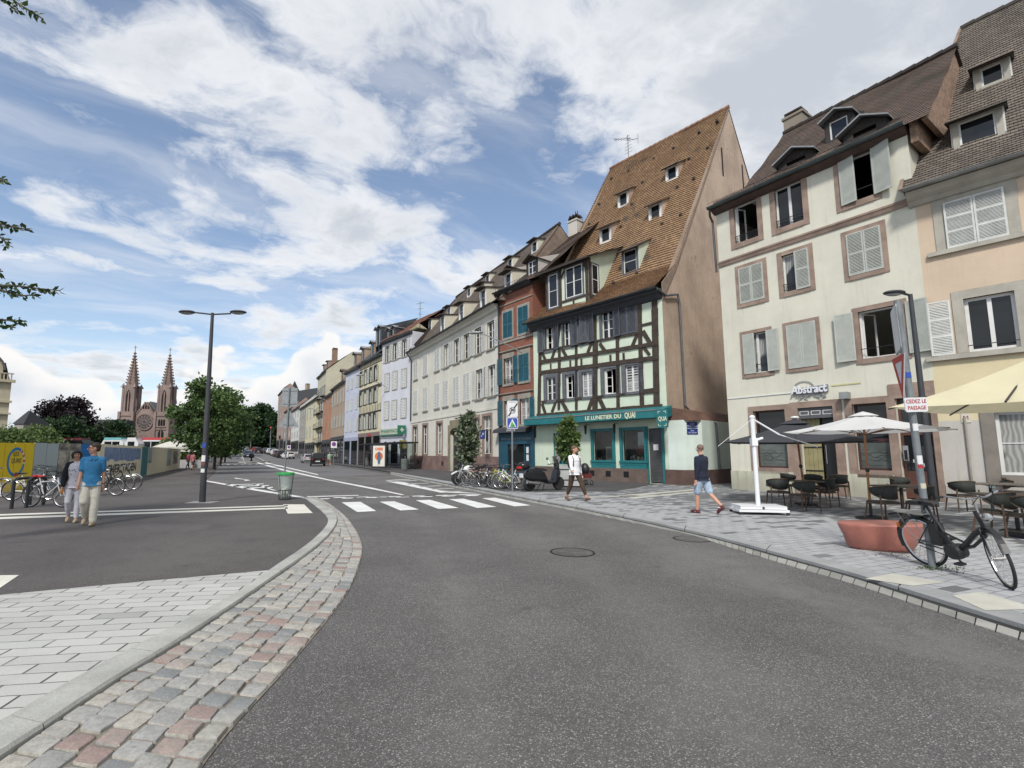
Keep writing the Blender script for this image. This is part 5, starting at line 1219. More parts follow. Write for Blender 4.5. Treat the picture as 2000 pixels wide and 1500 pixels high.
for i,rs in enumerate((T,M,B_)):
    for j,r in enumerate(rs):
        surround(hK,*r,.15,STONEG,proud=.05,top=.2+.15*(i>0),bw=.15); window(hK,*r,nz=3)
        if i==0 or (i==1 and j==1): pair(hK,r,TEALSH,slats=24,panels=2)
        else: 
            w=.46; leaf(hK,max(-.05,r[0]-.14-w),r[0]-.14,r[2],r[3]+.05,TEALSH,y=-.09,slats=22,panels=2,rot=(r[0]-.14,R(6))); leaf(hK,r[1]+.12,r[1]+.12+w,r[2],r[3]+.05,TEALSH,y=-.09,slats=22,panels=2,rot=(r[1]+.12,R(-8)))
            if i==1: guard(hK,r,.35)
for r in (M[0],B_[0]): 
    z=r[3]+.42; MB().prism([(0,z),(-.12,z+.06),(-.12,z+.12),(0,z+.14)],0,W,'x').build('string_course',STONEG,hK.o)
MB().box(0,W,-.06,-.002,T[0][2]-.35,T[0][2]-.2).build('string_course',STONEG,hK.o); MB().box(0,W,-.05,-.002,zE-1.0,zE-.92).build('string_course',STONEG,hK.o)
m=MB(); m.prism([(0,zE-.25),(-.3,zE-.15),(-.4,zE),(0,zE)],-.05,W+.1,'x'); m.build('cornice',ZINC,hK.o); gutter(hK,-.1,W+.1,zE+.02,-.48,ZINC,.09)
prK=[(-.4,zE),(6,zE+5.5)]
slope(hK,prK,-.05,W+1.0,T_BROWN); m=MB(); m.add([(-.05,6,zE+5.5),(W+1,6,zE+5.5),(W+1,12,zE),(-.05,12,zE)],[(0,1,2,3)]); m.build('rear_roof',T_BROWN,hK.o)
for (u,v) in ((1000,552),(1040,536)):
    x,y,z=onroof(f,u,v,prof_fn(prK)); shed_dormer(hK,prK,x,zE+.25,.75,1.35,T_BROWN,PALE,DARKW,'gable',nx=2,nz=3,yfront=.25,over=.3,surr=.18)
m=MB()
for i in range(14): x=.1+i*(W-.2)/13; m.tube([(x,-.35,zE+.05),(x,-.35,zE+.35)],.012,4)
m.tube([(0,-.35,zE+.35),(W,-.35,zE+.35)],.012,4); m.build('snow_rail',ZINC,hK.o)
drainpipe(hK,[(.0,-.45,zE-.1),(.1,-.12,zE-.5),(.1,-.1,zsh)],.05)
NAVB=mat('petrol_blue',(.012,.065,.10),.5,.12,3,fine=.08)
m=MB(); m.box(0,.35,-.1,-.001,-.1,zsh).box(W-.3,W,-.1,-.001,-.1,zsh).box(.35,W-.3,-.1,.02,zsh-.9,zsh).box(.35,W-.3,-.1,.02,-.1,.4).box(.35,.95,-.08,.02,.4,zsh-.9).box(W-1.0,W-.92,-.06,.02,.4,zsh-.9)
sf=m.build('shopfront',NAVB,hK.o); MB().poly([(.95,.0,.4),(W-1,.0,.4),(W-1,.0,zsh-.9),(.95,.0,zsh-.9)]).build('pane',GLASS,sf)
m=MB(); m.box(W-.9,W-.35,.0,.05,.4,zsh-.9); m.build('shop_door',mat('petrol_dark',(.01,.04,.07),.4),sf); m=MB(); m.box(W-.82,W-.6,-.01,-.001,1.1,1.5).box(W-.82,W-.6,-.01,-.001,1.6,2.0); m.build('paper_notice',WHITEF,sf)
LGB=mat('letter_greyblue',(.25,.3,.33),.6); t=text_mesh('fascia_lettering','BOULANGERIE',.22,LGB,sf,(W/2,-.112,zsh-.55),ext=.004); fit(t,W*.1,W*.52); t=text_mesh('fascia_lettering','PATISSERIE',.22,LGB,sf,(W/2,-.112,zsh-.55),ext=.004); fit(t,W*.56,W*.93)
m=MB(); m.prism([(0,zsh+.3),(-.5,zsh+.12),(-.55,zsh-.12),(0,zsh-.02)],-.1,W*.93,'x'); aw=m.build('shop_awning',mat('awning_charcoal',(.035,.037,.045),.8,.15,3),hK.o); t=text_mesh('awning_lettering','BANETTE',.2,WHITEF,aw,(W*.48,-.545,zsh+.02),ext=.002,shear=.3); fit(t,W*.38,W*.64)
m=MB(); m.box(W+.0,W+.12,-.1,-.0,2.6,zsh+.35); m.build('awning_arm_box',IRON,hK.o)
# white chimney rising behind between the roofs
CHW=plaster('chimney_white',(.50,.47,.42),.4)
bk=0.
while FB.loc(1124,440,bk)[0]>-1.1 and bk<20: bk+=.1
chimney(hB,-1.1,bk,11.0,FB.loc(1124,433,bk)[1],.85,CHW,'tiles')

# ======================= LONG WHITE BUILDING =======================
f=FW; zE=(f.loc(806,690)[1]+f.loc(972,592)[1])/2
WCOL=plaster('offwhite_render',(.56,.54,.47),.2)
DARKT=tile_mat('dark_weathered_tiles',[(.055,.043,.035),(.09,.07,.056),(.12,.095,.075),(.15,.12,.10)],.17,.17,moss=(.06,.06,.045))
hW=House('long_white_house','long white building with louvred shutters and dark tiled roof full of dormers','building',f,zE,14,WCOL)
W=hW.W
def xw(c): return f.loc(780+c*.4,800)[0]
zu=f.rect(k3(172,762),k3(210,850))[2:4]; zm=f.rect(k3(170,930),k3(198,1040))[2:4]; 
a=f.rect(k3(68,1135),k3(92,1265)); zg=a[2:4]
up=[(68,90,0),(112,140,0),(171,196,0),(216,241,1),(268,291,1),(316,341,1),(372,400,1),(436,462,2)]
mi=[(68,90,0),(115,139,0),(171,198,0),(211,241,0),(263,294,0),(312,345,0),(378,403,1),(438,468,1)]
gr=[(67,91),(116,140),(183,212),(357,388),(410,448)]
jobs=[]
for (lst,zz_) in ((up,zu),(mi,zm)):
    for a,b,k in lst:
        x0,x1=xw(a),xw(b); c=(x0+x1)/2; w=.58; jobs.append((c-w,c+w,zz_[0],zz_[1],k)); hW.op(c-w,c+w,zz_[0],zz_[1],.18)
gj=[]
for a,b in gr:
    c=(xw(a)+xw(b))/2; w=.62; gj.append((c-w,c+w,zg[0],zg[1])); hW.op(*gj[-1],.22)
dx0,dx1=xw(250),xw(300); dz=f.loc(*k3(275,1140))[1]; hW.op(dx0,dx1,.0,dz,.35)
hW.wall()
for (a,b,c,d,k) in jobs:
    r=(a,b,c,d); surround(hW,*r,.1,WCOL,proud=.03,bottom=False); window(hW,*r,nz=3)
    MB().box(a-.14,b+.14,-.1,.1,c-.13,c).build('sill',STONEG,hW.o)
    if k==0: pair(hW,r,WHITESH,slats=16,y=-.05)
    else:
        leaf(hW,b+.1,b+.62,c,d,WHITESH,y=-.07,slats=18)
        if k==1: leaf(hW,a-.62,a-.1,c,d,WHITESH,y=-.07,slats=18)
for r in gj: surround(hW,*r,.22,STONE,proud=.05,bw=.2); window(hW,*r,nz=1,tr=.68)
m=MB(); zb=(f.loc(802,824)[1]+f.loc(976,798)[1])/2; m.box(0,W,-.05,-.002,zb-.08,zb+.08); m.build('string_course',WCOL,hW.o)
PKP=mat('pink_stone_plinth',(.20,.13,.11),.85,.3,1.2,.4,20,fine=.3,dirt=((.12,.08,.07),.5)); MB().box(-.02,dx0-.4,-.07,-.001,-.3,1.35).build('plinth',PKP,hW.o); MB().box(dx1+.4,W,-.07,-.001,-.3,1.35).build('plinth',PKP,hW.o)
m=MB(); m.box(dx0-.4,dx0,-.09,.0,-.3,dz+.3).box(dx1,dx1+.4,-.09,.0,-.3,dz+.3).box(dx0,dx1,-.09,.0,dz-.0,dz+.7); 
cxx=(dx0+dx1)/2; m.build('door_surround',mat('ochre_stone',(.21,.18,.12),.9,.25,1.5,.3,30,fine=.2),hW.o)
# arched head
m=MB(); rd=(dx1-dx0)/2; arc=[(cxx-rd*math.cos(t),dz-.55+.55*math.sin(t)) for t in [PI*i/12 for i in range(13)]]
for i in range(12): m.prism([arc[i],arc[i+1],(arc[i+1][0],dz+.02),(arc[i][0],dz+.02)],-.085,.3); 
m.build('arch_stone',MC['ochre_stone'],hW.o)
m=MB(); m.box(dx0,dx1,.28,.34,0,dz); 
for i in (0,1):
    for (a,b) in ((.25,1.1),(1.25,2.4)): m.box(dx0+.15+i*(dx1-dx0)/2,dx0+(dx1-dx0)/2-.12+i*(dx1-dx0)/2,.25,.279,a,b)
do=m.build('door',mat('very_dark_wood',(.018,.014,.013),.5,.2,3),hW.o); m=MB(); m.ring((cxx+.35,.24,1.75),.14,.03,'y',20,5); m.bar((cxx+.26,.24,1.66),(cxx+.44,.24,1.84),.03,.04); m.build('no_parking_disc',WHITEF,do)
m=MB()
for x in (xw(95)+.3,xw(215)): m.box(x-.2,x+.2,-.075,-.0701,.5,.85)
m.build('cellar_vent',DARK,hW.o)
m=MB(); m.prism([(0,zE-.5),(-.2,zE-.4),(-.25,zE-.2),(-.5,zE-.05),(0,zE)],-.1,W+.02,'x'); m.build('cornice',WCOL,hW.o); gutter(hW,-.2,W,zE+.02,-.6,ZINC,.1)
yRr,zRr=4.9,zE+6.7; xl=.9
prW=[(-.6,zE),(.9,zE+1.1),(yRr,zRr)]; rfW=prof_fn(prW)
Lx=W+.95
slope(hW,prW,lambda t:-.2+t*1.1,Lx,DARKT,row=.2)
m=MB(); m.add([(.9,yRr,zRr),(Lx,yRr,zRr),(Lx,11,zE),(-.2,11,zE),(-.2,-.6,zE)],[(0,1,2,3),(0,3,4)]); m.build('rear_roof',DARKT,hW.o)
m=MB(); m.prism([(-.5,zE),(yRr,zRr),(11,zE)],W+.7,W+.9,'x'); m.build('gable_wall',mat('weathered_gable',(.20,.15,.115),.9,.3,1.2,.4,20,fine=.3),hW.o)
ridge(hW,max(0,xl),Lx,yRr,zRr,DARKT)
CHK=plaster('dormer_cream',(.50,.47,.38),.2)
for (cx,cy) in ((155,705),(243,665),(345,620),(463,570)):
    x,y,z=onroof(f,*k3(cx,cy),rfW); z=zE+.55; shed_dormer(hW,prW,x,z,.7,1.4,DARKT,CHK,WHITEF,'shed',pitch=.12,over=.5,surr=.15,nz=2)
for (cx,cy) in ((150,625),(242,580),(405,495)):
    y=inv_fn(prW)(zE+2.7); x=f.loc(*k3(cx,cy),y)[0]; shed_dormer(hW,prW,x,zE+2.7,.65,1.2,DARKT,CHK,WHITEF,'shed',pitch=.12,over=.5,surr=.15,nz=2)
for (cx,cy) in ((340,455),(430,405),(540,345),(660,270)):
    y=inv_fn(prW)(zE+4.7); x=f.loc(*k3(cx,cy),y)[0]; shed_dormer(hW,prW,x,zE+4.7,.6,.9,DARKT,CHK,WHITEF,'shed',pitch=.12,over=.4,surr=.12)
drainpipe(hW,[(-.05,-.6,zE-.05),(.05,-.3,zE-.5),(.1,-.1,zE-.9),(.1,-.1,5)],.07)
sp=MB(); xs_=f.loc(966,848)[0]; sp.box(xs_-.35,xs_+.35,-1.0,-.96,f.loc(966,858)[1],f.loc(966,842)[1]); bs=sp.build('blue_wall_sign',NAVY,hW.o); m=MB(); m.box(xs_-.2,xs_-.05,-1.01,-1.001,f.loc(966,853)[1],f.loc(966,851)[1]).box(xs_+.05,xs_+.2,-1.01,-1.001,f.loc(966,850)[1],f.loc(966,846)[1]); m.build('sign_marks',WHITEF,bs)
MB().bar((xs_-.4,-1.0,f.loc(966,841)[1]),(xs_-.4,0,f.loc(966,841)[1]),.04,.04).bar((xs_-.4,-.98,f.loc(966,841)[1]),(xs_+.4,-.98,f.loc(966,841)[1]),.04,.04).build('sign_bracket',IRON,bs)
# ======================= THE FARTHER HOUSES OF THE ROW =======================
def rowhouse(name,label,fac,zE,cols,rows,wall,sh=None,depth=12,roof=T_BROWN,rh=4.5,surr=None,ww=.5,gf=None,gfz=3.4,roofy=5,balc=False,arch=False,sides=True,inset=0,open_pat=(),shutcol=None,z=None,grp=None):
    """rows: list of (z0,z1); cols: list of x"""
    h=House(name,label,'building',fac,zE,depth,wall,group=grp,z=z); W=h.W
    for (a,b) in rows:
        for x in cols: h.op(x-ww,x+ww,a,b,.15)
    h.wall(gable=(roofy,zE+rh) if not inset else None)
    k=0
    for ri,(a,b) in enumerate(rows):
        for ci,x in enumerate(cols):
            r=(x-ww,x+ww,a,b)
            if surr: surround(h,*r,.14,surr,proud=.04,bw=.12)
            window(h,*r,nz=2,fw=.07)
            if sh:
                if open_pat=='all' or (ri,ci) in open_pat:
                    leaf(h,x-ww*2-.1,x-ww-.1,a,b,sh,y=-.07,slats=9); leaf(h,x+ww+.1,x+ww*2+.1,a,b,sh,y=-.07,slats=9)
                else: pair(h,r,sh,slats=11)
    if gf:
        m=MB(); m.box(0,W,-.06,-.002,gfz-.5,gfz); n=max(2,int(W/2.6)); 
        for i in range(n+1): x=W*i/n; m.box(max(0,x-.22),min(W,x+.22),-.06,-.002,-.3,gfz-.5)
        sf=m.build('shopfront',gf,h.o); m=MB()
        for i in range(n): m.poly([(W*i/n+.2,-.004,.0+h.base),(W*(i+1)/n-.2,-.004,h.base),(W*(i+1)/n-.2,-.004,gfz-.5),(W*i/n+.2,-.004,gfz-.5)])
        m.build('pane',GLASS,sf)
    pr=[(-.4,zE),(roofy,zE+rh)]
    slope(h,pr,lambda t:-.05+inset*t,lambda t:W+.05,roof,row=.3)
    m=MB(); m.add([(-.05+inset,roofy,zE+rh),(W+.05,roofy,zE+rh),(W+.05,depth,zE),(-.05,depth,zE)],[(0,1,2,3)]); m.build('rear_roof',roof,h.o)
    m=MB(); m.prism([(0,zE-.35),(-.35,zE-.2),(-.4,zE-.03),(0,zE)],-.05,W+.05,'x'); m.build('cornice',ZINC,h.o)
    h.pr=pr; return h
def zat(f,u,v): return f.loc(u,v)[1]
LIL=plaster('lilac_render',(.51,.52,.56),.12); LIL2=plaster('blue_lilac_render',(.44,.465,.55),.12); YELR=plaster('pale_yellow_render',(.53,.49,.34),.2); TAN=plaster('tan_render',(.33,.25,.18),.3)
ORG=plaster('terracotta_render',(.36,.18,.11),.2); OLDC=plaster('old_cream_render',(.44,.42,.32),.3); GRYR=plaster('grey_render',(.30,.28,.25),.3); PINK=plaster('pink_brown_render',(.30,.22,.185),.3); WHR=plaster('white_render',(.55,.55,.52),.2)
f=FV; zE=zat(f,800,648)
cols=[f.loc(u,760)[0] for u in (756,771,789)]
rows=[(zat(f,789,v1),zat(f,789,v0)) for v0,v1 in ((664,697),(722,756),(780,815))]
hV=rowhouse('lilac_house','lilac-blue four-storey house with white shutters above the green pharmacy front',f,zE,cols,rows,LIL,WHITESH,surr=STONEG,ww=.52,roof=T_RED,rh=3.2,roofy=4,inset=1.0,open_pat=((0,0),(0,1),(0,2)))
GREENP=mat('pharmacy_green',(.02,.16,.09),.5,.1,3)
zf=zat(f,770,842); W=f.W
m=MB(); m.box(.2,W*.78,-.25,-.05,zf-.35,zf+.3); pf=m.build('shop_fascia',mat('fascia_cream',(.4,.42,.33),.6,.1),hV.o); t=text_mesh('fascia_lettering','PHARMACIE',.55,GREENP,pf,(W*.4,-.26,zf),ext=.01); fit(t,.6,W*.7)
m=MB(); m.box(.1,W*.8,-.3,-.26,zf-.48,zf-.36); m.build('fascia_trim',GREENP,pf)
m=MB(); m.box(W-.9,W-.75,-1.15,-.2,zf-.45,zf+.5); gs=m.build('pharmacy_sign',GREENP,hV.o); m=MB(); m.box(W-.75,W-.73,-.9,-.45,zf-.04,zf+.08).box(W-.75,W-.73,-.74,-.61,zf-.2,zf+.24); m.build('cross_mark',WHITEF,gs)
m=MB(); m.box(W-.7,W-.55,-1.0,-.2,zf-2.0,zf-1.1); m.build('hanging_sign',mat('sign_yellow_grey',(.25,.22,.07),.6,.3,4),hV.o)
m=MB()
for i in range(3): m.prism([(.5+i*2.2,.2),(2.1+i*2.2,.2),(2.1+i*2.2,2.5),(1.85+i*2.2,2.8),(1.3+i*2.2,2.95),(.75+i*2.2,2.8),(.5+i*2.2,2.5)],-.03,-.005)
m.build('shop_glazing',GLASS,hV.o)
x,z=f.loc(797,640,4); chimney(hV,W-.3,5,zE,zat(f,797,628)+2,.8,MC['chimney_white'])
for u in (752,762): 
    x=f.loc(u,650)[0]; shed_dormer(hV,hV.pr,x+.2,zE+.3,.7,1.2,SLATE,ZINC,ZINC,'gable',roofm=ZINCL,yfront=.4,over=.25)
m=MB(); xx=f.loc(763,650)[0]; m.tube([(xx,4,zE+2),(xx,4,zE+5.4)],.04,5); 
for i in range(3): m.tube([(xx-.9+.2*i,4,zE+5.3-i*.7),(xx+1.0-.2*i,4,zE+5.0-i*.7)],.025,4)
m.build('roof_aerial',MC['aerial_metal'],hV.o)
# timbered yellow house
f=FT; zE=zat(f,743,692); W=f.W
cc=[f.loc(560+c*.18667,775)[0] for c in (776,822,877,926)]
rows=[(zat(f,733,v1),zat(f,733,v0)) for v0,v1 in ((715,743),(757,785),(806,836))]
hT=rowhouse('yellow_timbered_house','pale yellow house with black timber bands and grey shutters',f,zE,cc,rows,YELR,GREYSH,surr=DARKW,ww=.5,roof=SLATE,rh=5,open_pat='all',gf=mat('mauve_front',(.19,.14,.13),.6,.1),gfz=4.2)
m=MB()
for (a,b) in ((rows[0][0]-1.0,rows[0][0]-.55),(rows[1][0]-1.3,rows[1][0]-1.1),(rows[0][1]+.3,rows[0][1]+.42)): m.box(0,W,-.03,-.002,a,b)
for i in range(15): x=.2+i*(W-.4)/14; m.box(x-.06,x+.06,-.025,-.002,rows[1][0]-1.1,rows[1][0]-.25); m.box(x-.06,x+.06,-.025,-.002,rows[0][1]+.42,zE-.3)
m.build('timber_bands',TIMB,hT.o)
for u in (704,722): x=f.loc(u,700)[0]; shed_dormer(hT,hT.pr,x,zE+.5,.9,1.8,SLATE,TAN,DARKW,'gable',yfront=.3,over=.3,roofm=ZINCL)
for u in (731,737): x=f.loc(u,700)[0]; shed_dormer(hT,hT.pr,x,zE+1.5,.8,2.2,SLATE,ZINC,ZINC,'gable',yfront=.3,over=.3,roofm=ZINCL)
m=MB(); m.box(W*.45,W*.62,-.07,-.061,3.75,4.05); m.build('shop_sign',mat('sign_red',(.35,.04,.04),.5),hT.o)
f=FV2; zE=zat(f,697,718); W=f.W
hV2=rowhouse('blue_house','narrow violet-blue house with mixed brown and white shutters',f,zE,[W*.18,W*.48,W*.82],[(zat(f,694,v1),zat(f,694,v0)) for v0,v1 in ((736,757),(776,800),(818,842))],LIL2,WHITESH,surr=None,ww=.48,roof=T_BROWN,rh=4,gf=mat('shop_lilac',(.3,.33,.42),.6,.1),gfz=3.8)
x=f.loc(689,720)[0]; shed_dormer(hV2,hV2.pr,x,zE+.5,.9,1.8,SLATE,TAN,DARKW,'gable',yfront=.3,over=.3,roofm=ZINCL)
f=FBr; zE=zat(f,672,745); W=f.W
hBr=rowhouse('tan_house','tan rendered house with a row of narrow shuttered windows',f,zE,[W*(.08+.21*i) for i in range(5)],[(zat(f,668,v1),zat(f,668,v0)) for v0,v1 in ((760,786),(808,832))],TAN,GREYSH,ww=.5,roof=T_BROWN,rh=4.5,gf=mat('shop_dark',(.05,.05,.055),.5,.1),gfz=4.2)
shed_dormer(hBr,hBr.pr,W*.55,zE+.5,.9,1.8,T_BROWN,TAN,DARKW,'gable',yfront=.4,over=.3)
# terracotta house jutting over the pavement
P1=uy(649,82.0); P0=uy(628,93.0); f=Fac(P0,P1); zE=zat(f,646,770); W=f.W
P1b=(P1[0],P1[1])
hO=rowhouse('terracotta_house','terracotta house jutting forward over a dark cafe front',f,zE,[W*.28,W*.62],[(zat(f,640,v1),zat(f,640,v0)) for v0,v1 in ((783,806),(822,846))],ORG,TAN,ww=.3,roof=T_BROWN,rh=3,depth=7,roofy=3.5,gf=mat('shop_dark',(.05,.05,.055)),gfz=4.0)
# tall block with a bare gable
P1=uy(632,96.0); P0=uy(616,107.); f=Fac(P0,P1); zE=zat(f,632,728); W=f.W
ys_,zz_=f.side(689,687,W)
hG=rowhouse('tall_gabled_block','tall dark-fronted block with a bare cream gable wall rising over its neighbours',f,zE,[W*(.14+.24*i) for i in range(4)],[(3.9+i*3.1,5.9+i*3.1) for i in range(4)],OLDC,GREYSH,ww=.6,roof=T_BROWN,rh=zz_-zE,roofy=ys_,depth=ys_*1.6,surr=DARKW,gf=MC['shop_dark'],gfz=4.2,open_pat='all')
m=MB(); 
for i in range(1,5): m.box(.1,W-.1,-.75,-.02,3.6+i*3.1-3.1,3.72+i*3.1-3.1); 
m.build('balcony_slab',DARKW,hG.o)
m=MB()
for i in range(4):
    z=3.72+i*3.1; m.bar((.1,-.73,z+.95),(W-.1,-.73,z+.95),.04,.04)
    for k in range(14): x=.15+k*(W-.3)/13; m.bar((x,-.73,z),(x,-.73,z+.95),.02,.02)
m.build('balcony_rail',IRON,hG.o)
for i in (0,1): shed_dormer(hG,hG.pr,W*(.3+.4*i),zE+.8,1.2,1.6,T_RED,PINK,DARKW,'shed',pitch=.1,over=.3)
chimney(hG,W-1.5,ys_*.35,zE+1,zE+(zz_-zE)*.35+3.2,1.0,MC['rough_bricks'])
# a run of smaller fronts towards the bridge
spec=[(614,595,104,118,782,'butter_house','butter yellow house with grey shutters between the tall gabled block and the white-banded house',YELR,GREYSH,3,2,T_BROWN),
(594,583,118,128,795,'banded_house','white and blue-grey banded house with grey shutters',GRYR,GREYSH,3,3,T_BROWN),
(582,567,129,145,797,'pale_house','pale rendered house with a planted roof terrace',WHR,GREYSH,3,3,T_BROWN),
(566,553,146,162,800,'rosy_house','rosy brown house with white shutters far down the row',PINK,WHITESH,3,3,T_RED),
(552,539,165,188,764,'tall_far_block','tallest brownish apartment block at the far end of the row',PINK,GREYSH,3,5,SLATE)]
for (ur,ul,yr,yl,v,nm,lb,wm,shm,nc,nr,rf_) in spec:
    f=Fac(uy(ul,yl),uy(ur,yr)); zE=zat(f,ur-1,v); W=f.W; z0=gz(yr)
    hh=(zE-z0-4)/nr
    rowhouse(nm,lb,f,zE,[W*(i+.5)/nc for i in range(nc)],[(z0+4+hh*i+hh*.15,z0+4+hh*i+hh*.75) for i in range(nr)],wm,shm,ww=.7,roof=rf_,rh=3.5 if nr<5 else 1.5,gf=MC['shop_dark'],gfz=z0+3.6,surr=None,depth=9 if nr<5 else 3.2,roofy=4 if nr<5 else 1.6)
# big slate-roofed block behind the row
f=Fac(uy(553,205),uy(612,190)); zE=zat(f,600,782); zt=zat(f,600,757)
hH=House('slate_roofed_block','wide block with a high slate mansard roof showing behind the far houses','building',f,zE,16,GRYR); hH.wall()
m=MB(); W=f.W; m.add([(0,0,zE),(W,0,zE),(W,16,zE),(0,16,zE),(2,3,zt),(W-2,3,zt),(W-2,13,zt),(2,13,zt)],[(0,1,5,4),(1,2,6,5),(2,3,7,6),(3,0,4,7),(4,5,6,7)]); m.build('mansard_roof',SLATE,hH.o)
m=MB(); m.add([(0,1,zt-1),(3.5,1,zt-1),(3.5,5,zt-1),(0,5,zt-1),(1.7,3,zt+4.6)],[(0,1,4),(1,2,4),(2,3,4),(3,0,4)]); m.build('corner_turret',SLATE,hH.o)
chimney(hH,W*.45,4,zE+2,zt+2.4,1.4,TAN)

# ======================= LEFT BANK =======================
BEI=plaster('beige_stone',(.40,.36,.26),.3)
f=Fac((-120,92),uy(24,86)); 
# corner block at the left edge: faces the river
Rp=uy(8,88); f=Fac((Rp[0]-14*.7,Rp[1]-14*.714),Rp); zE=zat(f,20,742); W=f.W
hL=House('corner_apartment_block','beige stone apartment block with rounded gable at the left edge','building',f,zE,20,BEI)
cl=[W-2.2,W-5.2,W-8.2]; rw=[(zat(f,15,v1),zat(f,15,v0)) for v0,v1 in ((758,776),(783,800),(806,822))]
for a,b in rw:
    for x in cl: hL.op(x-.7,x+.7,a,b,.3)
hL.wall()
for a,b in rw:
    for x in cl: window(hL,x-.7,x+.7,a,b,nz=2,fw=.1)
m=MB(); m.box(-.2,W+.5,-.6,-.01,zE-.5,zE).box(-.1,W+.3,-.4,-.01,rw[0][0]-1.0,rw[0][0]-.6).box(-.1,W+.3,-.5,-.01,rw[1][0]-.9,rw[1][0]-.6); m.build('cornice',BEI,hL.o)
m=MB()
for i in range(16): x=W-.1-i*.5; m.box(x-.1,x+.1,-.5,-.35,zE,zE+1)
m.box(W-8,W+.2,-.55,-.3,zE+1,zE+1.2); m.build('balustrade',BEI,hL.o)
zt=zat(f,8,692)
m=MB(); cx=W-4.2; R0=2.9; m.prism([(cx-R0,zE)]+[(cx+R0*math.cos(t),zt-R0+R0*math.sin(t)) for t in [PI-PI*i/12 for i in range(13)]]+[(cx+R0,zE)],-.2,3); rg=m.build('rounded_gable',BEI,hL.o,fix=True)
m=MB(); m.prism([(cx-R0-.3,zt-R0)]+[(cx+(R0+.35)*math.cos(t),zt-R0+(R0+.35)*math.sin(t)) for t in [PI-PI*i/12 for i in range(13)]]+[(cx+R0+.3,zt-R0)]+[(cx+(R0)*math.cos(t),zt-R0+(R0)*math.sin(t)) for t in [PI*i/12 for i in range(13)]],-.5,3.2); m.build('gable_rim',mat('dark_roof_lead',(.08,.075,.07),.6),rg,fix=True)
m=MB(); m.prism([(W-3,zE),(W-.2,zE),(W-1,zE+3.2),(W-3,zE+3.2)],1,12); m.build('attic_roof',SLATE,hL.o,fix=True)
f=Fac(uy(22,118),uy(40,118)); hx=House('dark_roofed_annexe','small house with steep dark roof beside the left edge block','building',f,zat(f,25,828),8,GRYR); hx.wall(); W=f.W; z0=hx.zE; zt=zat(f,23,800)
m=MB(); m.add([(-.3,-.3,z0),(W+.3,-.3,z0),(W+.3,8,z0),(-.3,8,z0),(.4,3,zt),(W*.4,3,zt)],[(0,1,5,4),(1,2,5),(2,3,4,5),(3,0,4)]); m.build('roof',SLATE,hx.o)
# distant mansard building between copper beech and church
f=Fac(uy(176,300),uy(232,300)); zE=zat(f,200,838); W=f.W; hm=House('mansard_building','pale distant building with grey mansard roof between dark beech and church','building',f,zE,14,BEI)
cl=[W*(i+.5)/8 for i in range(8)]
for x in cl: hm.op(x-.6,x+.6,zE-4,zE-1.6,.3); hm.op(x-.6,x+.6,zE-8,zE-5.6,.3)
hm.wall()
for x in cl:
    for z in (zE-4,zE-8): window(hm,x-.6,x+.6,z,z+2.4,fw=.12)
zt=zat(f,200,819); m=MB(); m.add([(0,0,zE),(W,0,zE),(W,14,zE),(0,14,zE),(1,2,zt),(W-1,2,zt),(W-1,12,zt),(1,12,zt)],[(0,1,5,4),(1,2,6,5),(2,3,7,6),(3,0,4,7),(4,5,6,7)]); m.build('mansard_roof',SLATE,hm.o)
for i in range(6):
    x=W*(i+.7)/6.4; m=MB(); m.box(x-.9,x+.9,-.05,1.5,zE+.6,zE+3); d_=m.build('dormer',BEI,hm.o); MB().poly([(x-.6,-.06,zE+.9),(x+.6,-.06,zE+.9),(x+.6,-.06,zE+2.7),(x-.6,-.06,zE+2.7)]).build('pane',GLASS,d_)

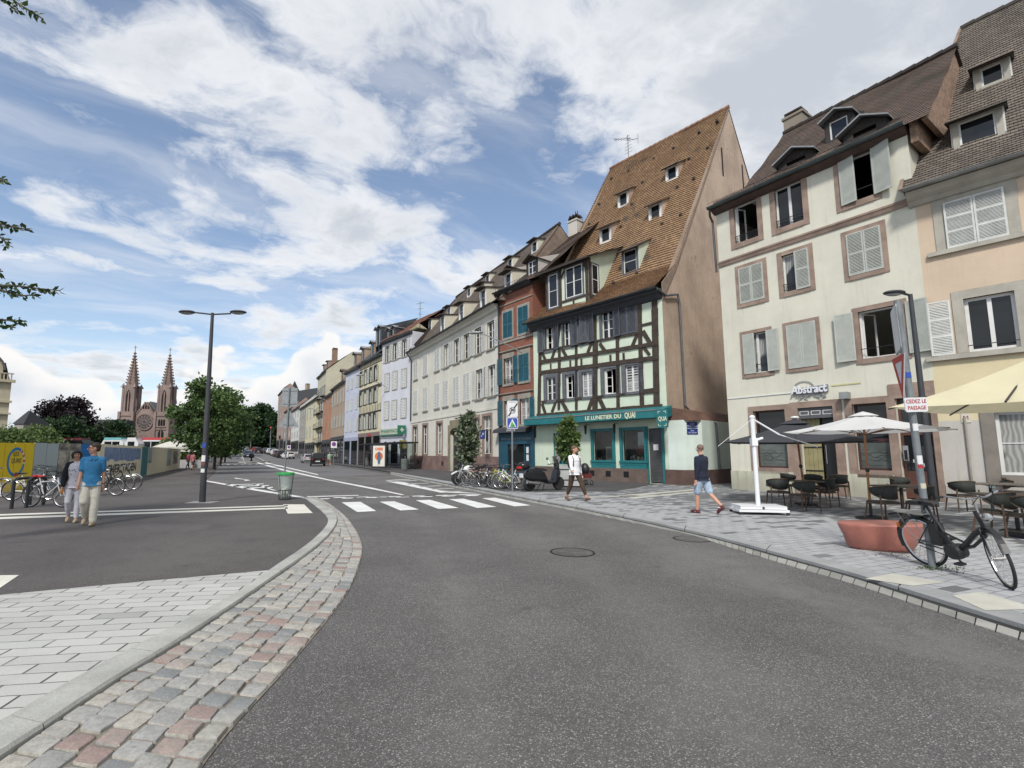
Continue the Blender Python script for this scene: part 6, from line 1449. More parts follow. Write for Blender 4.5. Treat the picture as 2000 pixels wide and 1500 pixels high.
# ======================= TWIN-SPIRED CHURCH =======================
SAND=mat('pink_sandstone',(.215,.162,.142),.9,.22,.12,.3,2,fine=.2,streak=0)
SANDD=mat('weathered_sandstone',(.20,.145,.125),.9,.25,.15,.3,2,fine=.2)
LEAD=mat('church_slate',(.10,.11,.125),.7,.15,.2)
Y=330.; XL=at(265,690,Y)[0]; XR=at(331,694,Y)[0]; XC=(XL+XR)/2
zc=lambda v:H+(885-v)/950*Y*1.0
def zv(u,v): return at(u,v,Y)[2]
ch=thing('twin_spired_church','pink sandstone Gothic church with two pointed spires and rose window','church',(XC,Y,0),R(3))
hw=(XR-XL)/2; tw=4.4
ztip=zv(266,686); zbell=zv(262,805); zb0=zv(262,770); zsp=zv(262,758); ztip2=zv(330,690)
for s,zt in ((-1,ztip),(1,ztip2)):
    cx=s*hw; m=MB()
    z1=zbell
    m.box(cx-tw,cx+tw,-tw,tw,0,z1)
    # belfry with open lancets: four corner piers and head
    p=2.5
    for dx in (-1,1):
        for dy in (-1,1): m.box(cx+dx*(tw-.6)-p*.9*(dx>0),cx+dx*(tw-.6)+p*.9*(dx<0),dy*(tw-.6)-p*.9*(dy>0),dy*(tw-.6)+p*.9*(dy<0),z1,zsp+1.5)
    m.box(cx-.35,cx+.35,-(tw-.9),-(tw-1.6),z1,zsp-3)
    for yy in (-(tw-.8),(tw-.8)-1.2): 
        m.prism([(cx-tw+.8,zsp+1.5),(cx-tw+.8,zsp-5),(cx-1.3,zsp-5),(cx-.9,zsp-2.8),(cx,zsp-1.4),(cx+.9,zsp-2.8),(cx+1.3,zsp-5),(cx+tw-.8,zsp-5),(cx+tw-.8,zsp+1.5)],yy,yy+1.2)
    T_=m.build('tower',SAND,ch,fix=True)
    m=MB()
    for dx in (-1,1):
        for dy in (-1,1):
            m=MB()
            for (a,b,w) in ((0,z1*.45,1.0),(z1*.45,z1,.75),(z1,zsp,.6)): o_=tw if a<z1 else tw-.9; m.box(cx+dx*o_-w,cx+dx*o_+w,dy*o_-w,dy*o_+w,a,b)
            m.add([(cx+dx*(tw-.4)-.9,dy*(tw-.4)-.9,zsp),(cx+dx*(tw-.4)+.9,dy*(tw-.4)-.9,zsp),(cx+dx*(tw-.4)+.9,dy*(tw-.4)+.9,zsp),(cx+dx*(tw-.4)-.9,dy*(tw-.4)+.9,zsp),(cx+dx*(tw-.9),dy*(tw-.9),zsp+3.2)],[(0,1,4),(1,2,4),(2,3,4),(3,0,4)])
            m.build('buttress',SAND,T_)
    m=MB(); n=8; r0=tw*1.0; zs0=zsp+1.0; prof=[(r0,zs0),(r0*.76,zs0+(zt-zs0)*.27),(r0*.72,zs0+(zt-zs0)*.28),(.25,zt-1.5),(.5,zt-1.2),(.1,zt)]
    m.lathe([(a*.84 if a>1 else a,b) for a,b in prof],(cx,0,0),8); 
    for k in range(8):
        th=PI/4*k
        for q in range(1,12): 
            t=q/12; r=r0*(1-t)*.93+.2; z=zs0+(zt-zs0)*t; m.box(cx+r*math.cos(th)-.3,cx+r*math.cos(th)+.3,r*math.sin(th)-.3,r*math.sin(th)+.3,z,z+.8)
    m.tube([(cx,0,zt-1),(cx,0,zt+4)],.18,5); m.bar((cx-1,0,zt+2.6),(cx+1,0,zt+2.6),.3,.3)
    m.build('spire',SANDD,ch)
    m=MB(); 
    for zc0 in (z1*.28,): m.prism([(cx-1.8,zc0),(cx+1.8,zc0),(cx+1.8,zc0+7),(cx,zc0+10),(cx-1.8,zc0+7)],-tw-.25,-tw-.02)
    for dx in (-1.6,0,1.6): m.prism([(cx+dx-.6,z1*.68),(cx+dx+.6,z1*.68),(cx+dx+.6,z1*.80),(cx+dx,z1*.83),(cx+dx-.6,z1*.80)],-tw-.2,-tw-.02)
    m.build('lancet_window',DARK,T_)
    m=MB()
    for z in (z1*.22,z1*.58,z1*.64,z1*.9): m.box(cx-tw-.3,cx+tw+.3,-tw-.5,-tw-.01,z,z+.5)
    m.box(cx-.25,cx+.25,-tw-.3,-tw-.251,z1*.28,z1*.28+9)
    m.build('string_course',SANDD,T_)
zn=zv(300,795); zg=zv(294,786)
m=MB(); m.prism([(-hw+tw,0),(hw-tw,0),(hw-tw,zbell*.86),(0,zg),(-hw+tw,zbell*.86)],-3,0); G_=m.build('west_front',SAND,ch,fix=True)
RZ=zv(294,825); m=MB(); m.lathe([(5.2,-.25),(5.2,0)],(0,-3.02,RZ),28,'y'); m.build('rose_glass',mat('rose_glass',(.05,.05,.055),.4,.2,1),G_)
m=MB(); m.ring((0,-3.3,RZ),5.3,.5,'y',28,5); m.ring((0,-3.3,RZ),1.4,.3,'y',14,5)
for k in range(12): th=PI/6*k; m.bar((1.4*math.cos(th),-3.3,RZ+1.4*math.sin(th)),(5.2*math.cos(th),-3.3,RZ+5.2*math.sin(th)),.25,.3); m.ring((3.9*math.cos(th+.26),-3.3,RZ+3.9*math.sin(th+.26)),.9,.16,'y',8,4)
m.build('rose_tracery',SANDD,G_)
PRT=[]
for x in (-6.4,0,6.4): m=MB(); m.prism([(x-2.2,0),(x+2.2,0),(x+2.2,4.5),(x+1.2,6.3),(x,7.3),(x-1.2,6.3),(x-2.2,4.5)],-3.3,-3.02); m.build('portal',DARK,G_)
for x in (-1.6,0,1.6): m=MB(); m.prism([(x-.5,RZ+9),(x+.5,RZ+9),(x+.5,RZ+11),(x,RZ+12.4),(x-.5,RZ+11)],-3.2,-3.02); m.build('gable_lancet',DARK,G_)
m=MB()
for x in (-6.4,0,6.4): m.prism([(x-3.1,6.6),(x,11.2),(x+3.1,6.6),(x+2.5,6.6),(x,10.2),(x-2.5,6.6)],-3.9,-3.35)
m.box(-hw+tw,hw-tw,-3.5,-3.01,11.6,12.1)
for i in range(9): t=i/9; x=(hw-tw)*(1-t); z=zbell*.86+(zg-zbell*.86)*t; m.box(x-.4,x+.4,-3.4,-2.6,z,z+1.2); m.box(-x-.4,-x+.4,-3.4,-2.6,z,z+1.2)
m.build('portal_gable',SANDD,G_)
m=MB(); m.prism([(-hw,0),(hw,0),(hw,zbell*.75),(0,zn+4),(-hw,zbell*.75)],1,60); m.build('nave_roof',LEAD,ch,fix=True)
m=MB(); m.box(-hw-12,hw+12,22,42,0,zbell*.55); m.prism([(22,zbell*.55),(42,zbell*.55),(32,zn)],-hw-12,hw+12,'x'); m.build('transept',LEAD,ch,fix=True)
m=MB()
for x in (-hw-12.5,hw+12): m.prism([(21,0),(43,0),(43,zbell*.55),(32,zn+2),(21,zbell*.55)],x-.5,x+1,'x'); m.box(x-1.2,x+1.2,20,23,0,zn-3); m.lathe([(1.2,zn-3),(.1,zn+8)],(x,21.5,0),6)
m.build('transept_gable',SAND,ch,fix=True)
zf_=zv(290,745)+1; m=MB(); m.lathe([(1.9,zn+2),(1.9,zn+5),(2.6,zn+6),(.1,zf_)],(0,30,0),8); m.tube([(0,30,zf_-1),(0,30,zf_+5)],.15,4); m.build('roof_fleche',LEAD,ch)
# ======================= TREES =======================
def leafmat(name,c,var=.35): return mat(name,c,.6,.3,.35,island=var,trans=.25,spec=.3)
LG=leafmat('leaf_mid_green',(.075,.125,.038),.45); LD=leafmat('leaf_dark_green',(.028,.058,.022)); LP=leafmat('leaf_purple',(.017,.011,.014)); LY=leafmat('leaf_light_green',(.10,.15,.045)); LO=leafmat('leaf_oak',(.05,.085,.025)); LS=leafmat('leaf_silver',(.16,.19,.13))
BARK=mat('bark',(.07,.055,.042),.9,.3,4,.6,20,fine=.3)
def leaves(name,pts,size,m,parent,jit=.5,asp=1.5,seed=1,flat=0.0,dirs=None):
    """pts: Nx3 array; one small bent two-face leaf (or clump) at each"""
    r=np.random.default_rng(seed); n=len(pts); pts=np.asarray(pts,float)
    a=r.normal(size=(n,3)); 
    if flat: a[:,2]*=(1-flat)
    if dirs is not None: a=a*.6+dirs
    a/=np.linalg.norm(a,axis=1)[:,None]+1e-9; b=r.normal(size=(n,3)); b-= (b*a).sum(1)[:,None]*a; b/=np.linalg.norm(b,axis=1)[:,None]+1e-9; c=np.cross(a,b)
    s=size*(1-jit/2+jit*r.random(n))[:,None]; L=a*s*asp; Wd=b*s*.5; up=c*s*.18
    V=np.stack([pts,pts+L*.45+Wd+up,pts+L,pts+L*.45-Wd+up],1).reshape(-1,3)
    me=bpy.data.meshes.new(name); me.vertices.add(4*n); me.vertices.foreach_set('co',V.ravel())
    me.loops.add(4*n); me.loops.foreach_set('vertex_index',np.arange(4*n)); me.polygons.add(n); me.polygons.foreach_set('loop_start',np.arange(n)*4); me.polygons.foreach_set('loop_total',np.full(n,4))
    me.materials.append(m); me.update(calc_edges=True); o=bpy.data.objects.new(name,me); COL.objects.link(o); o.parent=parent; return o
def crownpts(n,h0,h1,rad,seed,lobes=18,shape='round',clump=.55):
    r=np.random.default_rng(seed); c=[]
    for i in range(lobes):
        t=(i+.5)/lobes; z=h0+(h1-h0)*t
        if shape=='round': rr=rad*math.sqrt(max(.05,1-(2*t-1)**2))*.9
        elif shape=='poplar': rr=rad*min(1,(1-t)*1.6+.12)
        elif shape=='cone': rr=rad*(1-t*.85)
        else: rr=rad
        k=max(1,int(round(3*rr/rad))) if shape!='poplar' else 2
        for q in range(k+1):
            th=r.random()*6.28; d=rr*(.25+.7*math.sqrt(r.random())); c.append((d*math.cos(th),d*math.sin(th),z+(r.random()-.5)*(h1-h0)/lobes*1.5,rad*clump*(.5+.5*r.random())*(1 if shape!='poplar' else .8)))
    c=np.array(c); idx=r.integers(0,len(c),n); v=r.normal(size=(n,3)); v/=np.linalg.norm(v,axis=1)[:,None]; q=r.random(n)**.45
    # uneven surface: clump radius modulated per direction
    mod=1+.25*np.sin(v[:,0]*7+idx)+.2*np.sin(v[:,1]*9+idx*2)
    p=c[idx,:3]+v*(c[idx,3]*q*mod)[:,None]*np.array([1,1,.75]); return p,c
def tree(name,label,loc,h,rad,m,n=5000,size=.35,seed=1,trunk=.18,h0=.3,shape='round',group=None,cat='tree',lobes=16,clump=.5):
    t=thing(name,label,cat,loc,0,group); p,c=crownpts(n,h*h0,h*.97,rad,seed,lobes,shape,clump); leaves('crown',p,size,m,t,seed=seed)
    mb=MB(); mb.tube([(0,0,-.1),(.05,0,h*.25),(-.05,.05,h*.5),(.03,0,h*.85)],[trunk,trunk*.8,trunk*.6,trunk*.15],8); r=np.random.default_rng(seed)
    for q in c[r.permutation(len(c))[:14]]:
        z0=max(h*.18,q[2]-h*.2*(.6+r.random()*.6)); mb.tube([(0,0,min(z0,h*.75)),(q[0]*.5,q[1]*.5,(z0+q[2])/2+.1),(q[0],q[1],q[2])],[trunk*.4,trunk*.25,trunk*.08],5)
    mb.build('trunk',BARK,t); return t
def place(u,y,z=None): x,yy=uy(u,y); return (x,yy,gz(yy) if z is None else z)
# young street trees along the quay
g='street trees along the quay'
tree('street_tree','leafy green street tree just behind the left street lamp, nearest of its row',place(398,37),7.3,2.7,LG,7500,.17,3,.14,.22,'round',g,lobes=15,clump=.30)
tree('street_tree','second street tree of the quay row, behind the lamp',place(420,47),7.6,3.0,LG,8000,.22,4,.14,.22,'round',g)
tree('street_tree','third street tree of the quay row, half hidden',place(432,62),7.8,3.2,LD,6000,.3,5,.14,.22,'round',g)
tree('street_tree','street tree far along the quay, beside the road edge',place(440,82),8,3.4,LG,5000,.4,6,.14,.2,'round',g)
tree('street_tree','farthest street tree of the quay row, towards the white bus',place(441,112),9,4,LD,4000,.5,8,.14,.2,'round',g)
# poplars closing the street
g='poplars at the end of the street'
for i,(u,y,v,r_) in enumerate(((488,205,801,6),(503,212,790,6.5),(519,220,795,6),(534,210,808,5.5),(474,200,830,6))):
    h=at(u,v,y)[2]-gz(y); tree('poplar',['tall dark poplar left of the street end','tallest poplar closing the street','broad poplar right of the tallest','poplar beside the last houses','low round poplar above the approaching bus'][i],place(u,y),h,r_,LD,6000,.9,20+i,.4,.05,'poplar',g,lobes=20,clump=.5)
# copper beech and neighbours
h=at(128,782,150)[2]; tree('copper_beech','large round copper beech with purple-black leaves',place(128,150,0),h,7.6,LP,14000,.6,31,.5,.12,'round',lobes=20,clump=.5)
g='trees around the copper beech'
for i,(u,y,v,r_,mm) in enumerate(((128,132,815,5.2,LD),(160,135,835,5,LD),(92,138,822,4.2,LD),(215,170,822,7,LD),(195,160,842,5,LD),(238,200,850,5,LD))):
    h=at(u,v,y)[2]; tree('dark_green_tree',['dark green tree standing in front of the copper beech','dark green tree right of the copper beech','dark tree at the left foot of the copper beech','bushy dark tree left of the church tower','low dark tree right of the beech, before the mansard building','small dark tree at the foot of the church'][i],place(u,y,0),h,r_,mm,5000,.55,41+i,.3,.05,'round',g)
g='bushes beyond the hoarding'
for i,(u,y,v,r_) in enumerate(((5,75,842,4),(30,82,846,4),(60,90,836,4.5),(85,95,843,4),(345,85,856,3),(362,80,862,3))):
    h=at(u,v,y)[2]; tree('light_green_bush',['light green bush at the left edge above the yellow panels','light green bush beside the dark-roofed annexe','tall light bush left of the beech','light bush above the red tram','bush behind the white marquee','bush right of the white marquee'][i],place(u,y,0),h,r_,LY,3500,.35,61+i,.15,.05,'round',g,cat='bush')
# boughs of a tree standing just outside the left edge
ot=thing('overhanging_tree','tree at the left edge with serrated leaf sprays hanging into the sky','tree',(-9.6,6.6,0))
mb=MB(); mb.tube([(0,0,0),(.05,0,2.5),(0,.1,5),(.1,.1,7.2)],[.17,.14,.11,.06],8)
tips=[]; rr=random.Random(4)
def bough(uv,base,y):
    p=[Vector(at(u,v,y+dy))-Vector((-9.6,6.6,0)) for (u,v,dy) in uv]; pts=[Vector(base)]+p; mb.tube(pts,[.05]+[.02*(1-.7*i/len(p)) for i in range(len(p))],5)
    for a,b in zip(p[:-1],p[1:]):
        L=(b-a).length; k=int(L/.035)
        for i in range(k):
            q=a.lerp(b,i/k); tips.append((q,(b-a).normalized()))
for uv,bs in (([(-120,330,0),(-40,345,0),(5,352,0),(14,350,0)],(0,0,4.4)),([(-90,425,0),(-20,432,0),(10,440,0),(42,446,0),(58,449,0)],(0,0,4)),([(-90,455,.1),(-20,452,.1),(8,468,.1),(16,486,.1)],(0,0,4)),
   ([(-120,560,0),(-40,558,0),(30,558,0),(80,564,0),(118,568,0)],(0,0,3.2)),([(-60,562,0),(0,566,0),(40,578,0),(76,575,0)],(0,0,3.2)),([(-90,620,.1),(-20,622,.1),(20,626,.1),(50,628,.1)],(0,0,2.8)),([(-90,640,.1),(-30,632,.1),(0,636,.1),(30,640,.1)],(0,0,2.8)),([(-90,525,0),(-30,528,0),(5,530,0)],(0,0,3.2)),
   ([(-60,-60,0),(0,-20,0),(40,10,0),(70,28,0),(85,38,0)],(0,.1,6.8)),([(-60,-40,.1),(0,-8,.1),(20,12,.1),(38,22,.1)],(0,.1,6.8))): bough(uv,bs,7.6)
mb.build('trunk',BARK,ot)
pts=[];dr=[]
for (q,t) in tips:
    for k in range(2):
        s=Vector((rr.gauss(0,1),rr.gauss(0,.7),rr.gauss(-.3,1))).normalized(); pts.append(tuple(q+s*.015)); dr.append(tuple((t*.9+s*.9)))
leaves('crown',np.array(pts),.055,LO,ot,asp=1.9,seed=5,dirs=np.array(dr))
p,_=crownpts(5000,4.6,7.6,1.6,9,12,'round',.5); leaves('crown',p+np.array([-1.6,0,1.5]),.12,LO,ot,seed=8)

# ======================= HOARDING =======================
def panelmat(name,kind,seed):
    m=bpy.data.materials.new(name); m.use_nodes=True; N=NT(m.node_tree); b=N.n['Principled BSDF']; tc=N.new('ShaderNodeTexCoord').outputs['Object']; X,Y,Z=N.sep(tc)[0:3]
    n1=N.noise(N.vm('ADD',tc,(seed,seed,0)),1.6,6,.7); n2=N.noise(N.vm('ADD',N.vm('MULTIPLY',tc,(3,1,1)),(seed,0,0)),2.5,2,.5)
    hz=N.mapr(N.m('ADD',Z,N.m('MULTIPLY',n2,.8)),1.35,1.5,0,1)
    if kind=='grey': col=N.mix(hz,N.ramp(n1,[(.3,(.08,.10,.10)),(.5,(.22,.26,.26)),(.7,(.45,.5,.48))]),(.36,.42,.43))
    elif kind=='bw': col=N.ramp(n1,[(.35,(.03,.03,.03)),(.5,(.2,.19,.16)),(.65,(.5,.48,.4))])
    else: col=N.mix(hz,N.ramp(n1,[(.3,(.03,.035,.04)),(.5,(.10,.10,.10)),(.7,(.28,.26,.22))]),N.ramp(n2,[(.4,(.10,.17,.35)),(.6,(.25,.33,.45))]))
    N.l.new(col,b.inputs['Base Color']); b.inputs['Roughness'].default_value=.6; MC[name]=m; return m
YP=mat('hoarding_yellow',(.72,.53,.02),.6,.06,1,fine=.05); CP_=mat('hoarding_cream',(.74,.68,.50),.7,.07,1,fine=.05); TP=mat('hoarding_teal',(.04,.20,.22),.6,.1,2); BP=mat('hoarding_blue',(.01,.15,.42),.5,.1,2)
ha=[G(-90,971),G(58,960),G(190,950),G(350,916)]
hd=thing('site_hoarding','long printed site hoarding, yellow then photo panels then cream, behind the parked bicycles','hoarding',(0,0,0))
LOOP=mat('ring_blue',(.02,.18,.42),.5); REDM=mat('ring_red',(.50,.03,.03),.5)
def panels(A,B,n,h_,mats,z0=.06):
    dx,dy=B[0]-A[0],B[1]-A[1]; L=math.hypot(dx,dy); rot=math.atan2(dy,dx)
    for i in range(n):
        e=MB(); w=L/n; e.box(.01,w-.01,-.03,.03,z0,h_+uni(-.015,.015)); o=e.build('hoarding_panel',mats[i],hd); o.location=(A[0]+dx*i/n,A[1]+dy*i/n,0); o.rotation_euler=(0,0,rot)
D1,D2,D3=panelmat('print_grey','grey',3),panelmat('print_old','bw',8),panelmat('print_river','river',5)
panels(ha[0],ha[1],7,2.02,[YP]*7); panels(ha[1],ha[2],6,2.03,[D1,D1,D2,D2,BP,CP_]); panels(ha[2],ha[3],18,2.04,[CP_]*18)
fy=Fac(ha[0],ha[1])
# ring logo on yellow
cx,cz=fy.loc(30,902); rw_=abs(fy.loc(48,902)[0]-fy.loc(13,902)[0])/2; rh_=abs(fy.loc(30,869)[1]-fy.loc(30,926)[1])/2
def onp(o,x): return x-(Vector(o.location[:2])-Vector(ha[0])).length
seg=[(95,330,LOOP),(-30,95,None),(-70,-30,REDM)]
for k,(a0,a1,mm) in enumerate(((60,265,LOOP),(-95,-55,REDM),(-10,60,WHITEF),(-55,-10,LOOP))):
    m=MB(); n=14
    for i in range(n):
        t0,t1=R(a0+(a1-a0)*i/n),R(a0+(a1-a0)*(i+1)/n); q=[(cx+rw_*s*math.cos(t),cz+rh_*s*math.sin(t)) for t,s in ((t0,1),(t1,1),(t1,.80),(t0,.80))]
        m.poly([(x,-.036,z) for x,z in q][::-1])
    o=m.build('ring_mark',mm,hd); o.location=(ha[0][0],ha[0][1],0); o.rotation_euler=(0,0,fy.rot)
for a0 in (45,22,-1):
    m=MB()
    q=[(cx+rw_*s*math.cos(R(t)),cz+rh_*s*math.sin(R(t))) for t,s in ((a0,1),(a0+10,1),(a0+10,.8),(a0,.8))]; m.poly([(x,-.038,z) for x,z in q][::-1])
    o=m.build('ring_stripe',REDM,hd); o.location=(ha[0][0],ha[0][1],0); o.rotation_euler=(0,0,fy.rot)
DKB=mat('print_dark_blue',(.02,.03,.07),.6); BLK=mat('print_black',(.01,.01,.012),.6)
def wtext(fc,txt,u0,u1,vc,size,mm,parent,off=.036,bold=0,name='lettering'):
    a=fc.loc(u0,vc)[0]; b=fc.loc(u1,vc)[0]; z=(fc.loc(u0,vc)[1]+fc.loc(u1,vc)[1])/2
    t=text_mesh(name,txt,size,mm,parent,(0,0,0),ext=.002,bold=bold); w=max(v.co.x for v in t.data.vertices)-min(v.co.x for v in t.data.vertices); t.scale=((b-a)/w,1,1)
    P_=fc.W2((a+b)/2,-off); t.location=(P_[0],P_[1],z); t.rotation_euler=(PI/2,0,fc.rot); return t
wtext(fy,'LES',25,36,887,.27,DKB,hd); wtext(fy,'QUAIS',21,40,900,.27,DKB,hd)
f4=Fac(ha[2],ha[3])
wtext(f4,'FISCHERSTADEN',193,264,915.5,.66,BLK,hd,bold=.02)
m=MB(); x0,x1=f4.loc(203,880)[0],f4.loc(274,880)[0]; rr=random.Random(8); n=9
for i in range(n): a_=x0+(x1-x0)*i/n; b_=x0+(x1-x0)*(i+1)/n; m.box(a_,b_,-.038,-.031,1.12+rr.choice((0,.08,.16,.04)),1.9)
def onf(o,f): o.location=(f.L[0],f.L[1],0); o.rotation_euler=(0,0,f.rot); return o
onf(m.build('printed_view',D3,hd),f4)
onf(MB().box(f4.loc(275,900)[0],f4.loc(287,900)[0],-.037,-.031,.06,2.03).build('teal_strip',TP,hd),f4)
onf(MB().box(f4.loc(288,900)[0],f4.loc(295,900)[0],-.037,-.031,.9,2.0).build('printed_view',D1,hd),f4)
onf(MB().box(f4.loc(325,900)[0],f4.loc(333,900)[0],-.037,-.031,.5,1.9).build('printed_view',D1,hd),f4)
onf(MB().box(f4.loc(337,900)[0],f4.loc(346,900)[0],-.037,-.031,.6,1.8).build('printed_view',D2,hd),f4)
# ======================= STREET OBJECTS =======================
RUB=mat('tyre_rubber',(.018,.018,.018),.8,.1,5); CHR=mat('chrome',(.5,.5,.5),.25,.05,3,metal=1.); SPK=mat('spoke_metal',(.35,.35,.35),.35,.05,3,metal=.8)
BLKP=mat('black_plastic',(.016,.016,.018),.45,.15,5); STEEL=mat('galvanised_steel',(.20,.22,.23),.5,.18,5,metal=.35,fine=.2); POLEG=mat('anthracite_paint',(.035,.037,.042),.55,.15,3,fine=.1)
def paint(name,c,r=.3): return mat('paint_'+name,c,r,.05,3)
def bicycle(name,label,fc,loc,rz,group=None,lean=0,style='city',saddle=BLKP,guards=None,basket=None,steer=0,detail=1,extra=None):
    """x forward, rear axle above the origin"""
    t=thing(name,label,'bicycle',loc if len(loc)==3 else (*loc,.03),0,group,rot=(lean,0,rz)); r=.335; ax=1.06
    seat=Vector((.22,0,.86)); bb=Vector((.44,0,.29)); hd=Vector((.86,0,.83)); hl=Vector((.90,0,.66)); ra=Vector((0,0,r)); fa=Vector((ax,0,r))
    m=MB()
    if style=='step': m.tube([hl,(.76,0,.56),(.62,0,.42),(.53,0,.34),bb],[.03,.033,.033,.033,.03],8); m.tube([hl-Vector((0,0,.09)),(.70,0,.40),bb+Vector((.04,0,.03))],.02,6); m.tube([(.62,0,.42),(.35,0,.52)],.014,6); m.tube([bb,seat],.018,7)
    elif style=='mixte': m.tube([hl,(.6,0,.46),bb],.018,7).tube([hd,(.55,0,.58),(.28,0,.52)],.014,6).tube([bb,seat],.016,7)
    else: m.tube([hl,bb],.018,7).tube([hd-Vector((0,0,.05)),(.27,0,.72)],.016,7).tube([bb,seat],.016,7)
    m.tube([hd+Vector((-.01,0,.03)),hl],.022,8)
    for s in (-1,1): m.tube([bb+Vector((0,s*.03,0)),ra+Vector((0,s*.06,0))],.009,5).tube([(.27,s*.02,.70),ra+Vector((0,s*.06,0))],.008,5)
    m.build('frame',fc,t)
    T=Matrix.Translation(hl)@Matrix.Rotation(steer,4,'Z')@Matrix.Translation(-hl)
    def tv(p): return T@Vector(p)
    fk=MB(); fk.T=T
    for s in (-1,1): fk.tube([hl+Vector((.01,s*.05,0)),fa+Vector((-.02,s*.055,.03)),fa+Vector((0,s*.055,0))],[.013,.010,.008],6)
    fk.tube([hl+Vector((.01,-.06,0)),hl+Vector((.01,.06,0))],.014,6); fk.build('fork',fc,t)
    for nm,c,TT in (('rear',ra,None),('front',fa,T)):
        w=MB(); w.T=TT; w.ring(c,r-.012,.017,'y',32,7); tw=w.build('wheel',RUB,t,smooth=True)
        w=MB(); w.T=TT; w.ring(c,r-.038,.011,'y',32,6); w.build('rim',CHR,tw)
        w=MB(); w.T=TT; n=24 if detail else 12
        for i in range(n): th=2*PI*i/n; s=.03 if i%2 else -.03; w.tube([c+Vector((.02*math.cos(th+.5),s,.02*math.sin(th+.5))),c+Vector(((r-.04)*math.cos(th),0,(r-.04)*math.sin(th)))],.0016 if detail else .003,3,cap=False)
        w.tube([c+Vector((0,-.05,0)),c+Vector((0,.05,0))],.02,8); w.build('spokes',SPK,tw)
        if guards:
            g=MB(); g.T=TT; a0,a1=(R(20),R(200)) if nm=='rear' else (R(25),R(150)); k=14; ps=[]
            for i in range(k+1): th=a0+(a1-a0)*i/k; ps.append(c+Vector(((r+.022)*math.cos(th),0,(r+.022)*math.sin(th))))
            for a,b in zip(ps[:-1],ps[1:]): g.bar(a,b,.05,.006)
            g.build('mudguard',guards,t)
    hb=MB(); hb.T=T; top=hd+Vector((-.02,0,.17)); hb.tube([hd,top],.014,6)
    if style=='sport': hb.tube([top+Vector((.04,-.29,0)),top,top+Vector((.04,.29,0))],.012,6)
    else: hb.tube([top+Vector((-.16,-.29,.03)),top+Vector((-.02,-.24,.06)),top+Vector((.05,-.1,.02)),top,top+Vector((.05,.1,.02)),top+Vector((-.02,.24,.06)),top+Vector((-.16,.29,.03))],.011,6)
    ho=hb.build('handlebar',CHR if guards else BLKP,t); g=MB(); g.T=T
    e=-.16 if style!='sport' else .04
    for s in (-1,1): g.tube([top+Vector((e,s*.29,.03)),top+Vector((e+.11,s*(.26 if style!='sport' else .2),.05))],.017,7)
    g.build('grip',BLKP,ho)
    s_=MB(); s_.tube([(.17,0,.80),seat+Vector((0,0,.02))],.012,6); s_.prism([(.06,.90),(.10,.93),(.36,.915),(.38,.89),(.30,.87),(.10,.87)],-.045,.045); s_.prism([(.05,.90),(.09,.935),(.18,.925),(.18,.88),(.08,.87)],-.09,.09); s_.build('saddle',saddle,t)
    c=MB(); c.ring((.44,-.055,.29),.085,.012,'y',18,5); c.bar((.44,-.07,.29),(.56,-.07,.18),.02,.012); c.bar((.44,.07,.29),(.32,.07,.40),.02,.012); c.box(.52,.61,-.15,-.07,.165,.19).box(.27,.36,.07,.15,.395,.42); c.tube([(.44,-.055,.37),(0,-.06,r+.04)],.006,4).tube([(.44,-.055,.21),(0,-.06,r-.04)],.006,4); c.build('crankset',BLKP,t)
    if detail:
        k=MB(); k.box(-.25,.18,-.07,.07,.73,.745); k.tube([(-.2,.06,.73),(0,.07,r)],.006,4).tube([(-.2,-.06,.73),(0,-.07,r)],.006,4); k.build('rear_rack',BLKP if not guards else SPK,t)
    if basket:
        b=MB(); b.T=T; x0,x1,z0,z1=.98,1.28,.80,1.02
        for z in (z0,(z0+z1)/2,z1): 
            for s in (-1,1): b.bar((x0,s*.17,z),(x1,s*.17,z),.008,.008)
            b.bar((x0,-.17,z),(x0,.17,z),.008,.008).bar((x1,-.17,z),(x1,.17,z),.008,.008)
        for i in range(7):
            for s in (-1,1): b.bar((x0+(x1-x0)*i/6,s*.17,z0),(x0+(x1-x0)*i/6,s*.17,z1),.006,.006)
            b.bar((x1,-.17+.34*i/6,z0),(x1,-.17+.34*i/6,z1),.006,.006)
        b.box(x0,x1,-.17,.17,z0-.01,z0); b.build('basket',basket,t)
    if extra: extra(t)
    return t
SILV=paint('silver',(.45,.45,.46)); WHB=paint('white',(.7,.7,.68)); BKB=paint('black',(.012,.012,.014)); BLUB=paint('deep_blue',(.02,.04,.12)); YGB=paint('yellow_green',(.45,.50,.08)); REDB=paint('bike_red',(.35,.02,.02)); CRB=paint('cream',(.5,.47,.36)); GRB=paint('turquoise',(.03,.25,.2)); RSB=paint('rust',(.2,.08,.05))
g='bicycles parked by the hoarding'
def lpos(u,v): return (*G(u,v,.03),.03)
bl=[(( -35,972),R(8),SILV,'mixte',WHB,BLKP,'silver bicycle at the left edge with white mudguards, in front of the yellow panels',None),
((52,978),R(12),WHB,'mixte',WHB,BLKP,'white bicycle with swept handlebar locked between the two black stands',None),
((92,990),R(-8),SILV,'city',None,REDB,'silver-framed bicycle with a red saddle cover, nearest of the parked row',None),
((120,968),R(5),BLUB,'mixte',None,BLKP,'dark blue bicycle behind the walking couple',None),
((196,968),R(2),BKB,'city',None,BLKP,'black bicycle with orange spoke reflector, right of the man in the blue polo',None),
((215,960),R(8),BKB,'mixte',SILV,WHB,'dark bicycle with pale seat between two black ones by the cream panels',None),
((228,957),R(14),BKB,'city',WHB,BLKP,'rightmost bicycle by the hoarding with a pale mudguard edge',None),
((70,958),R(-4),BKB,'mixte',None,BLKP,'black bicycle standing behind the white one, against the photo panels',None)]
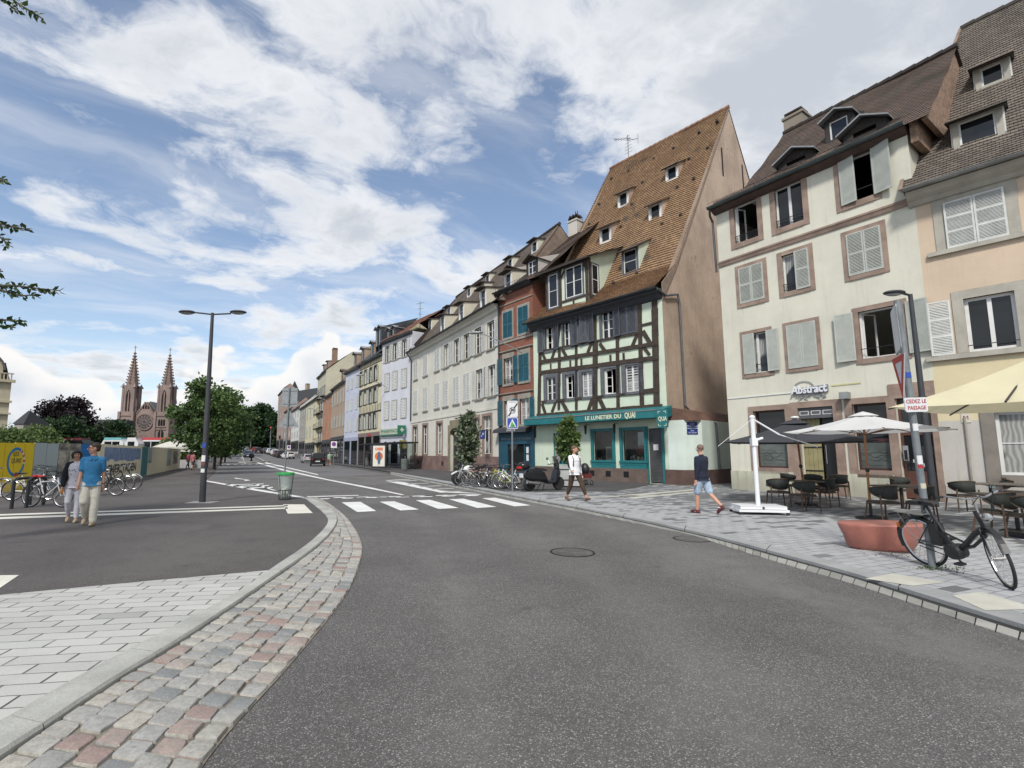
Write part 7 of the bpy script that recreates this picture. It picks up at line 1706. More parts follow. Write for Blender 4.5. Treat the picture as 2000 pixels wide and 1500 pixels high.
for (uv,rz,fc,st,gd,sd_,lb,_) in bl:
    p=lpos(*uv); c,s=math.cos(rz+.3),math.sin(rz+.3)
    bicycle('bicycle',lb,fc,(p[0]-.5*math.cos(rz),p[1],.03),rz,g,lean=uni(-.12,.12),style=st,saddle=sd_,guards=gd,detail=1)
g='black bicycle stands'
for i,(u,v) in enumerate(((22,994),(51,992))):
    x,y,z=lpos(u,v); t=tag(MB().tube([(0,0,0),(0,0,.78),(.0,.12,.84),(.0,.75,.84),(.0,.85,.78),(.0,.85,0)],.045,8).build('bicycle_stand',mat('stand_black',(.012,.014,.016),.5,.1,4)),['black steel bicycle stand nearest the left edge','black steel bicycle stand beside the silver bicycle'][i],'bicycle stand',g); t.location=(x,y,.03); t.rotation_euler=(0,0,R(15)); 
# the right-hand bicycles beside the 30-zone sign
g='bicycles parked beside the zone sign'
br=[(930,950,SILV,'city',None,'silver bicycle next to the white motorcycle'),(948,951,CRB,'mixte',WHB,'cream bicycle second from the motorcycle'),(962,954,BKB,'city',None,'black bicycle in the middle of the row with thin tyres'),(983,954,WHB,'mixte',WHB,'white bicycle just left of the zone sign'),(999,956,YGB,'city',None,'yellow-green framed bicycle behind the zone sign'),(1017,957,WHB,'mixte',WHB,'white bicycle with white mudguard right of the zone sign'),(1032,955,RSB,'city',None,'rusty red bicycle nearest the black scooter')]
for i,(u,v,fc,st,gd,lb) in enumerate(br):
    x,y=G(u,v,.05); rz=R(140)+uni(-.12,.12); bicycle('bicycle',lb,fc,(x,y,.05),rz,g,lean=uni(-.1,.1),style=st,guards=gd,basket=BLKP if i in (2,4) else None,detail=0)
# far bicycles at the left kerb
g='bicycles far along the quay'
for i,(u,v,fc,lb) in enumerate(((404,905,GRB,'turquoise bicycle under the street trees'),(413,903,BKB,'dark bicycle with orange crate under the trees'),(372,912,REDB,'dark bicycle beside the two distant pedestrians'))):
    x,y=G(u,v,.03); bicycle('bicycle',lb,fc,(x,y,.03),R(60)+i,g,detail=0)
# near black electric bicycle leaning on the sign pole
def ebx(t):
    m=MB(); m.box(.20,.32,-.055,.055,.34,.62); m.lathe([(.09,-.07),(.10,0),(.09,.07)],(.46,0,.29),14,'y'); m.build('battery_and_motor',BLKP,t)
    m=MB(); m.box(-.31,-.27,-.03,.03,.5,.56); m.build('reflector',mat('orange_reflector',(.6,.18,.02),.4),t)
    m=MB(); m.sph((.98,0,.80),(.05,.045,.05),10,6); m.build('headlamp',CHR,t)
    m=MB(); m.tube([(1.0,-.15,.98),(1.06,-.1,1.08),(1.1,0,.95)],.006,5).tube([(1.0,.15,.98),(1.04,.1,1.1),(.95,.05,.7)],.006,5); m.build('brake_cable',BLKP,t)
be=bicycle('bicycle','black step-through electric bicycle with bent front wheel leaning on the sign pole',BKB,(6.38,6.90,.06),math.atan2(-1,.0),lean=R(12),style='step',guards=BLKP,steer=R(-30),extra=ebx)
# ---- signs and lamps ----
WSG=mat('sign_white',(.62,.62,.63),.5,.05,3); SGB=mat('sign_back_grey',(.23,.25,.26),.5,.1,3,metal=.3); RDS=mat('sign_red_paint',(.42,.02,.02),.5,.08,3); BLS=mat('sign_blue_paint',(.02,.06,.30),.5,.08,3)
x,y=G(1822,1110,.05)
t=thing('give_way_sign_post','scratched galvanised pole with give-way sign and stickers, black bicycle leaning on it','sign post',(x,y,.05),rot=(R(.8),R(-2.4),0))
m=MB(); m.tube([(0,0,-.05),(0,0,3.72)],.042,12); m.build('pole',STEEL,t,smooth=40)
rzp=R(-62)
def onpole(mb,name,mm,z,rz,parent): o=mb.build(name,mm,parent); o.location=(0,0,z); o.rotation_euler=(0,0,rz); return o
def roundrect(w,h,r,n=4):
    o=[]
    for cx,cz,a in ((w/2-r,h/2-r,0),(-w/2+r,h/2-r,90),(-w/2+r,-h/2+r,180),(w/2-r,-h/2+r,270)):
        for i in range(n+1): th=R(a+90*i/n); o.append((cx+r*math.cos(th),cz+r*math.sin(th)))
    return o
def tri(s,r=0): return [(-s/2,s*.29),(0,-s*.58),(s/2,s*.29)]
sq=onpole(MB().prism(roundrect(.66,.66,.05),.045,.06),'square_sign',SGB,3.30,R(53),t)
a=MB().prism(roundrect(.62,.62,.05),.061,.064); a.build('sign_face',WSG,sq)
tr=onpole(MB().prism(tri(.70),.06,.075),'give_way_sign',WSG,2.72,R(59),t); a=MB()
P=tri(.68);Q=tri(.40)
for i in range(3): j=(i+1)%3; a.prism([P[i],P[j],Q[j],Q[i]],.0755,.080)
a.build('red_border',RDS,tr,fix=True)
pl_=onpole(MB().prism(roundrect(.36,.2,.03),-.07,-.055),'text_plate',WSG,2.22,R(8),t); text_mesh('plate_lettering','CEDEZ LE',.075,RDS,pl_,(0,-.074,.045),ext=.001); text_mesh('plate_lettering','PASSAGE',.075,RDS,pl_,(0,-.074,-.045),ext=.001)
for i,(z,h,c_) in enumerate(((1.86,.10,WSG),(1.38,.14,WSG),(1.07,.07,CRB),(1.35,.05,RDS),(2.6,.08,BLS))):
    n=7; m=MB(); 
    for k in range(n):
        a0,a1=R(-150+100*k/n),R(-150+100*(k+1)/n); m.poly([(.044*math.cos(a0),.044*math.sin(a0),z),(.044*math.cos(a1),.044*math.sin(a1),z),(.044*math.cos(a1),.044*math.sin(a1),z+h),(.044*math.cos(a0),.044*math.sin(a0),z+h)])
    m.build('sticker',c_,t)
m=MB(); m.ring((0,0,.70),.06,.016,'z',12,6); m.tube([(.02,-.02,.70),(-.1,.14,.66),(-.2,.2,.5)],.014,6); m.build('bicycle_lock',BLKP,t)
# 30-zone end + hump sign
x,y=G(1001,960,.05); t=thing('zone_sign_post','end of 30 zone sign above a blue road hump sign on a grey pole','sign post',(x,y,.05),R(0)); zt=at(1008,783,y)[2]-.05
m=MB(); m.tube([(0,0,0),(.02,0,zt)],.035,10); m.box(-.3,.3,-.3,.3,-.002,.008); m.build('pole',STEEL,t)
px=y/950; w=20.5*px; h1=32*px; 
a=MB().prism(roundrect(w,h1,.05),-.06,-.045).build('zone_end_sign',WSG,t); a.location=(.03,0,zt-h1/2)
m=MB(); m.prism([(-w*.45,-h1*.42),(-w*.33,-h1*.47),(w*.47,h1*.26),(w*.47,h1*.38),(w*.42,h1*.36)],-.064,-.061); m.build('diagonal_band',BLK,a)
m=MB(); m.lathe([(w*.27,-.069),(w*.27,-.065)],(0,0,-h1*.08),24,'y'); q=m.build('speed_disc',WSG,a); m=MB(); m.ring((0,-.07,-h1*.08),w*.27,.011,'y',24,5); m.build('disc_border',BLK,q); text_mesh('speed_number','30',.17,BLK,q,(0,-.074,-h1*.08),ext=.001,bold=.01); text_mesh('zone_lettering','FIN DE ZONE',.055,BLK,a,(0,-.064,h1*.42),ext=.001)
w2=22*px; a=MB().prism(roundrect(w2,w2*1.0,.06),-.06,-.045).build('hump_sign',WSG,t); a.location=(.02,0,zt-h1-w2*.54)
MB().prism(roundrect(w2*.9,w2*.9,.05),-.064,-.061).build('blue_field',BLS,a); MB().prism([(-w2*.36,-w2*.36),(w2*.36,-w2*.36),(0,w2*.38)],-.068,-.065).build('white_triangle',WSG,a); m=MB(); m.sph((0,-.075,-w2*.2),(w2*.13,.006,w2*.09)); m.prism([(-w2*.22,-w2*.33),(w2*.3,-w2*.33),(w2*.1,-w2*.05),(-.02,w2*.2)],-.071,-.069); m.build('green_sticker',mat('sticker_green',(.08,.3,.08),.5,.4,9),a)
# back of signs post behind the bin
x,y=G(556,926,.0); t=thing('sign_post_seen_from_behind','tall grey pole with backs of a square and a triangular sign, behind the rubbish bag','sign post',(x,y,0),0)
zt=at(562,757,y)[2]; px=y/950
MB().tube([(0,0,0),(.1,0,zt)],.06,8).build('pole',STEEL,t); a=MB(); a.prism(roundrect(30*px,37*px,.08),.05,.08); o=a.build('square_sign_back',SGB,t); o.location=(.12,.02,zt-19*px); MB().box(-13*px,13*px,.02,.05,-14*px,-12*px).box(-13*px,13*px,.02,.05,12*px,14*px).build('bracket',STEEL,o)
s=40*px; a=MB(); a.prism([(-s/2,-s*.42),(s/2,-s*.42),(0,s*.45)],.05,.08); o=a.build('triangle_sign_back',SGB,t); o.location=(.12,.02,zt-61*px); MB().box(-10*px,10*px,.02,.05,-13*px,-11*px).build('bracket',STEEL,o)
# rubbish bag on a hoop stand
x,y=G(556,976,.03); t=thing('rubbish_bag_holder','clear rubbish bag with green rim on a dark hoop stand at the crossing','bin',(x,y,.03),R(10)); k=y/950
rb=.255; hb_=.86
m=MB(); m.ring((0,0,hb_),rb,.018,'z',20,6)
for i in range(14): th=2*PI*i/14; m.bar((.2*math.cos(th),.2*math.sin(th),.02),(.205*math.cos(th),.205*math.sin(th),.33),.014,.01)
for i in (0,5,9): th=2*PI*i/14; m.bar((.205*math.cos(th),.205*math.sin(th),.3),(rb*math.cos(th),rb*math.sin(th),hb_),.025,.012)
m.ring((0,0,.03),.2,.012,'z',18,5); m.ring((0,0,.33),.21,.01,'z',18,5); m.build('stand',BLKP,t)
BAG=bpy.data.materials.new('clear_bag'); BAG.use_nodes=True; N=NT(BAG.node_tree); b=N.n['Principled BSDF']; b.inputs['Base Color'].default_value=(.5,.58,.55,1); b.inputs['Roughness'].default_value=.3; b.inputs['Alpha'].default_value=.42
m=MB(); m.lathe([(.17,.05),(.20,.3),(.215,.5),(.235,.7),(rb+.01,hb_)],n=20); m.f.pop(); m.mi.pop(); m.uv.pop(); m.build('bag',BAG,t,smooth=True)
m=MB(); m.lathe([(rb+.0,hb_-.02),(rb+.035,hb_-.03),(rb+.04,hb_+.03),(rb+.02,hb_+.055),(rb-.02,hb_+.05),(rb-.02,hb_-.02)],n=20); m.f.pop();m.mi.pop();m.uv.pop(); m.build('green_rim',mat('bag_green',(.03,.28,.07),.5,.2,6),t)
m=MB(); rr=random.Random(3)
for i in range(14): m.sph((rr.uniform(-.1,.1),rr.uniform(-.1,.1),.12+i*.025),(rr.uniform(.04,.08),)*3,7,5)
m.build('litter',mat('litter_pale',(.5,.48,.42),.8,.5,9),t)
def luminaire(m,c,d,L=.62,w=.19,t=.075): # flattened pod from c along d
    c=Vector(c); d=Vector(d); m.T=Matrix.Translation(c)@Matrix.Rotation(math.atan2(d.y,d.x),4,'Z'); m.sph((L/2,0,0),(L/2,w,t),16,10); m.T=None
# left twin lamp
x,y=G(395,981,.03); t=thing('street_lamp','tall dark twin-arm street lamp on the left pavement, stickers on its pole','street lamp',(x,y,.03),0); zt=at(415,613,y)[2]
xt=at(415,613,y)[0]-x
m=MB(); m.tube([(0,0,0),(.0,0,.02),(xt*.4,0,2.4),(xt,0,zt)],[.10,.10,.085,.05],12); m.build('pole',POLEG,t,smooth=40)
MB().box(-.42,.42,-.30,.30,-.0,.006).build('base_plate',mat('pale_cement',(.28,.27,.25),.8,.15,3),t)
m=MB(); m.tube([(xt-.62,0,zt+.02),(xt,0,zt-.05),(xt+.62,0,zt-.02)],.026,8); m.build('arm',POLEG,t)
for s in (-1,1):
    m=MB(); luminaire(m,(xt+s*.58,0,zt+.03),(s,0,0),.56,.17,.06); o=m.build('lamp_head',POLEG,t,smooth=True); m=MB(); luminaire(m,(xt+s*.64,0,zt+.0),(s,0,0),.44,.13,.05); m.build('lamp_glass',mat('lamp_lens',(.30,.31,.31),.3,.05),o)
for z,h,c_ in ((1.75,.15,BLS),(1.3,.2,WSG),(1.18,.1,mat('sticker_brown',(.15,.05,.04),.6)),(.95,.12,WSG)): 
    m=MB(); 
    for k in range(6): a0,a1=R(-140+15*k),R(-140+15*(k+1)); q=.0925; m.poly([(q*math.cos(a0)+xt*.2,q*math.sin(a0)-.003,z),(q*math.cos(a1)+xt*.2,q*math.sin(a1)-.003,z),(q*math.cos(a1)+xt*.2,q*math.sin(a1)-.003,z+h),(q*math.cos(a0)+xt*.2,q*math.sin(a0)-.003,z+h)])
    m.build('sticker',c_,t)
# right single lamp
x,y=G(1826,990,.05); t=thing('street_lamp','single-arm dark street lamp on the terrace in front of the cream house','street lamp',(x,y,.05),0); zt=at(1778,578,y)[2]
xt=at(1778,578,y)[0]-x
m=MB(); m.tube([(0,0,0),(xt*.4,0,zt*.4),(xt,0,zt)],[.095,.08,.055],12); m.build('pole',POLEG,t,smooth=40); m=MB(); m.tube([(xt,0,zt-.03),(xt-.28,-.03,zt+.03)],.035,8); m.build('arm',POLEG,t)
m=MB(); luminaire(m,(xt-.2,-.02,zt+.03),(-1,-.1,0),.66,.2,.07); o=m.build('lamp_head',POLEG,t,smooth=True); m=MB(); luminaire(m,(xt-.3,-.02,zt-.005),(-1,-.1,0),.48,.15,.055); m.build('lamp_glass',MC['lamp_lens'],o)
# wall lamps on long arms over the far street
g='curved wall lamps on the house fronts'
for i,(u,v,f,lb) in enumerate(((938,650,FW,'long-armed white lamp on the long white house'),(708,733,FT,'long-armed lamp on the yellow timbered house'),(628,778,FBr,'long-armed lamp near the terracotta house'),(609,798,FBr,'small far lamp left of the terracotta house'))):
    # lamp hangs 2.5 m in front of the facade
    X,Z=f.loc(u,v,-2.6); P_=f.W2(X,-2.6); t=thing('wall_lamp',lb,'street lamp',(P_[0],P_[1],Z),f.rot,g); m=MB(); m.tube([(0,0,0),(.6,.9,-.5),(1.0,2.6,-1.3)],.04,6); m.build('arm',ZINCL,t); m=MB(); m.T=Matrix.Rotation(R(50),4,'Z'); m.sph((-.3,0,.02),(.5,.17,.09),12,8); m.build('lamp_head',ZINCL,t,smooth=True)
# no-parking plates
for (u,v0,v1,vb,lb) in ((651,862,875,914,'no-parking plate on a grey post beside the terracotta house'),(563,870,878,905,'small far no-parking plate behind the white car')):
    x,y=G(u,vb,.04); z1,z0=at(u,v0,y)[2],at(u,v1,y)[2]; t=thing('no_parking_sign',lb,'road sign',(x,y,gz(y)),0); z1-=gz(y); z0-=gz(y); h=z1-z0; MB().tube([(0,0,0),(0,0,z0)],.04,6).build('pole',STEEL,t); o=MB().box(-h*.45,h*.45,-.03,.0,z0,z1).build('plate',WSG,t); m=MB(); m.lathe([(h*.3,-.04),(h*.3,-.031)],(0,0,(z0+z1)/2+h*.08),16,'y'); m.build('blue_disc',BLS,o); m=MB(); m.ring((0,-.045,(z0+z1)/2+h*.08),h*.28,h*.045,'y',16,5); m.bar((-h*.2,-.045,(z0+z1)/2+h*.28),(h*.2,-.045,(z0+z1)/2-h*.12),h*.06,.01); m.build('red_ring',RDS,o)
# island with ball bollard
x,y=G(497,903); t=thing('traffic_island','low kerbed traffic island in the middle of the street','traffic island',(x,y,0),R(0)); m=MB(); m.lathe([(1.9,0),(1.9,.16),(1.7,.2),(.01,.2)],n=20); o=m.build('kerb_ring',KERB,t); o.scale=(1,2.6,1)
t=thing('ball_bollard','black ball bollard on the traffic island','bollard',(x+.1,y-1.5,.2),0); m=MB(); m.lathe([(.2,0),(.2,.1),(.12,.3),(.12,.6)],n=10); m.build('post',BLKP,t); m=MB(); m.sph((0,0,.95),(.45,.45,.45),14,10); m.build('ball',BLKP,t,smooth=True)
# bus shelter
x0,y0=G(697,909,.05); x1,y1=G(781,917,.05)
xa,ya=G(712,911,.05); xb,yb_=G(784,917,.05); L=math.hypot(xb-xa,yb_-ya); rz=math.atan2(yb_-ya,xb-xa)
t=thing('bus_shelter','dark framed glass bus shelter with an illustrated poster panel','bus shelter',(xa,ya,.05),rz); hz_=2.5
m=MB()
for x in (0,L): m.box(x-.05,x+.05,-.05,.05,0,hz_).box(x-.05,x+.05,1.3,1.4,0,hz_)
m.box(-1.5,L+.3,-.3,1.6,hz_,hz_+.14).box(0,L,1.32,1.38,.25,.33); m.build('shelter_frame',BLKP,t)
m=MB(); m.poly([(.05,1.35,.33),(L-.05,1.35,.33),(L-.05,1.35,hz_),(.05,1.35,hz_)]).poly([(L,.05,.33),(L,1.3,.33),(L,1.3,hz_),(L,.05,hz_)]); m.build('glass_wall',CLEAR,t)
m=MB(); m.box(.3,L-.3,.9,1.25,.42,.47); m.build('bench_seat',BLKP,t)
xp,yp=G(740,917,.05)
pt=MB(); pw=1.25; ph=2.15
tp=thing('poster_panel','poster panel with orange circle and blue fish on the end of the bus shelter','advertising panel',(xp,yp,.05),R(-6)); MB().box(-pw/2-.1,pw/2+.1,-.1,.1,.15,ph+.25).build('panel_case',BLKP,tp)
PP=mat('poster_paper',(.62,.60,.52),.5,.04,3,emit=0); OR=mat('poster_orange',(.60,.13,.03),.5,.2,6); PB=mat('poster_blue',(.05,.12,.18),.5,.2,6)
po=MB().box(-pw/2+.05,pw/2-.05,-.11,-.1001,.3,ph+.1).build('poster',PP,tp); m=MB(); m.lathe([(.40,-.116),(.40,-.111)],(0,0,1.25),20,'y'); m.build('orange_circle',OR,po); m=MB(); m.prism([(-.08,.55),(.12,.5),(.2,1.0),(.16,1.45),(.05,1.75),(-.1,1.6),(-.16,1.1)],-.121,-.117); m.build('blue_fish',PB,po); text_mesh('poster_lettering','OSSE',.34,OR,po,(0,-.117,1.93),ext=.002,bold=.02); text_mesh('poster_lettering','EXPO',.1,PB,po,(0,-.117,.42),ext=.002)
# bins near shelter
g='street bins by the bus shelter'
for i,(u,v) in enumerate(((790,920),(717,910))):
    x,y=G(u,v,.05); t=thing('street_bin',['grey-green street bin right of the bus shelter','grey street bin left of the poster panel'][i],'bin',(x,y,.05),0,g); m=MB(); m.lathe([(.28,.1),(.3,.15),(.34,1.0),(.30,1.05)],n=12); m.build('bin_body',mat('bin_green_grey',(.09,.11,.10),.6,.2,4),t); m=MB(); m.tube([(0,.36,0),(0,.36,1.3)],.03,6); m.build('post',STEEL,t)
# tall thin poles, traffic lights at the street end
g='traffic signals at the street end'
for i,(u,y,v,lb) in enumerate(((527,150,833,'tall traffic signal with red light at the street end'),(447,140,850,'slim signal post left of the white bus'),(545,150,850,'gantry post with blank panel at the street end'),(489,170,855,'pale slim lamp column in the middle of the far street'))):
    P_=place(u,y); t=thing('signal_post',lb,'traffic signal',P_,0,g); h=at(u,v,y)[2]-P_[2]; MB().tube([(0,0,0),(0,0,h)],.12,6).build('pole',STEEL,t); m=MB(); m.box(-.25,.25,-.2,.2,h-1.2,h-.1); o=m.build('signal_head',BLKP,t); m=MB(); m.sph((0,-.24,h-.35),(.15,.05,.15),8,6); m.build('signal_lens',mat('red_signal',(.8,.06,.03),.5,emit=.8) if i==0 else BLKP,o)

# ======================= VEHICLES =======================
def car(label,body,loc,rz,kind='hatch',L=4.3,Wd=1.8,Hh=1.48,group=None,cat='car',rear=True):
    t=thing('car',label,cat,loc,rz,group); hw=Wd/2
    if kind=='suv': Hh=1.68;st=[(-L/2,.45,.95,.95,.80,.0),(-L/2+.08,.35,1.0,1.05,.93,.55),(-L/2+.35,.28,1.02,Hh-.08,.97,.72),(-L/2+1.0,.25,1.0,Hh,1,.76),(.2,.25,.98,Hh-.02,1,.76),(.95,.25,.97,1.05,1,.8),(L/2-.45,.28,.9,.9,.98,.8),(L/2-.05,.35,.75,.75,.88,.6),(L/2,.42,.6,.6,.75,.4)]
    elif kind=='sedan': st=[(-L/2,.42,.82,.82,.80,.3),(-L/2+.1,.3,.92,.92,.93,.6),(-L/2+.75,.25,.95,.98,.97,.72),(-L/2+1.3,.25,.94,Hh-.05,1,.70),(.1,.25,.92,Hh,1,.72),(.55,.25,.92,Hh-.08,1,.72),(1.15,.25,.9,.95,1,.8),(L/2-.4,.28,.82,.82,.97,.8),(L/2-.05,.35,.68,.68,.88,.6),(L/2,.42,.55,.55,.75,.4)]
    else: st=[(-L/2,.42,.85,.85,.82,.3),(-L/2+.07,.3,.95,.97,.93,.55),(-L/2+.45,.25,.95,Hh-.12,.97,.70),(-L/2+1.0,.25,.94,Hh,1,.73),(.1,.25,.92,Hh,1,.73),(.5,.25,.92,Hh-.09,1,.73),(1.15,.25,.9,.95,1,.8),(L/2-.4,.28,.80,.80,.97,.8),(L/2-.05,.35,.66,.66,.88,.6),(L/2,.42,.55,.55,.75,.4)]
    bd=MB(); gl=MB(); rings=[]
    for (x,zl,zb,zr,wf,tf) in st:
        h=hw*wf; a=hw*tf if zr>zb+.1 else h*.93; zr2=zr if zr>zb+.1 else zb+.03
        rings.append([(x,-h*.93,zl),(x,-h,zl+.22),(x,-h*.985,zb-.12),(x,-h*.95,zb),(x,-a-.02,zr2-.05),(x,-a*.82,zr2),(x,a*.82,zr2),(x,a+.02,zr2-.05),(x,h*.95,zb),(x,h*.985,zb-.12),(x,h,zl+.22),(x,h*.93,zl)])
    n=12; V=[p for r_ in rings for p in r_]; bf=[];gf=[]
    for i in range(len(st)-1):
        cab=st[i][3]>st[i][2]+.1 or st[i+1][3]>st[i+1][2]+.1
        for j in range(n):
            f=(i*n+j,i*n+(j+1)%n,(i+1)*n+(j+1)%n,(i+1)*n+j)
            side=j in (3,7) and st[i][3]>st[i][2]+.1 and st[i+1][3]>st[i+1][2]+.1
            screen=j in (5,) and (abs(st[i][3]-st[i+1][3])>.25)
            (gf if side or screen else bf).append(f)
    bf+=[tuple(range(n))[::-1],tuple((len(st)-1)*n+j for j in range(n))]
    bd.add(V,bf); gl.add(V,gf); bo=bd.build('body',body,t,smooth=35,fix=True); gl.build('window_glass',GLASS,t)
    m=MB()
    for (x,zl,zb,zr,wf,tf) in st[3:6]:
        for s in (-1,1): m.bar((x,s*(hw*.95*wf+.004),zb),(x,s*(hw*tf+.024),zr-.05),.07,.03)
    m.build('window_pillar',body,t)
    wb=L*.6
    for x in (-wb/2,wb/2):
        for s in (-1,1):
            w=MB(); w.lathe([(.20,-.10),(.315,-.09),(.325,0),(.315,.09),(.20,.10)],(x,s*(hw-.10),.325),18,'y'); o=w.build('wheel',RUB,t); w=MB(); w.lathe([(.20,-.03),(.19,.0),(.05,.02)],(x,s*(hw-.0),.325),12,'y'); w.build('rim',CHR,o)
    for s in (-1,1):
        m=MB(); m.box(-L/2-.015,-L/2+.10,s*hw*.62,s*hw*.83,.78,.93); m.build('tail_light',mat('tail_red',(.35,.01,.01),.3),t)
        m=MB(); m.box(L/2-.18,L/2-.015,s*hw*.5,s*hw*.80,.56,.68); m.build('headlight',mat('head_clear',(.6,.6,.62),.2),t)
        m=MB(); m.sph((.75,s*(hw+.06),1.0),(.07,.1,.07),8,6); m.build('wing_mirror',body,t)
    m=MB(); m.box(-L/2-.03,-L/2-.005,-.26,.26,.55,.67).box(L/2+.005,L/2+.03,-.26,.26,.38,.5); m.build('number_plate',WSG,t)
    MB().box(-L/2-.02,-L/2+.15,-hw*.85,hw*.85,.32,.45).build('bumper',BLKP,t); MB().box(L/2-.1,L/2+.02,-hw*.6,hw*.6,.32,.5).build('bumper',BLKP,t)
    return t
CBK=paint('car_black',(.010,.011,.013),.2); CSV=paint('car_silver',(.33,.34,.35),.25); CWH=paint('car_white',(.62,.62,.62),.25); CRD=paint('car_red',(.20,.015,.015),.25); CGR=paint('car_grey',(.08,.085,.09),.25); CBL=paint('car_blue',(.02,.04,.09),.25)
away=math.atan2(-FBr.t[1],-FBr.t[0]); toward=away+PI
def cp(u,v): x,y=G(u,v); return (x,y,gz(y))
g='cars parked along the house row'
car('black estate car parked by the terracotta house, its rear and plate facing us',CBK,cp(620,910),away-.12,'suv',L=4.6,group=g)
car('silver-grey hatchback parked just ahead of the black estate car',CSV,cp(600,904),away,'hatch',group=g)
far=[(562,896,CWH,'hatch','white hatchback parked at an angle, largest of the far parked line',.5),(548,894,CBK,'suv','black car second in the far parked line',0),(541,892,CGR,'sedan','dark grey car third in the far parked line',0),(536,890,CWH,'hatch','white car fourth in the far parked line',0),(531,888,CSV,'suv','silver car fifth in the far parked line',0),(527,887,CWH,'hatch','small white car sixth in the far parked line',0),(523,886,CBL,'sedan','dark blue car at the far end of the parked line',0),(519,885.5,CGR,'hatch','grey car last in the parked line',0)]
for (u,v,c_,k,lb,dr_) in far: car(lb,c_,cp(u,v),away+dr_*.5,k,group=g)
g='cars driving on the street'
x,y,z=place(486,112); car('small dark car with pale bonnet driving towards us',CBL,(x,y,z),toward-.1,'hatch',group=g)
x,y,z=place(474,140); car('reddish car waiting behind the oncoming dark car',CSV,(x,y,z),toward-.1,'sedan',group=g)
x,y,z=place(498,142); car('dark red car driving away down the street',CRD,(x,y,z),away,'hatch',group=g)
x,y,z=place(504,132); car('black car driving away beside the dark red one',CBK,(x,y,z),away,'suv',group=g)
# white bus
P_=place(461,158); t=thing('bus','white coach coming down the far left lane','bus',P_,-PI/2-.05); m=MB(); 
m.prism([(-1.25,.35),(1.25,.35),(1.27,1.2),(1.2,2.9),(1.05,3.1),(-1.05,3.1),(-1.2,2.9),(-1.27,1.2)],0,11,'y'); b_=m.build('body',CWH,t); b_.rotation_euler=(0,0,PI/2); b_.location=(5,0,0)
m=MB(); m.box(5.0,5.04,-1.1,1.1,1.15,2.45); m.build('windscreen',GLASS,t); m=MB(); m.box(5.0,5.05,-1.0,1.0,2.55,2.85); m.build('destination_board',BLKP,t)
m=MB()
for s in (-1,1): m.box(-5.5,4.5,s*1.262-.01,s*1.262+.01,1.3,2.4)
m.build('side_window',GLASS,t)
for xx in (-3.5,3.2):
    for s in (-1,1): w=MB(); w.lathe([(.3,-.14),(.5,-.13),(.5,.13),(.3,.14)],(xx,s*1.12,.5),14,'y'); w.build('wheel',RUB,t)
for s in (-1,1): m=MB(); m.box(5.0,5.05,s*.8-.15,s*.8+.15,.55,.75); m.build('headlight',MC['head_clear'],t)
# trams across the bridge behind the hoarding
g='trams and buses beyond the hoarding'
def tram(u0,u1,vt,y,bc,rc,label):
    x0,x1=uy(u0,y)[0],uy(u1,y)[0]; zt=at(u0,vt,y)[2]; t=thing('tram',label,'tram',((x0+x1)/2,y,zt-3.4),0,g); L=(x1-x0)
    m=MB(); m.prism([(-L/2,.3),(L/2,.3),(L/2+.0,2.2),(L/2-.5,3.1),(-L/2+.5,3.1),(-L/2,2.2)],-1.2,1.2); m.build('body',bc,t); m=MB(); m.box(-L/2+.5,L/2-.5,-1.22,1.22,2.9,3.4); m.build('roof_band',rc,t)
    m=MB(); n=max(1,int(L/2)); 
    for i in range(n): m.box(-L/2+.6+(L-1.2)*i/n,-L/2+.45+(L-1.2)*(i+1)/n,-1.23,-1.201,1.4,2.6)
    m.build('window',GLASS,t); m=MB(); 
    for i in (-1,1): m.box(i*L*.3-.8,i*L*.3+.8,-1,1,-.1,.3)
    m.build('bogie',BLKP,t)
RDT=paint('tram_red',(.45,.05,.06),.4); TLT=paint('tram_teal',(.16,.40,.42),.4); DKT=paint('tram_dark',(.12,.03,.04),.4)
tram(88,129,855.5,100,CWH,RDT,'white tram with red roof band above the photo panels'); tram(131,170,855.5,100,CBK,DKT,'dark tram carriage directly left of the couple'); tram(205,247,855,100,CWH,TLT,'tram with pale teal roof band right of the man'); tram(250,276,855,100,CWH,CWH,'short white tram section between the teal and the red ones'); tram(278,342,855,102,CWH,RDT,'long white and red tram in front of the church')
# white marquee
x,y,z=place(340,60,0); t=thing('marquee','white peaked marquee tent beyond the end of the hoarding','tent',(x,y,0),R(20)); m=MB(); ze=at(340,873,y)[2]; zt=at(340,860,y)[2]; w_=1.9
m.add([(-w_,-w_,ze),(w_,-w_,ze),(w_,w_,ze),(-w_,w_,ze),(0,0,zt+.1),(0,0,ze)],[(0,1,4),(1,2,4),(2,3,4),(3,0,4)]); m.add([(-w_,-w_,ze-.25),(w_,-w_,ze-.25),(w_,w_,ze-.25),(-w_,w_,ze-.25),(-w_,-w_,ze),(w_,-w_,ze),(w_,w_,ze),(-w_,w_,ze)],[(0,1,5,4),(1,2,6,5),(2,3,7,6),(3,0,4,7)]); m.build('canopy',mat('tent_white',(.6,.58,.52),.8,.08,2,trans=.2),t)
for a in (-1,1):
    for b in (-1,1): MB().tube([(a*w_,b*w_,0),(a*w_,b*w_,ze)],.04,6).build('leg',WHITEF,t)
# van-like white stall roofs behind
x,y,z=place(368,52,0); t=thing('market_stall','low white canopy stall behind the end of the hoarding','stall',(x,y,0),R(10)); m=MB(); m.box(-1.8,1.8,-1,1,1.75,1.95); m.build('canopy',MC['tent_white'],t); m=MB(); m.box(-1.7,1.7,-.8,.8,0,.9); m.build('counter',mat('counter_grey',(.3,.3,.3),.7),t)
for a in (-1,1):
    for b in (-1,1): MB().tube([(a*1.7,b*.9,0),(a*1.7,b*.9,1.75)],.04,6).build('leg',BLKP,t)
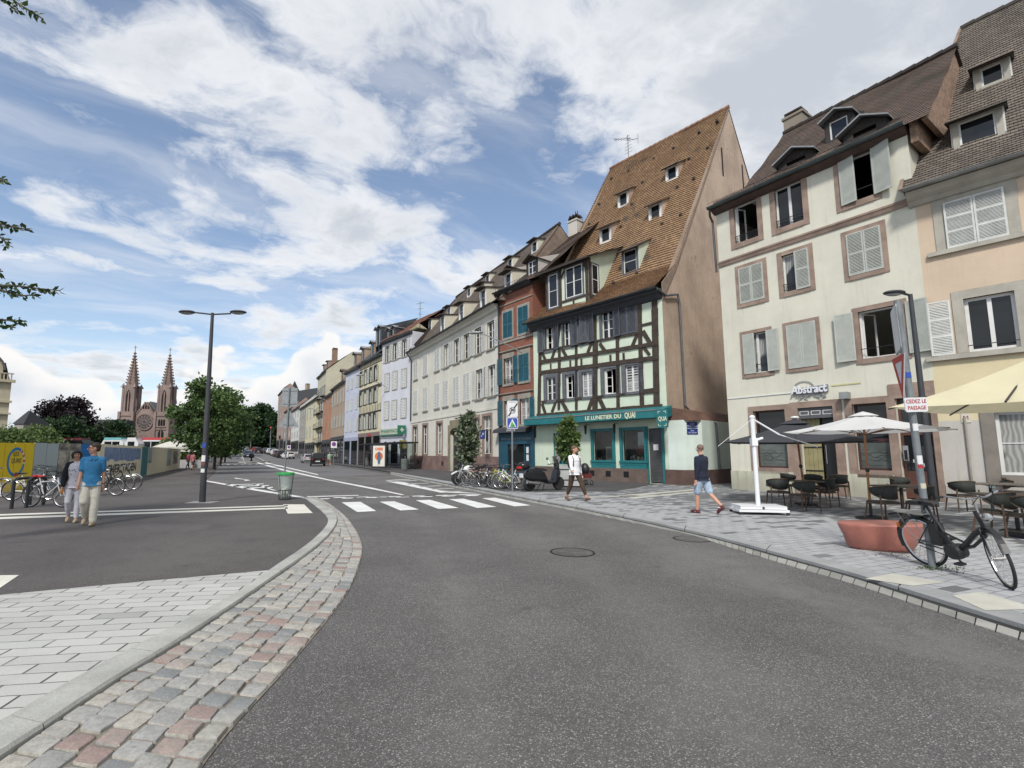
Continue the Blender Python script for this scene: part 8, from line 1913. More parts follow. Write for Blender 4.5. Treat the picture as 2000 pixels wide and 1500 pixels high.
# ---- scooter and motorcycle ----
x,y=G(1062,958,.05); t=thing('scooter','large black scooter with top box and red tail light beside the planter','scooter',(x,y,.05),R(25))
# x forward, rear wheel at origin side
def wheelset(t,xs,r,wd=.06,rimm=None):
    for x in xs:
        w=MB(); w.lathe([(r*.55,-wd),(r*.9,-wd),(r,0),(r*.9,wd),(r*.55,wd)],(x,0,r),20,'y'); o=w.build('wheel',RUB,t); w=MB(); w.lathe([(r*.55,-wd*.6),(.04,-wd*.8)],(x,0,r),10,'y'); w.lathe([(r*.55,wd*.6),(.04,wd*.8)],(x,0,r),10,'y'); w.build('rim',rimm or STEEL,o)
wheelset(t,(-.7,.75),.29,.07)
m=MB(); st=[(-.95,.10,.55,.70),(-.8,.17,.48,.86),(-.4,.20,.40,.88),(-.05,.20,.35,.80),(.15,.18,.28,.42),(.45,.20,.28,.45),(.55,.22,.30,.80),(.68,.20,.45,1.0),(.80,.10,.62,.85)]
vs=[]
for (xx,h,z0,z1) in st: vs+=[(xx,-h*.6,z0),(xx,-h,z0+(z1-z0)*.3),(xx,-h*.8,z1-.03),(xx,0,z1),(xx,h*.8,z1-.03),(xx,h,z0+(z1-z0)*.3),(xx,h*.6,z0)]
k=7; fs=[(i*k+j,i*k+(j+1)%k,(i+1)*k+(j+1)%k,(i+1)*k+j) for i in range(len(st)-1) for j in range(k)]+[tuple(range(k)),tuple((len(st)-1)*k+j for j in range(k))]
m.add(vs,fs); m.build('body',CBK,t,smooth=50,fix=True)
m=MB(); m.sph((-.95,0,1.03),(.27,.24,.17),14,10); o=m.build('top_box',CBK,t,smooth=True); m=MB(); m.box(-1.22,-1.1,-.13,.13,.93,1.01); m.build('tail_light',mat('lamp_red',(.6,.02,.015),.3),o)
m=MB(); m.box(-1.1,-1.07,-.13,.13,.55,.72); m.build('number_plate',WSG,t)
m=MB(); m.prism([(-.62,.88),(-.5,.96),(-.1,.92),(.1,.86),(.1,.80),(-.6,.84)],-.15,.15); m.build('seat',BLKP,t)
m=MB(); m.tube([(.62,0,.9),(.55,0,1.08)],.03,6).tube([(.45,-.33,1.07),(.55,-.1,1.1),(.55,.1,1.1),(.45,.33,1.07)],.018,6); o=m.build('handlebar',BLKP,t)
m=MB(); m.prism([(.62,.95),(.70,.98),(.60,1.42),(.55,1.4)],-.17,.17); m.build('windshield',CLEAR,t)
for s in (-1,1): m=MB(); m.tube([(.5,s*.25,1.1),(.47,s*.36,1.28)],.01,5); m.sph((.46,s*.37,1.32),(.03,.09,.07),10,7); m.build('mirror',CHR,o)
m=MB(); m.tube([(-.35,-.2,.3),(-.95,-.22,.38)],[.06,.075],10); m.build('exhaust',CHR,t); m=MB(); m.bar((-.05,.12,.3),(-.2,.22,.0),.03,.03).bar((-.05,-.12,.3),(-.2,-.2,0),.03,.03); m.build('kickstand',BLKP,t)
x,y=G(918,946,.05); t=thing('motorcycle','white motorcycle with red tank panels at the left end of the bicycle row','motorcycle',(x,y,.05),R(205))
wheelset(t,(-.65,.72),.31,.065)
m=MB(); m.sph((.05,0,.78),(.33,.17,.16),14,9); m.build('tank',WHB,t,smooth=True); m=MB(); m.sph((.0,0,.72),(.24,.19,.10),12,8); m.build('side_panel',REDB,t,smooth=True)
m=MB(); m.prism([(-.95,.92),(-.9,.98),(-.3,.82),(-.15,.76),(-.2,.70),(-.7,.78)],-.12,.12); m.build('seat',BLKP,t)
m=MB(); m.box(-.2,.25,-.15,.15,.3,.62).tube([(.25,0,.75),(.3,0,.35),(-.1,0,.28),(-.65,0,.31)],.03,7).tube([(.45,0,.95),(.0,0,.6)],.03,7); m.build('engine_and_frame',BLKP,t)
m=MB()
for s in (-1,1): m.tube([(.42,s*.09,.98),(.72,s*.09,.31)],.026,8)
m.build('fork',CHR,t); m=MB(); m.prism([(.45,.66),(.72,.68),(.98,.56),(1.0,.50),(.72,.63),(.5,.6)],-.07,.07); m.build('front_mudguard',WHB,t)
m=MB(); m.sph((.60,0,.95),(.10,.11,.12),12,8); m.build('headlight',BLKP,t,smooth=True); m=MB(); m.tube([(.3,-.36,1.03),(.4,-.12,1.06),(.4,.12,1.06),(.3,.36,1.03)],.016,6); m.build('handlebar',BLKP,t)
m=MB(); m.tube([(.1,-.14,.35),(-.4,-.17,.35),(-.8,-.18,.48)],[.03,.05,.06],8); m.build('exhaust',CHR,t)
# planter box with leafy shrub in front of the optician
x,y=G(1112,950,.05); t=thing('planter_box','pale planter box with dark bands right of the scooter','planter',(x,y,.05),R(-12)); m=MB(); m.box(-.5,.5,-.4,.4,.05,.98); m.build('box',mat('planter_pale',(.34,.35,.34),.7,.1,3,streak=.3),t); m=MB()
for z in (.30,.78): m.box(-.52,.52,-.42,.42,z,z+.04)
for xx in (-.5,.5): m.box(xx-.04,xx+.04,-.43,-.36,0,1.0)
m.build('band',BLKP,t)
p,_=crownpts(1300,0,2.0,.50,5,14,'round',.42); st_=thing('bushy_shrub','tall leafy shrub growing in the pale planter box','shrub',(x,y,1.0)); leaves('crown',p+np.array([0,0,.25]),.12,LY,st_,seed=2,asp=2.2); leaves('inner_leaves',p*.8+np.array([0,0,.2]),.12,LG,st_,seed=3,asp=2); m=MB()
for a in range(5): m.tube([(0,0,-.1),(.3*math.cos(a*1.3),.3*math.sin(a*1.3),1.1),(.5*math.cos(a*1.3),.5*math.sin(a*1.3),1.9)],[.02,.015,.008],5)
m.build('trunk',BARK,st_)
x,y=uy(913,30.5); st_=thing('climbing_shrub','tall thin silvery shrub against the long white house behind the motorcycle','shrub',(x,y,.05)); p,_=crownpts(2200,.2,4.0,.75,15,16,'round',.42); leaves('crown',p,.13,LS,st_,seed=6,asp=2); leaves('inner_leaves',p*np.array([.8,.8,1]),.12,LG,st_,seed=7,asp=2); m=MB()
for a in range(4): m.tube([(0,0,0),(.25*math.cos(a*1.6),.2*math.sin(a*1.6),2),(.5*math.cos(a*1.6),.35*math.sin(a*1.6),3.9)],[.035,.025,.01],5)
m.build('trunk',BARK,st_)
# pushchair-like dark item behind walking man
x,y=G(1146,948,.05); t=thing('pushchair','black hooded pushchair against the optician wall','pushchair',(x,y+.3,.05),R(20)); m=MB(); m.sph((0,0,.75),(.22,.25,.32),12,8); m.build('hood',BLKP,t,smooth=True); m=MB(); m.box(-.2,.2,-.3,.2,.35,.55); m.build('seat',mat('pushchair_red',(.12,.02,.02),.7),t)
for a in (-1,1):
    for b in (-1,1): m=MB(); m.ring((a*.22,b*.25,.12),.1,.025,'x',12,5); m.build('wheel',RUB,t)
m=MB()
for a in (-1,1): m.tube([(a*.2,-.25,.12),(a*.2,.1,.6),(a*.2,.45,.98)],.012,5)
m.build('chassis',STEEL,t)
# red stone seat
x,y=G(1758,1083,.05); t=thing('stone_seat','low oval red polished stone seat behind the leaning bicycle','bench',(x+.04,y+.36,.05),R(-25),scale=(.72,.8,1)); 
RS=mat('red_polished_stone',(.33,.125,.095),.38,.2,2.5,.1,30,fine=.25,dirt=((.13,.05,.045),.60)); m=MB(); vs=[];n=40
pr=[(.52,.24,0),(.60,.30,.05),(.70,.38,.22),(.78,.44,.37),(.79,.45,.41),(.77,.43,.435),(.70,.37,.44)]
for (a,b,z) in pr:
    for j in range(n): th=2*PI*j/n; vs.append((a*math.cos(th)-(.0 if z>.2 else .05),b*math.sin(th)*(1+.12*math.cos(th)),z+.02*math.cos(th)*(z>.2)))
fs=[(i*n+j,i*n+(j+1)%n,(i+1)*n+(j+1)%n,(i+1)*n+j) for i in range(len(pr)-1) for j in range(n)]+[tuple(range(n))[::-1],tuple((len(pr)-1)*n+j for j in range(n))]
m.add(vs,fs); m.build('seat_block',RS,t,smooth=50)
# ======================= TERRACE =======================
WOODC=mat('chair_wood',(.085,.05,.03),.55,.25,6,fine=.2); MESHG=mat('dark_green_mesh',(.022,.026,.022),.8,.2,20,fine=.3); TT=mat('table_top',(.11,.095,.075),.5,.2,3,fine=.15); POLEW=mat('parasol_wood',(.30,.13,.05),.45,.2,5,fine=.15); SEATC=mat('seat_dark',(.05,.04,.03),.7,.2,6)
def make_chair(label,group):
    t=thing('terrace_chair',label,'chair',(0,0,0),0,group)
    for (a,b) in ((-1,-1),(1,-1),(-1,1),(1,1)):
        m=MB(); top=(a*.20,b*.19,.44) if b<0 else (a*.235,.235,.60); m.tube([(a*.245,b*.26,0),top],[.015,.019],7); m.build('leg',WOODC,t)
    m=MB(); m.prism(roundrect(.46,.44,.08),.42,.455,'z'); m.build('seat',SEATC,t); MB().prism(roundrect(.49,.47,.08),.395,.42,'z').build('seat_frame',WOODC,t)
    m=MB(); k=14; vs=[];fs=[]
    for i in range(k+1):
        th=R(-15+210*i/k); r=.27; dz=math.sin(R(180*i/k))
        for (z,s,o) in ((.60,.97,0),(.82+0*dz,1.0,0)): vs.append((r*s*math.cos(th),.02+r*s*math.sin(th)*.95,.66-.16*dz*(z<.7)+ (0 if z<.7 else .08+.08*dz)))
    for i in range(k): fs.append((2*i,2*i+2,2*i+3,2*i+1))
    m.add(vs,fs); bo=m.build('backrest',MESHG,t,smooth=True); so=bo.modifiers.new('thickness','SOLIDIFY'); so.thickness=.018
    m=MB(); m.tube([vs[2*i+1] for i in range(k+1)],.014,6).tube([(vs[2*i][0],vs[2*i][1],vs[2*i][2]) for i in range(k+1)],.011,6); m.build('back_rail',WOODC,t)
    return t
def make_table(label,group,shape='round'):
    t=thing('terrace_table',label,'table',(0,0,0),0,group); m=MB()
    if shape=='round': m.lathe([(.42,.715),(.43,.73),(.43,.745),(.42,.75)],n=28)
    else: m.prism(roundrect(1.15,.7,.05),.718,.75,'z')
    m.build('table_top',TT,t); m=MB(); m.tube([(0,0,.05),(0,0,.715)],.035,10); m.lathe([(.15,.69),(.16,.714)],n=12); m.build('pedestal',BLKP,t)
    for i in range(4): th=PI/2*i+.4; m=MB(); m.tube([(0,0,.05),(.17*math.cos(th),.17*math.sin(th),.055),(.31*math.cos(th),.31*math.sin(th),.012)],[.024,.02,.014],6); m.build('foot',BLKP,t)
    return t
g='dark mesh chairs on the bar terrace'; ch0=None
CH=[(1521,990,165,'mesh chair nearest the white mast base'),(1572,999,190,'mesh chair with its back to us in front of the dark parasol table'),(1612,990,205,'mesh chair right of the first terrace table'),(1545,972,20,'mesh chair behind the table next to the white mast'),(1592,975,-10,'mesh chair at the back of the first table'),(1655,962,-25,'mesh chair tucked behind the second table by the wall'),(1690,968,70,'mesh chair beside the wooden parasol pole'),(1640,974,150,'mesh chair between the first two tables'),(1728,1018,185,'mesh chair directly left of the sign pole, behind the stone seat'),(1800,1020,215,'mesh chair partly behind the sign pole'),(1765,985,10,'mesh chair behind the third table'),(1882,1000,160,'mesh chair right of the street lamp, facing the peach house'),(1862,972,200,'mesh chair nearest the brown door'),(1952,1046,195,'nearest mesh chair behind the handlebar of the leaning bicycle'),(2020,1056,170,'mesh chair at the right frame edge'),(1905,975,-20,'mesh chair by the peach house wall, left'),(1950,985,5,'mesh chair by the peach house wall under the parasol'),(1990,990,30,'mesh chair by the peach house wall at the right edge')]
for i,(u,v,a,lb) in enumerate(CH):
    x,y=G(u,v,.05)
    if ch0 is None: ch0=make_chair(lb,g); ch0.location=(x,y,.054); ch0.rotation_euler=(0,0,R(a))
    else: copy_tree(ch0,(x,y,.054),R(a+uni(-8,8)),lb,g)
g='terrace tables'; tb0=tb1=None
for (u,v,k,a,lb) in ((1580,990,'r',0,'round terrace table under the dark parasol'),(1665,968,'r',20,'round terrace table near the bar entrance'),(1765,1008,'q',10,'rectangular terrace table left of the sign pole'),(1940,1000,'q',-12,'rectangular table in front of the peach house'),(1990,1042,'q',-15,'rectangular table at the right frame edge'),(1880,978,'r',0,'small round table beside the brown door')):
    x,y=G(u,v,.05)
    src=tb0 if k=='r' else tb1
    if src is None: src=make_table(lb,g,'round' if k=='r' else 'sq'); src.location=(x,y,.054); src.rotation_euler=(0,0,R(a))
    else: copy_tree(src,(x,y,.054),R(a),lb,g)
    if k=='r': tb0=tb0 or src
    else: tb1=tb1 or src
x,y=G(1990,1042,.05); t=thing('wine_glass','small stemmed glass standing on the rightmost table','glass',(x-.3,y+.1,.804)); m=MB(); m.lathe([(.035,0),(.006,.008),(.006,.07),(.035,.11),(.038,.15),(.032,.19)],n=14); m.build('glass_bowl',CLEAR,t)
def canopy(t,ptsR,zr,zt,m_,top_r=.0,sag=.06,valance=0,name='canopy',under=None):
    """ptsR: rim points (x,y); panels from apex with slight sag"""
    mb=MB(); n=len(ptsR); K=6
    for i in range(n):
        A=Vector((*ptsR[i],zr)); B=Vector((*ptsR[(i+1)%n],zr)); T=Vector((0,0,zt)); grid=[]
        for a in range(K+1):
            row=[]
            for b in range(K+1):
                f=a/K; e=A.lerp(B,b/K); p=T.lerp(e,f); p.z-=sag*math.sin(PI*b/K)*f*.5+sag*math.sin(PI*f)*.8; e2=1-.05*math.sin(PI*b/K)*f; row.append((p.x*e2,p.y*e2,p.z))
            grid.append(row)
        vs=[q for r_ in grid for q in r_]; mb.add(vs,[(a*(K+1)+b,a*(K+1)+b+1,(a+1)*(K+1)+b+1,(a+1)*(K+1)+b) for a in range(K) for b in range(K)])
        if valance: mb.add([grid[K][b] for b in range(K+1)]+[(p[0],p[1],p[2]-valance) for p in grid[K]],[(b,b+1,K+1+b+1,K+1+b) for b in range(K)])
    o=mb.build(name,m_,t,smooth=False); return o
WHC=mat('parasol_white',(.72,.72,.70),.85,.04,2,trans=.35); DKC=mat('parasol_charcoal',(.035,.036,.042),.85,.1,2,trans=.05); CRC=mat('parasol_cream',(.68,.62,.42),.85,.05,1.5,trans=.3,dirt=((.5,.45,.3),.62))
x,y=G(1702,1014,.05); t=thing('white_parasol','white octagonal parasol on a wooden pole','parasol',(x,y,.05)); zr=at(1690,842,y)[2]-.05; zt=at(1688,808,y)[2]-.05; xo=at(1688,838,y)[0]-x
rim=[(1.66*math.cos(PI/4*k+.3)+0,1.66*math.sin(PI/4*k+.3)) for k in range(8)]
cn=canopy(t,rim,zr,zt,WHC,sag=.05); cn.location=(xo,0,0)
m=MB(); m.lathe([(.30,zt-.06),(.16,zt-.0),(.02,zt+.05)],n=8); q=m.build('vent_cap',WHC,t); q.location=(xo,0,0)
m=MB(); m.tube([(0,0,.4),(xo,0,zt)],[.028,.024],10); m.build('pole',POLEW,t); m=MB(); m.tube([(0,0,0),(0,0,.45)],.032,10); m.build('pole_foot',BLKP,t); m=MB(); m.sph((xo*.4,0,1.15),(.045,.045,.06),10,7); m.build('crank',BLKP,t)
m=MB(); m.lathe([(.3,0),(.3,.05),(.06,.09)],n=18); m.build('base',BLKP,t)
m=MB()
for (a,b) in rim: m.tube([(xo,0,zt-.12),(xo+a*.55,b*.55,zr+(zt-zr)*.40-.08),(xo+a,b,zr-.0)],.012,5); m.tube([(xo,0,zr-.08),(xo+a*.5,b*.5,zr+(zt-zr)*.42-.09)],.010,5)
m.build('ribs',mat('rib_wood',(.14,.06,.03),.6),t)
x,y=G(1574,985,.05); t=thing('charcoal_parasol','large square charcoal parasol on a wooden pole before the bar windows','parasol',(x,y,.05)); zr=at(1560,864,y)[2]-.05; zt=at(1553,822,y)[2]-.05; xo=at(1555,850,y)[0]-x
rim=[(2.55*math.cos(PI/2*k+R(10)),2.55*math.sin(PI/2*k+R(10))) for k in range(4)]
cn=canopy(t,rim,zr,zt,DKC,sag=.06); cn.location=(xo,0,0); m=MB(); m.lathe([(.5,zt-.1),(.3,zt-.02),(.03,zt+.06)],n=4); q=m.build('vent_cap',DKC,t); q.location=(xo,0,0); m=MB(); m.sph((xo,0,zt+.1),(.12,.12,.05),10,6); m.build('finial',WHITEF,t)
m=MB(); m.tube([(0,0,.0),(xo,0,zt)],.03,10); m.build('pole',POLEW,t); m=MB(); m.sph((xo*.5,0,1.15),(.05,.05,.06),10,7); m.build('crank',BLKP,t)
m=MB()
for k in range(8):
    a,b=2.5*math.cos(PI/4*k+R(10)),2.5*math.sin(PI/4*k+R(10)); s=1 if k%2==0 else .707; m.tube([(xo,0,zt-.15),(xo+a*s,b*s,zr-.02)],.012,5)
m.build('ribs',BLKP,t); m=MB(); m.lathe([(.3,0),(.3,.05),(.06,.09)],n=18); m.build('base',BLKP,t)
# white cantilever mast on a slab trolley
x,y=G(1482,1003,.05); t=thing('cantilever_mast','white cantilever parasol mast with bare arms on a white wheeled slab base','parasol mast',(x,y,.05),R(-10)); zt=at(1469,815,y)[2]-.05; xo=at(1469,815,y)[0]-x
WM=mat('mast_white',(.68,.69,.70),.35,.04,3); k=y/950
m=MB(); m.tube([(0,0,.12),(xo,0,zt)],.055,12); m.build('mast',WM,t,smooth=40); m=MB(); m.box(-.58,.58,-.36,.36,.07,.13).box(-.54,-.03,-.33,.33,.14,.20).box(.03,.54,-.33,.33,.14,.20).box(-.54,.54,-.33,.33,.205,.22); m.build('slab_base',WM,t)
for a in (-1,1):
    for b in (-1,1): m=MB(); m.lathe([(.04,-.02),(.045,0),(.04,.02)],(a*.55,b*.33,.045),10,'y'); m.build('castor',BLKP,t)
m=MB(); m.box(xo*.72-.07,xo*.72+.07,-.08,.08,zt*.70,zt*.78).tube([(xo*.72,0,zt*.75),(xo*.72+.22,0,zt*.78)],.035,8); m.build('crank_housing',WM,t)
m=MB(); m.tube([(xo,0,zt-.04),(xo+.62,0,zt-.46)],.022,8).tube([(xo+.62,0,zt-.46),(xo+1.55,.1,zt-.78)],.014,6).tube([(xo,0,zt-.04),(xo-.85,.1,zt-.76)],.006,5); m.sph((xo,0,zt),(.07,.07,.06),10,7); m.build('arm',WM,t)
# big cream parasol reaching in from the right
t=thing('cream_parasol','huge cream parasol reaching in from the right edge over the tables','parasol',(10.55,9.0,.05)); A=at(1735,796,9.6)
zr=at(1875,806,8.2)[2]; xc,yc=10.55,9.0
Ax,Ay=A[0]-xc,A[1]-yc; rr_=math.hypot(Ax,Ay); th0=math.atan2(Ay,Ax); rim=[(rr_*math.cos(th0+PI/2*k),rr_*math.sin(th0+PI/2*k)) for k in range(4)]
zr=A[2]-.05; zt=zr+.85
canopy(t,rim,zr,zt,CRC,sag=.08,valance=.0); m=MB(); m.tube([(0,0,0),(0,0,zt)],.04,10); m.build('pole',BLKP,t)
m=MB()
for k in range(8):
    a=th0+PI/4*k; s=1 if k%2==0 else .707; m.tube([(0,0,zt-.2),(rr_*s*math.cos(a),rr_*s*math.sin(a),zr-.03)],.017,5)
m.build('ribs',BLKP,t); m=MB(); m.box(-.4,.4,-.4,.4,0,.1); m.build('base',BLKP,t)

# weeds and grit in the paving joints
pts=[];r=np.random.default_rng(3)
for (u,v,n,sp) in ((1822,1112,90,.10),(1850,1112,60,.18),(1700,1074,40,.12),(1745,1086,40,.2),(1425,955,60,.5),(1500,952,50,.4),(1870,975,60,.4)):
    x,y=G(u,v,.05)
    for i in range(n): pts.append((x+r.normal()*sp,y+r.normal()*sp*.5,.055+abs(r.normal())*.012))
wd=thing('joint_weeds','','',(0,0,0)); 
for k in ('label','category'):
    if k in wd: del wd[k]
bpy.data.objects.remove(wd)
wd=leaves('joint_weeds',np.array(pts),.017,LG,None,seed=4); tag(wd,'small weeds in the paving joints around the sign pole and stone seat','weeds',kind='stuff')
# ======================= PEOPLE =======================
def blob(name,mb,m,parent,vox=.012,smooth=6):
    me=bpy.data.meshes.new('tmp'); me.from_pydata(mb.v,[],mb.f); o=bpy.data.objects.new('tmp',me); COL.objects.link(o)
    r=o.modifiers.new('r','REMESH'); r.mode='VOXEL'; r.voxel_size=vox; s=o.modifiers.new('s','SMOOTH'); s.iterations=smooth; s.factor=.5
    dg=bpy.context.evaluated_depsgraph_get(); m2=bpy.data.meshes.new_from_object(o.evaluated_get(dg)); m2.name=name; bpy.data.objects.remove(o); bpy.data.meshes.remove(me)
    m2.materials.clear(); m2.materials.append(m); m2.polygons.foreach_set('use_smooth',[True]*len(m2.polygons)); ob=bpy.data.objects.new(name,m2); COL.objects.link(ob); ob.parent=parent; return ob
def caps(mb,pts,rs,n=10):
    mb.tube(pts,rs,n); 
    for p,r in zip(pts,rs): mb.sph(p,r*.99,n,6)
def stack(mb,prof,n=18):
    """prof: (x,y,z,rx,ry)"""
    vs=[];fs=[];k=len(prof)
    for (x,y,z,rx,ry) in prof:
        for j in range(n): th=2*PI*j/n; vs.append((x+rx*math.cos(th),y+ry*math.sin(th),z))
    for i in range(k-1):
        for j in range(n): fs.append((i*n+j,i*n+(j+1)%n,(i+1)*n+(j+1)%n,(i+1)*n+j))
    fs+=[tuple(range(n))[::-1],tuple((k-1)*n+j for j in range(n))]; mb.add(vs,fs)
SKIN=mat('skin_fair',(.46,.25,.17),.55,.08,9); SKIN2=mat('skin_tan',(.40,.21,.14),.55,.08,9)
def person(label,loc,rz,h=1.78,legs=((20,10,0),(-20,15,25)),arms=((-15,20,8),(15,25,8)),head_yaw=0,head_pitch=0,skin=SKIN,hair=None,hairstyle='short',top=None,sleeve='long',bottom=None,bl='long',shoe=None,group=None,belly=0,female=False,lean=0,glasses=False,beard=False,fit=1.,extra=None,face=True,lat=None):
    """faces -Y; legs: (thigh forward deg, knee bend deg, foot pitch); arms: (forward deg, elbow bend deg, outward deg); index 0 = left (+X)"""
    k=h/1.78; t=thing('person',label,'person',loc,rz,group)
    bd=MB(); sh=MB(); tr=MB(); so=[MB(),MB()]
    zh=.93*k; hips=[];ank=[]
    def fw(a): return Vector((0,-math.sin(R(a)),-math.cos(R(a))))
    legpts=[]
    for i,s in enumerate((1,-1)):
        a,b,fp=legs[i]; hp=Vector((s*.09*k,0,zh)); lt=(lat[i] if lat else .0); kn=hp+fw(a)*.44*k+Vector((lt*.5,0,0)); an=kn+fw(a-b)*.42*k+Vector((lt*.5,0,0)); legpts.append((hp,kn,an,a-b,fp))
    low=min(p[2].z-.075*k+(-.03*math.sin(R(max(0,p[4]))) if 0 else 0) for p in legpts)
    # toe position for pitched feet
    def foot(p):
        hp,kn,an,sh_,fp=p; f=Vector((0,-math.cos(R(fp)),-math.sin(R(fp)))); heel=an+Vector((0,.045*k,-.05*k)); toe=an+f*.17*k+Vector((0,0,-.045*k)); return heel,toe
    low=min(min(foot(p)[0].z,foot(p)[1].z)-.03*k for p in legpts); dz=Vector((0,0,-low))
    legpts=[(a+dz,b+dz,c+dz,d,e) for a,b,c,d,e in legpts]; zh-=low
    ln=math.tan(R(lean)); U=lambda x,y,z:Vector((x,y-ln*(z-zh),z))
    sw=(.165 if not female else .15)*k
    tors=[(0,.0,zh-.06*k,.145*k,.10*k),(0,0,zh+.02*k,(.155 if not female else .165)*k,.105*k+belly*.3),(0,-.01*k-belly*.5,zh+.14*k,(.14 if not female else .13)*k,.10*k+belly),(0,-.01*k,zh+.28*k,.155*k,.112*k+belly*.5),(0,0,zh+.40*k,.17*k,.115*k),(0,.005,zh+.48*k,.15*k,.095*k),(0,.01,zh+.53*k,.07*k,.07*k)]
    tors=[(x,y-ln*(z-zh),z,a,b) for x,y,z,a,b in tors]
    stack(bd,[(x,y,z,a*.93,b*.93) for x,y,z,a,b in tors]); nb=U(0,.01*k,zh+.50*k); nt=U(0,-.01*k,zh+.64*k); caps(bd,[nb,nt],[.06*k,.052*k])
    for (hp,kn,an,_,fp) in legpts:
        caps(bd,[hp,hp.lerp(kn,.5),kn,kn.lerp(an,.35),an],[.085*k,.075*k,.054*k,.055*k,.036*k]); he,to=foot((hp,kn,an,_,fp)); caps(bd,[he,an.lerp(to,.5)+Vector((0,0,-.01)),to],[.030*k,.036*k,.026*k])
    hands=[]
    for i,s in enumerate((1,-1)):
        a,b,o=arms[i][:3]; tw=arms[i][3] if len(arms[i])>3 else 0; sp=U(s*(sw+.0),0,zh+.475*k); d1=(Matrix.Rotation(R(-o*s),3,'Y')@fw(a)).normalized(); el=sp+d1*.29*k; d2=(Matrix.Rotation(R(tw*s),3,'Z')@(Matrix.Rotation(R(-o*s*.4),3,'Y')@fw(a+b))).normalized(); wr=el+d2*.25*k
        caps(bd,[sp,el,wr],[.052*k,.040*k,.026*k]); 
        # palm and five fingers, thumb towards the body front
        side=Vector((0,-1,0)); side=(side-d2*side.dot(d2)).normalized(); nrm=d2.cross(side).normalized()*(-s)
        pc=wr+d2*.045*k; caps(bd,[wr+d2*.01,wr+d2*.085*k],[.026*k,.030*k]); 
        for q,(off,ln_) in enumerate(((.027,.070),(.009,.080),(-.010,.074),(-.027,.058))):
            b0=wr+d2*.085*k+side*off*k; b1=b0+d2*ln_*.5*k+nrm*.008*k; b2=b1+d2*ln_*.4*k+nrm*.028*k; caps(bd,[b0,b1,b2],[.0095*k,.0088*k,.0075*k],7)
        b0=wr+d2*.03*k+side*.025*k; b1=b0+(d2*.6+side*.7).normalized()*.04*k; caps(bd,[b0,b1,b1+d2*.03*k],[.012*k,.010*k,.008*k],7)
        hands.append(wr+d2*.1*k)
        if sleeve=='long': caps(sh,[sp,sp.lerp(el,.5),el,el.lerp(wr,.5),wr-d2*.01],[.068*k,.062*k,.054*k,.048*k,.042*k])
        elif sleeve=='short': caps(sh,[sp,sp.lerp(el,.75)],[.068*k,.064*k])
        if sleeve!='none': caps(sh,[U(0,0,zh+.47*k),sp],[.08*k,.066*k])
    # head
    hc=U(0,-.02*k,zh+.722*k); M=Matrix.Translation(hc)@Matrix.Rotation(R(head_yaw),4,'Z')@Matrix.Rotation(R(head_pitch),4,'X')@Matrix.Scale(1.07,4); hd=MB(); hd.T=M
    hd.sph((0,.012*k,.025*k),(.072*k,.092*k,.092*k),20,14); hd.sph((0,-.012*k,-.03*k),(.058*k,.072*k,.085*k),18,12); hd.sph((0,-.045*k,-.085*k),(.032*k,.032*k,.028*k),12,8)
    hd.tube([(0,-.088*k,.02*k),(0,-.108*k,-.022*k)],[.009*k,.015*k],8); hd.sph((0,-.106*k,-.025*k),(.015*k,.014*k,.011*k),8,6)
    for s in (-1,1): hd.sph((s*.074*k,.012*k,-.008*k),(.012*k,.02*k,.03*k),8,6); hd.sph((s*.036*k,-.068*k,-.025*k),(.022*k,.02*k,.022*k),8,6)
    hd.sph((0,-.078*k,.028*k),(.045*k,.014*k,.012*k),10,6); hd.sph((0,-.082*k,-.058*k),(.022*k,.013*k,.008*k),10,6)
    bd.v,bd.f=bd.v,bd.f; o_=len(bd.v); bd.v+=hd.v; bd.f+=[tuple(o_+q for q in f) for f in hd.f]
    B=blob('body',bd,skin,t,.0065,5)
    e=MB(); e.T=M
    for s in (-1,1): e.sph((s*.029*k,-.085*k,.006*k),(.010*k,.006*k,.006*k),8,6)
    e.build('eye',mat('eye_dark',(.02,.015,.012),.3),B)
    e=MB(); e.T=M; e.box(-.021*k,.021*k,-.0965*k,-.088*k,-.062*k,-.056*k); e.build('mouth',mat('lip',(.28,.09,.08),.6),B)
    e=MB(); e.T=M
    for s in (-1,1): e.bar((s*.015*k,-.094*k,.026*k),(s*.043*k,-.086*k,.026*k),.006,.006)
    e.build('eyebrow',hair or MC['eye_dark'],B)
    if hair:
        e=MB(); e.T=M
        if hairstyle=='short': e.sph((0,.022*k,.045*k),(.079*k,.094*k,.082*k),16,12); e.sph((0,-.045*k,.098*k),(.05*k,.035*k,.022*k),12,8); e.sph((0,.06*k,-.01*k),(.068*k,.05*k,.06*k),12,8)
        elif hairstyle=='bob':
            e.sph((0,.02*k,.042*k),(.083*k,.099*k,.086*k),16,12); e.sph((0,.045*k,-.04*k),(.082*k,.06*k,.085*k),14,10)
            for s in (-1,1): e.tube([(s*.078*k,-.02*k,.06*k),(s*.088*k,-.03*k,-.02*k),(s*.075*k,-.045*k,-.09*k)],[.025*k,.026*k,.012*k],8)
            e.sph((0,-.075*k,.075*k),(.065*k,.028*k,.032*k),12,8); e.tube([(.05*k,-.088*k,.07*k),(-.03*k,-.096*k,.05*k)],.014*k,6)
        elif hairstyle=='crop': e.sph((0,.03*k,.035*k),(.076*k,.089*k,.080*k),16,12)
        if hairstyle!='crop': blob('hair',e,hair,B,.008,2)
        else: blob('hair',e,hair,B,.008,2)
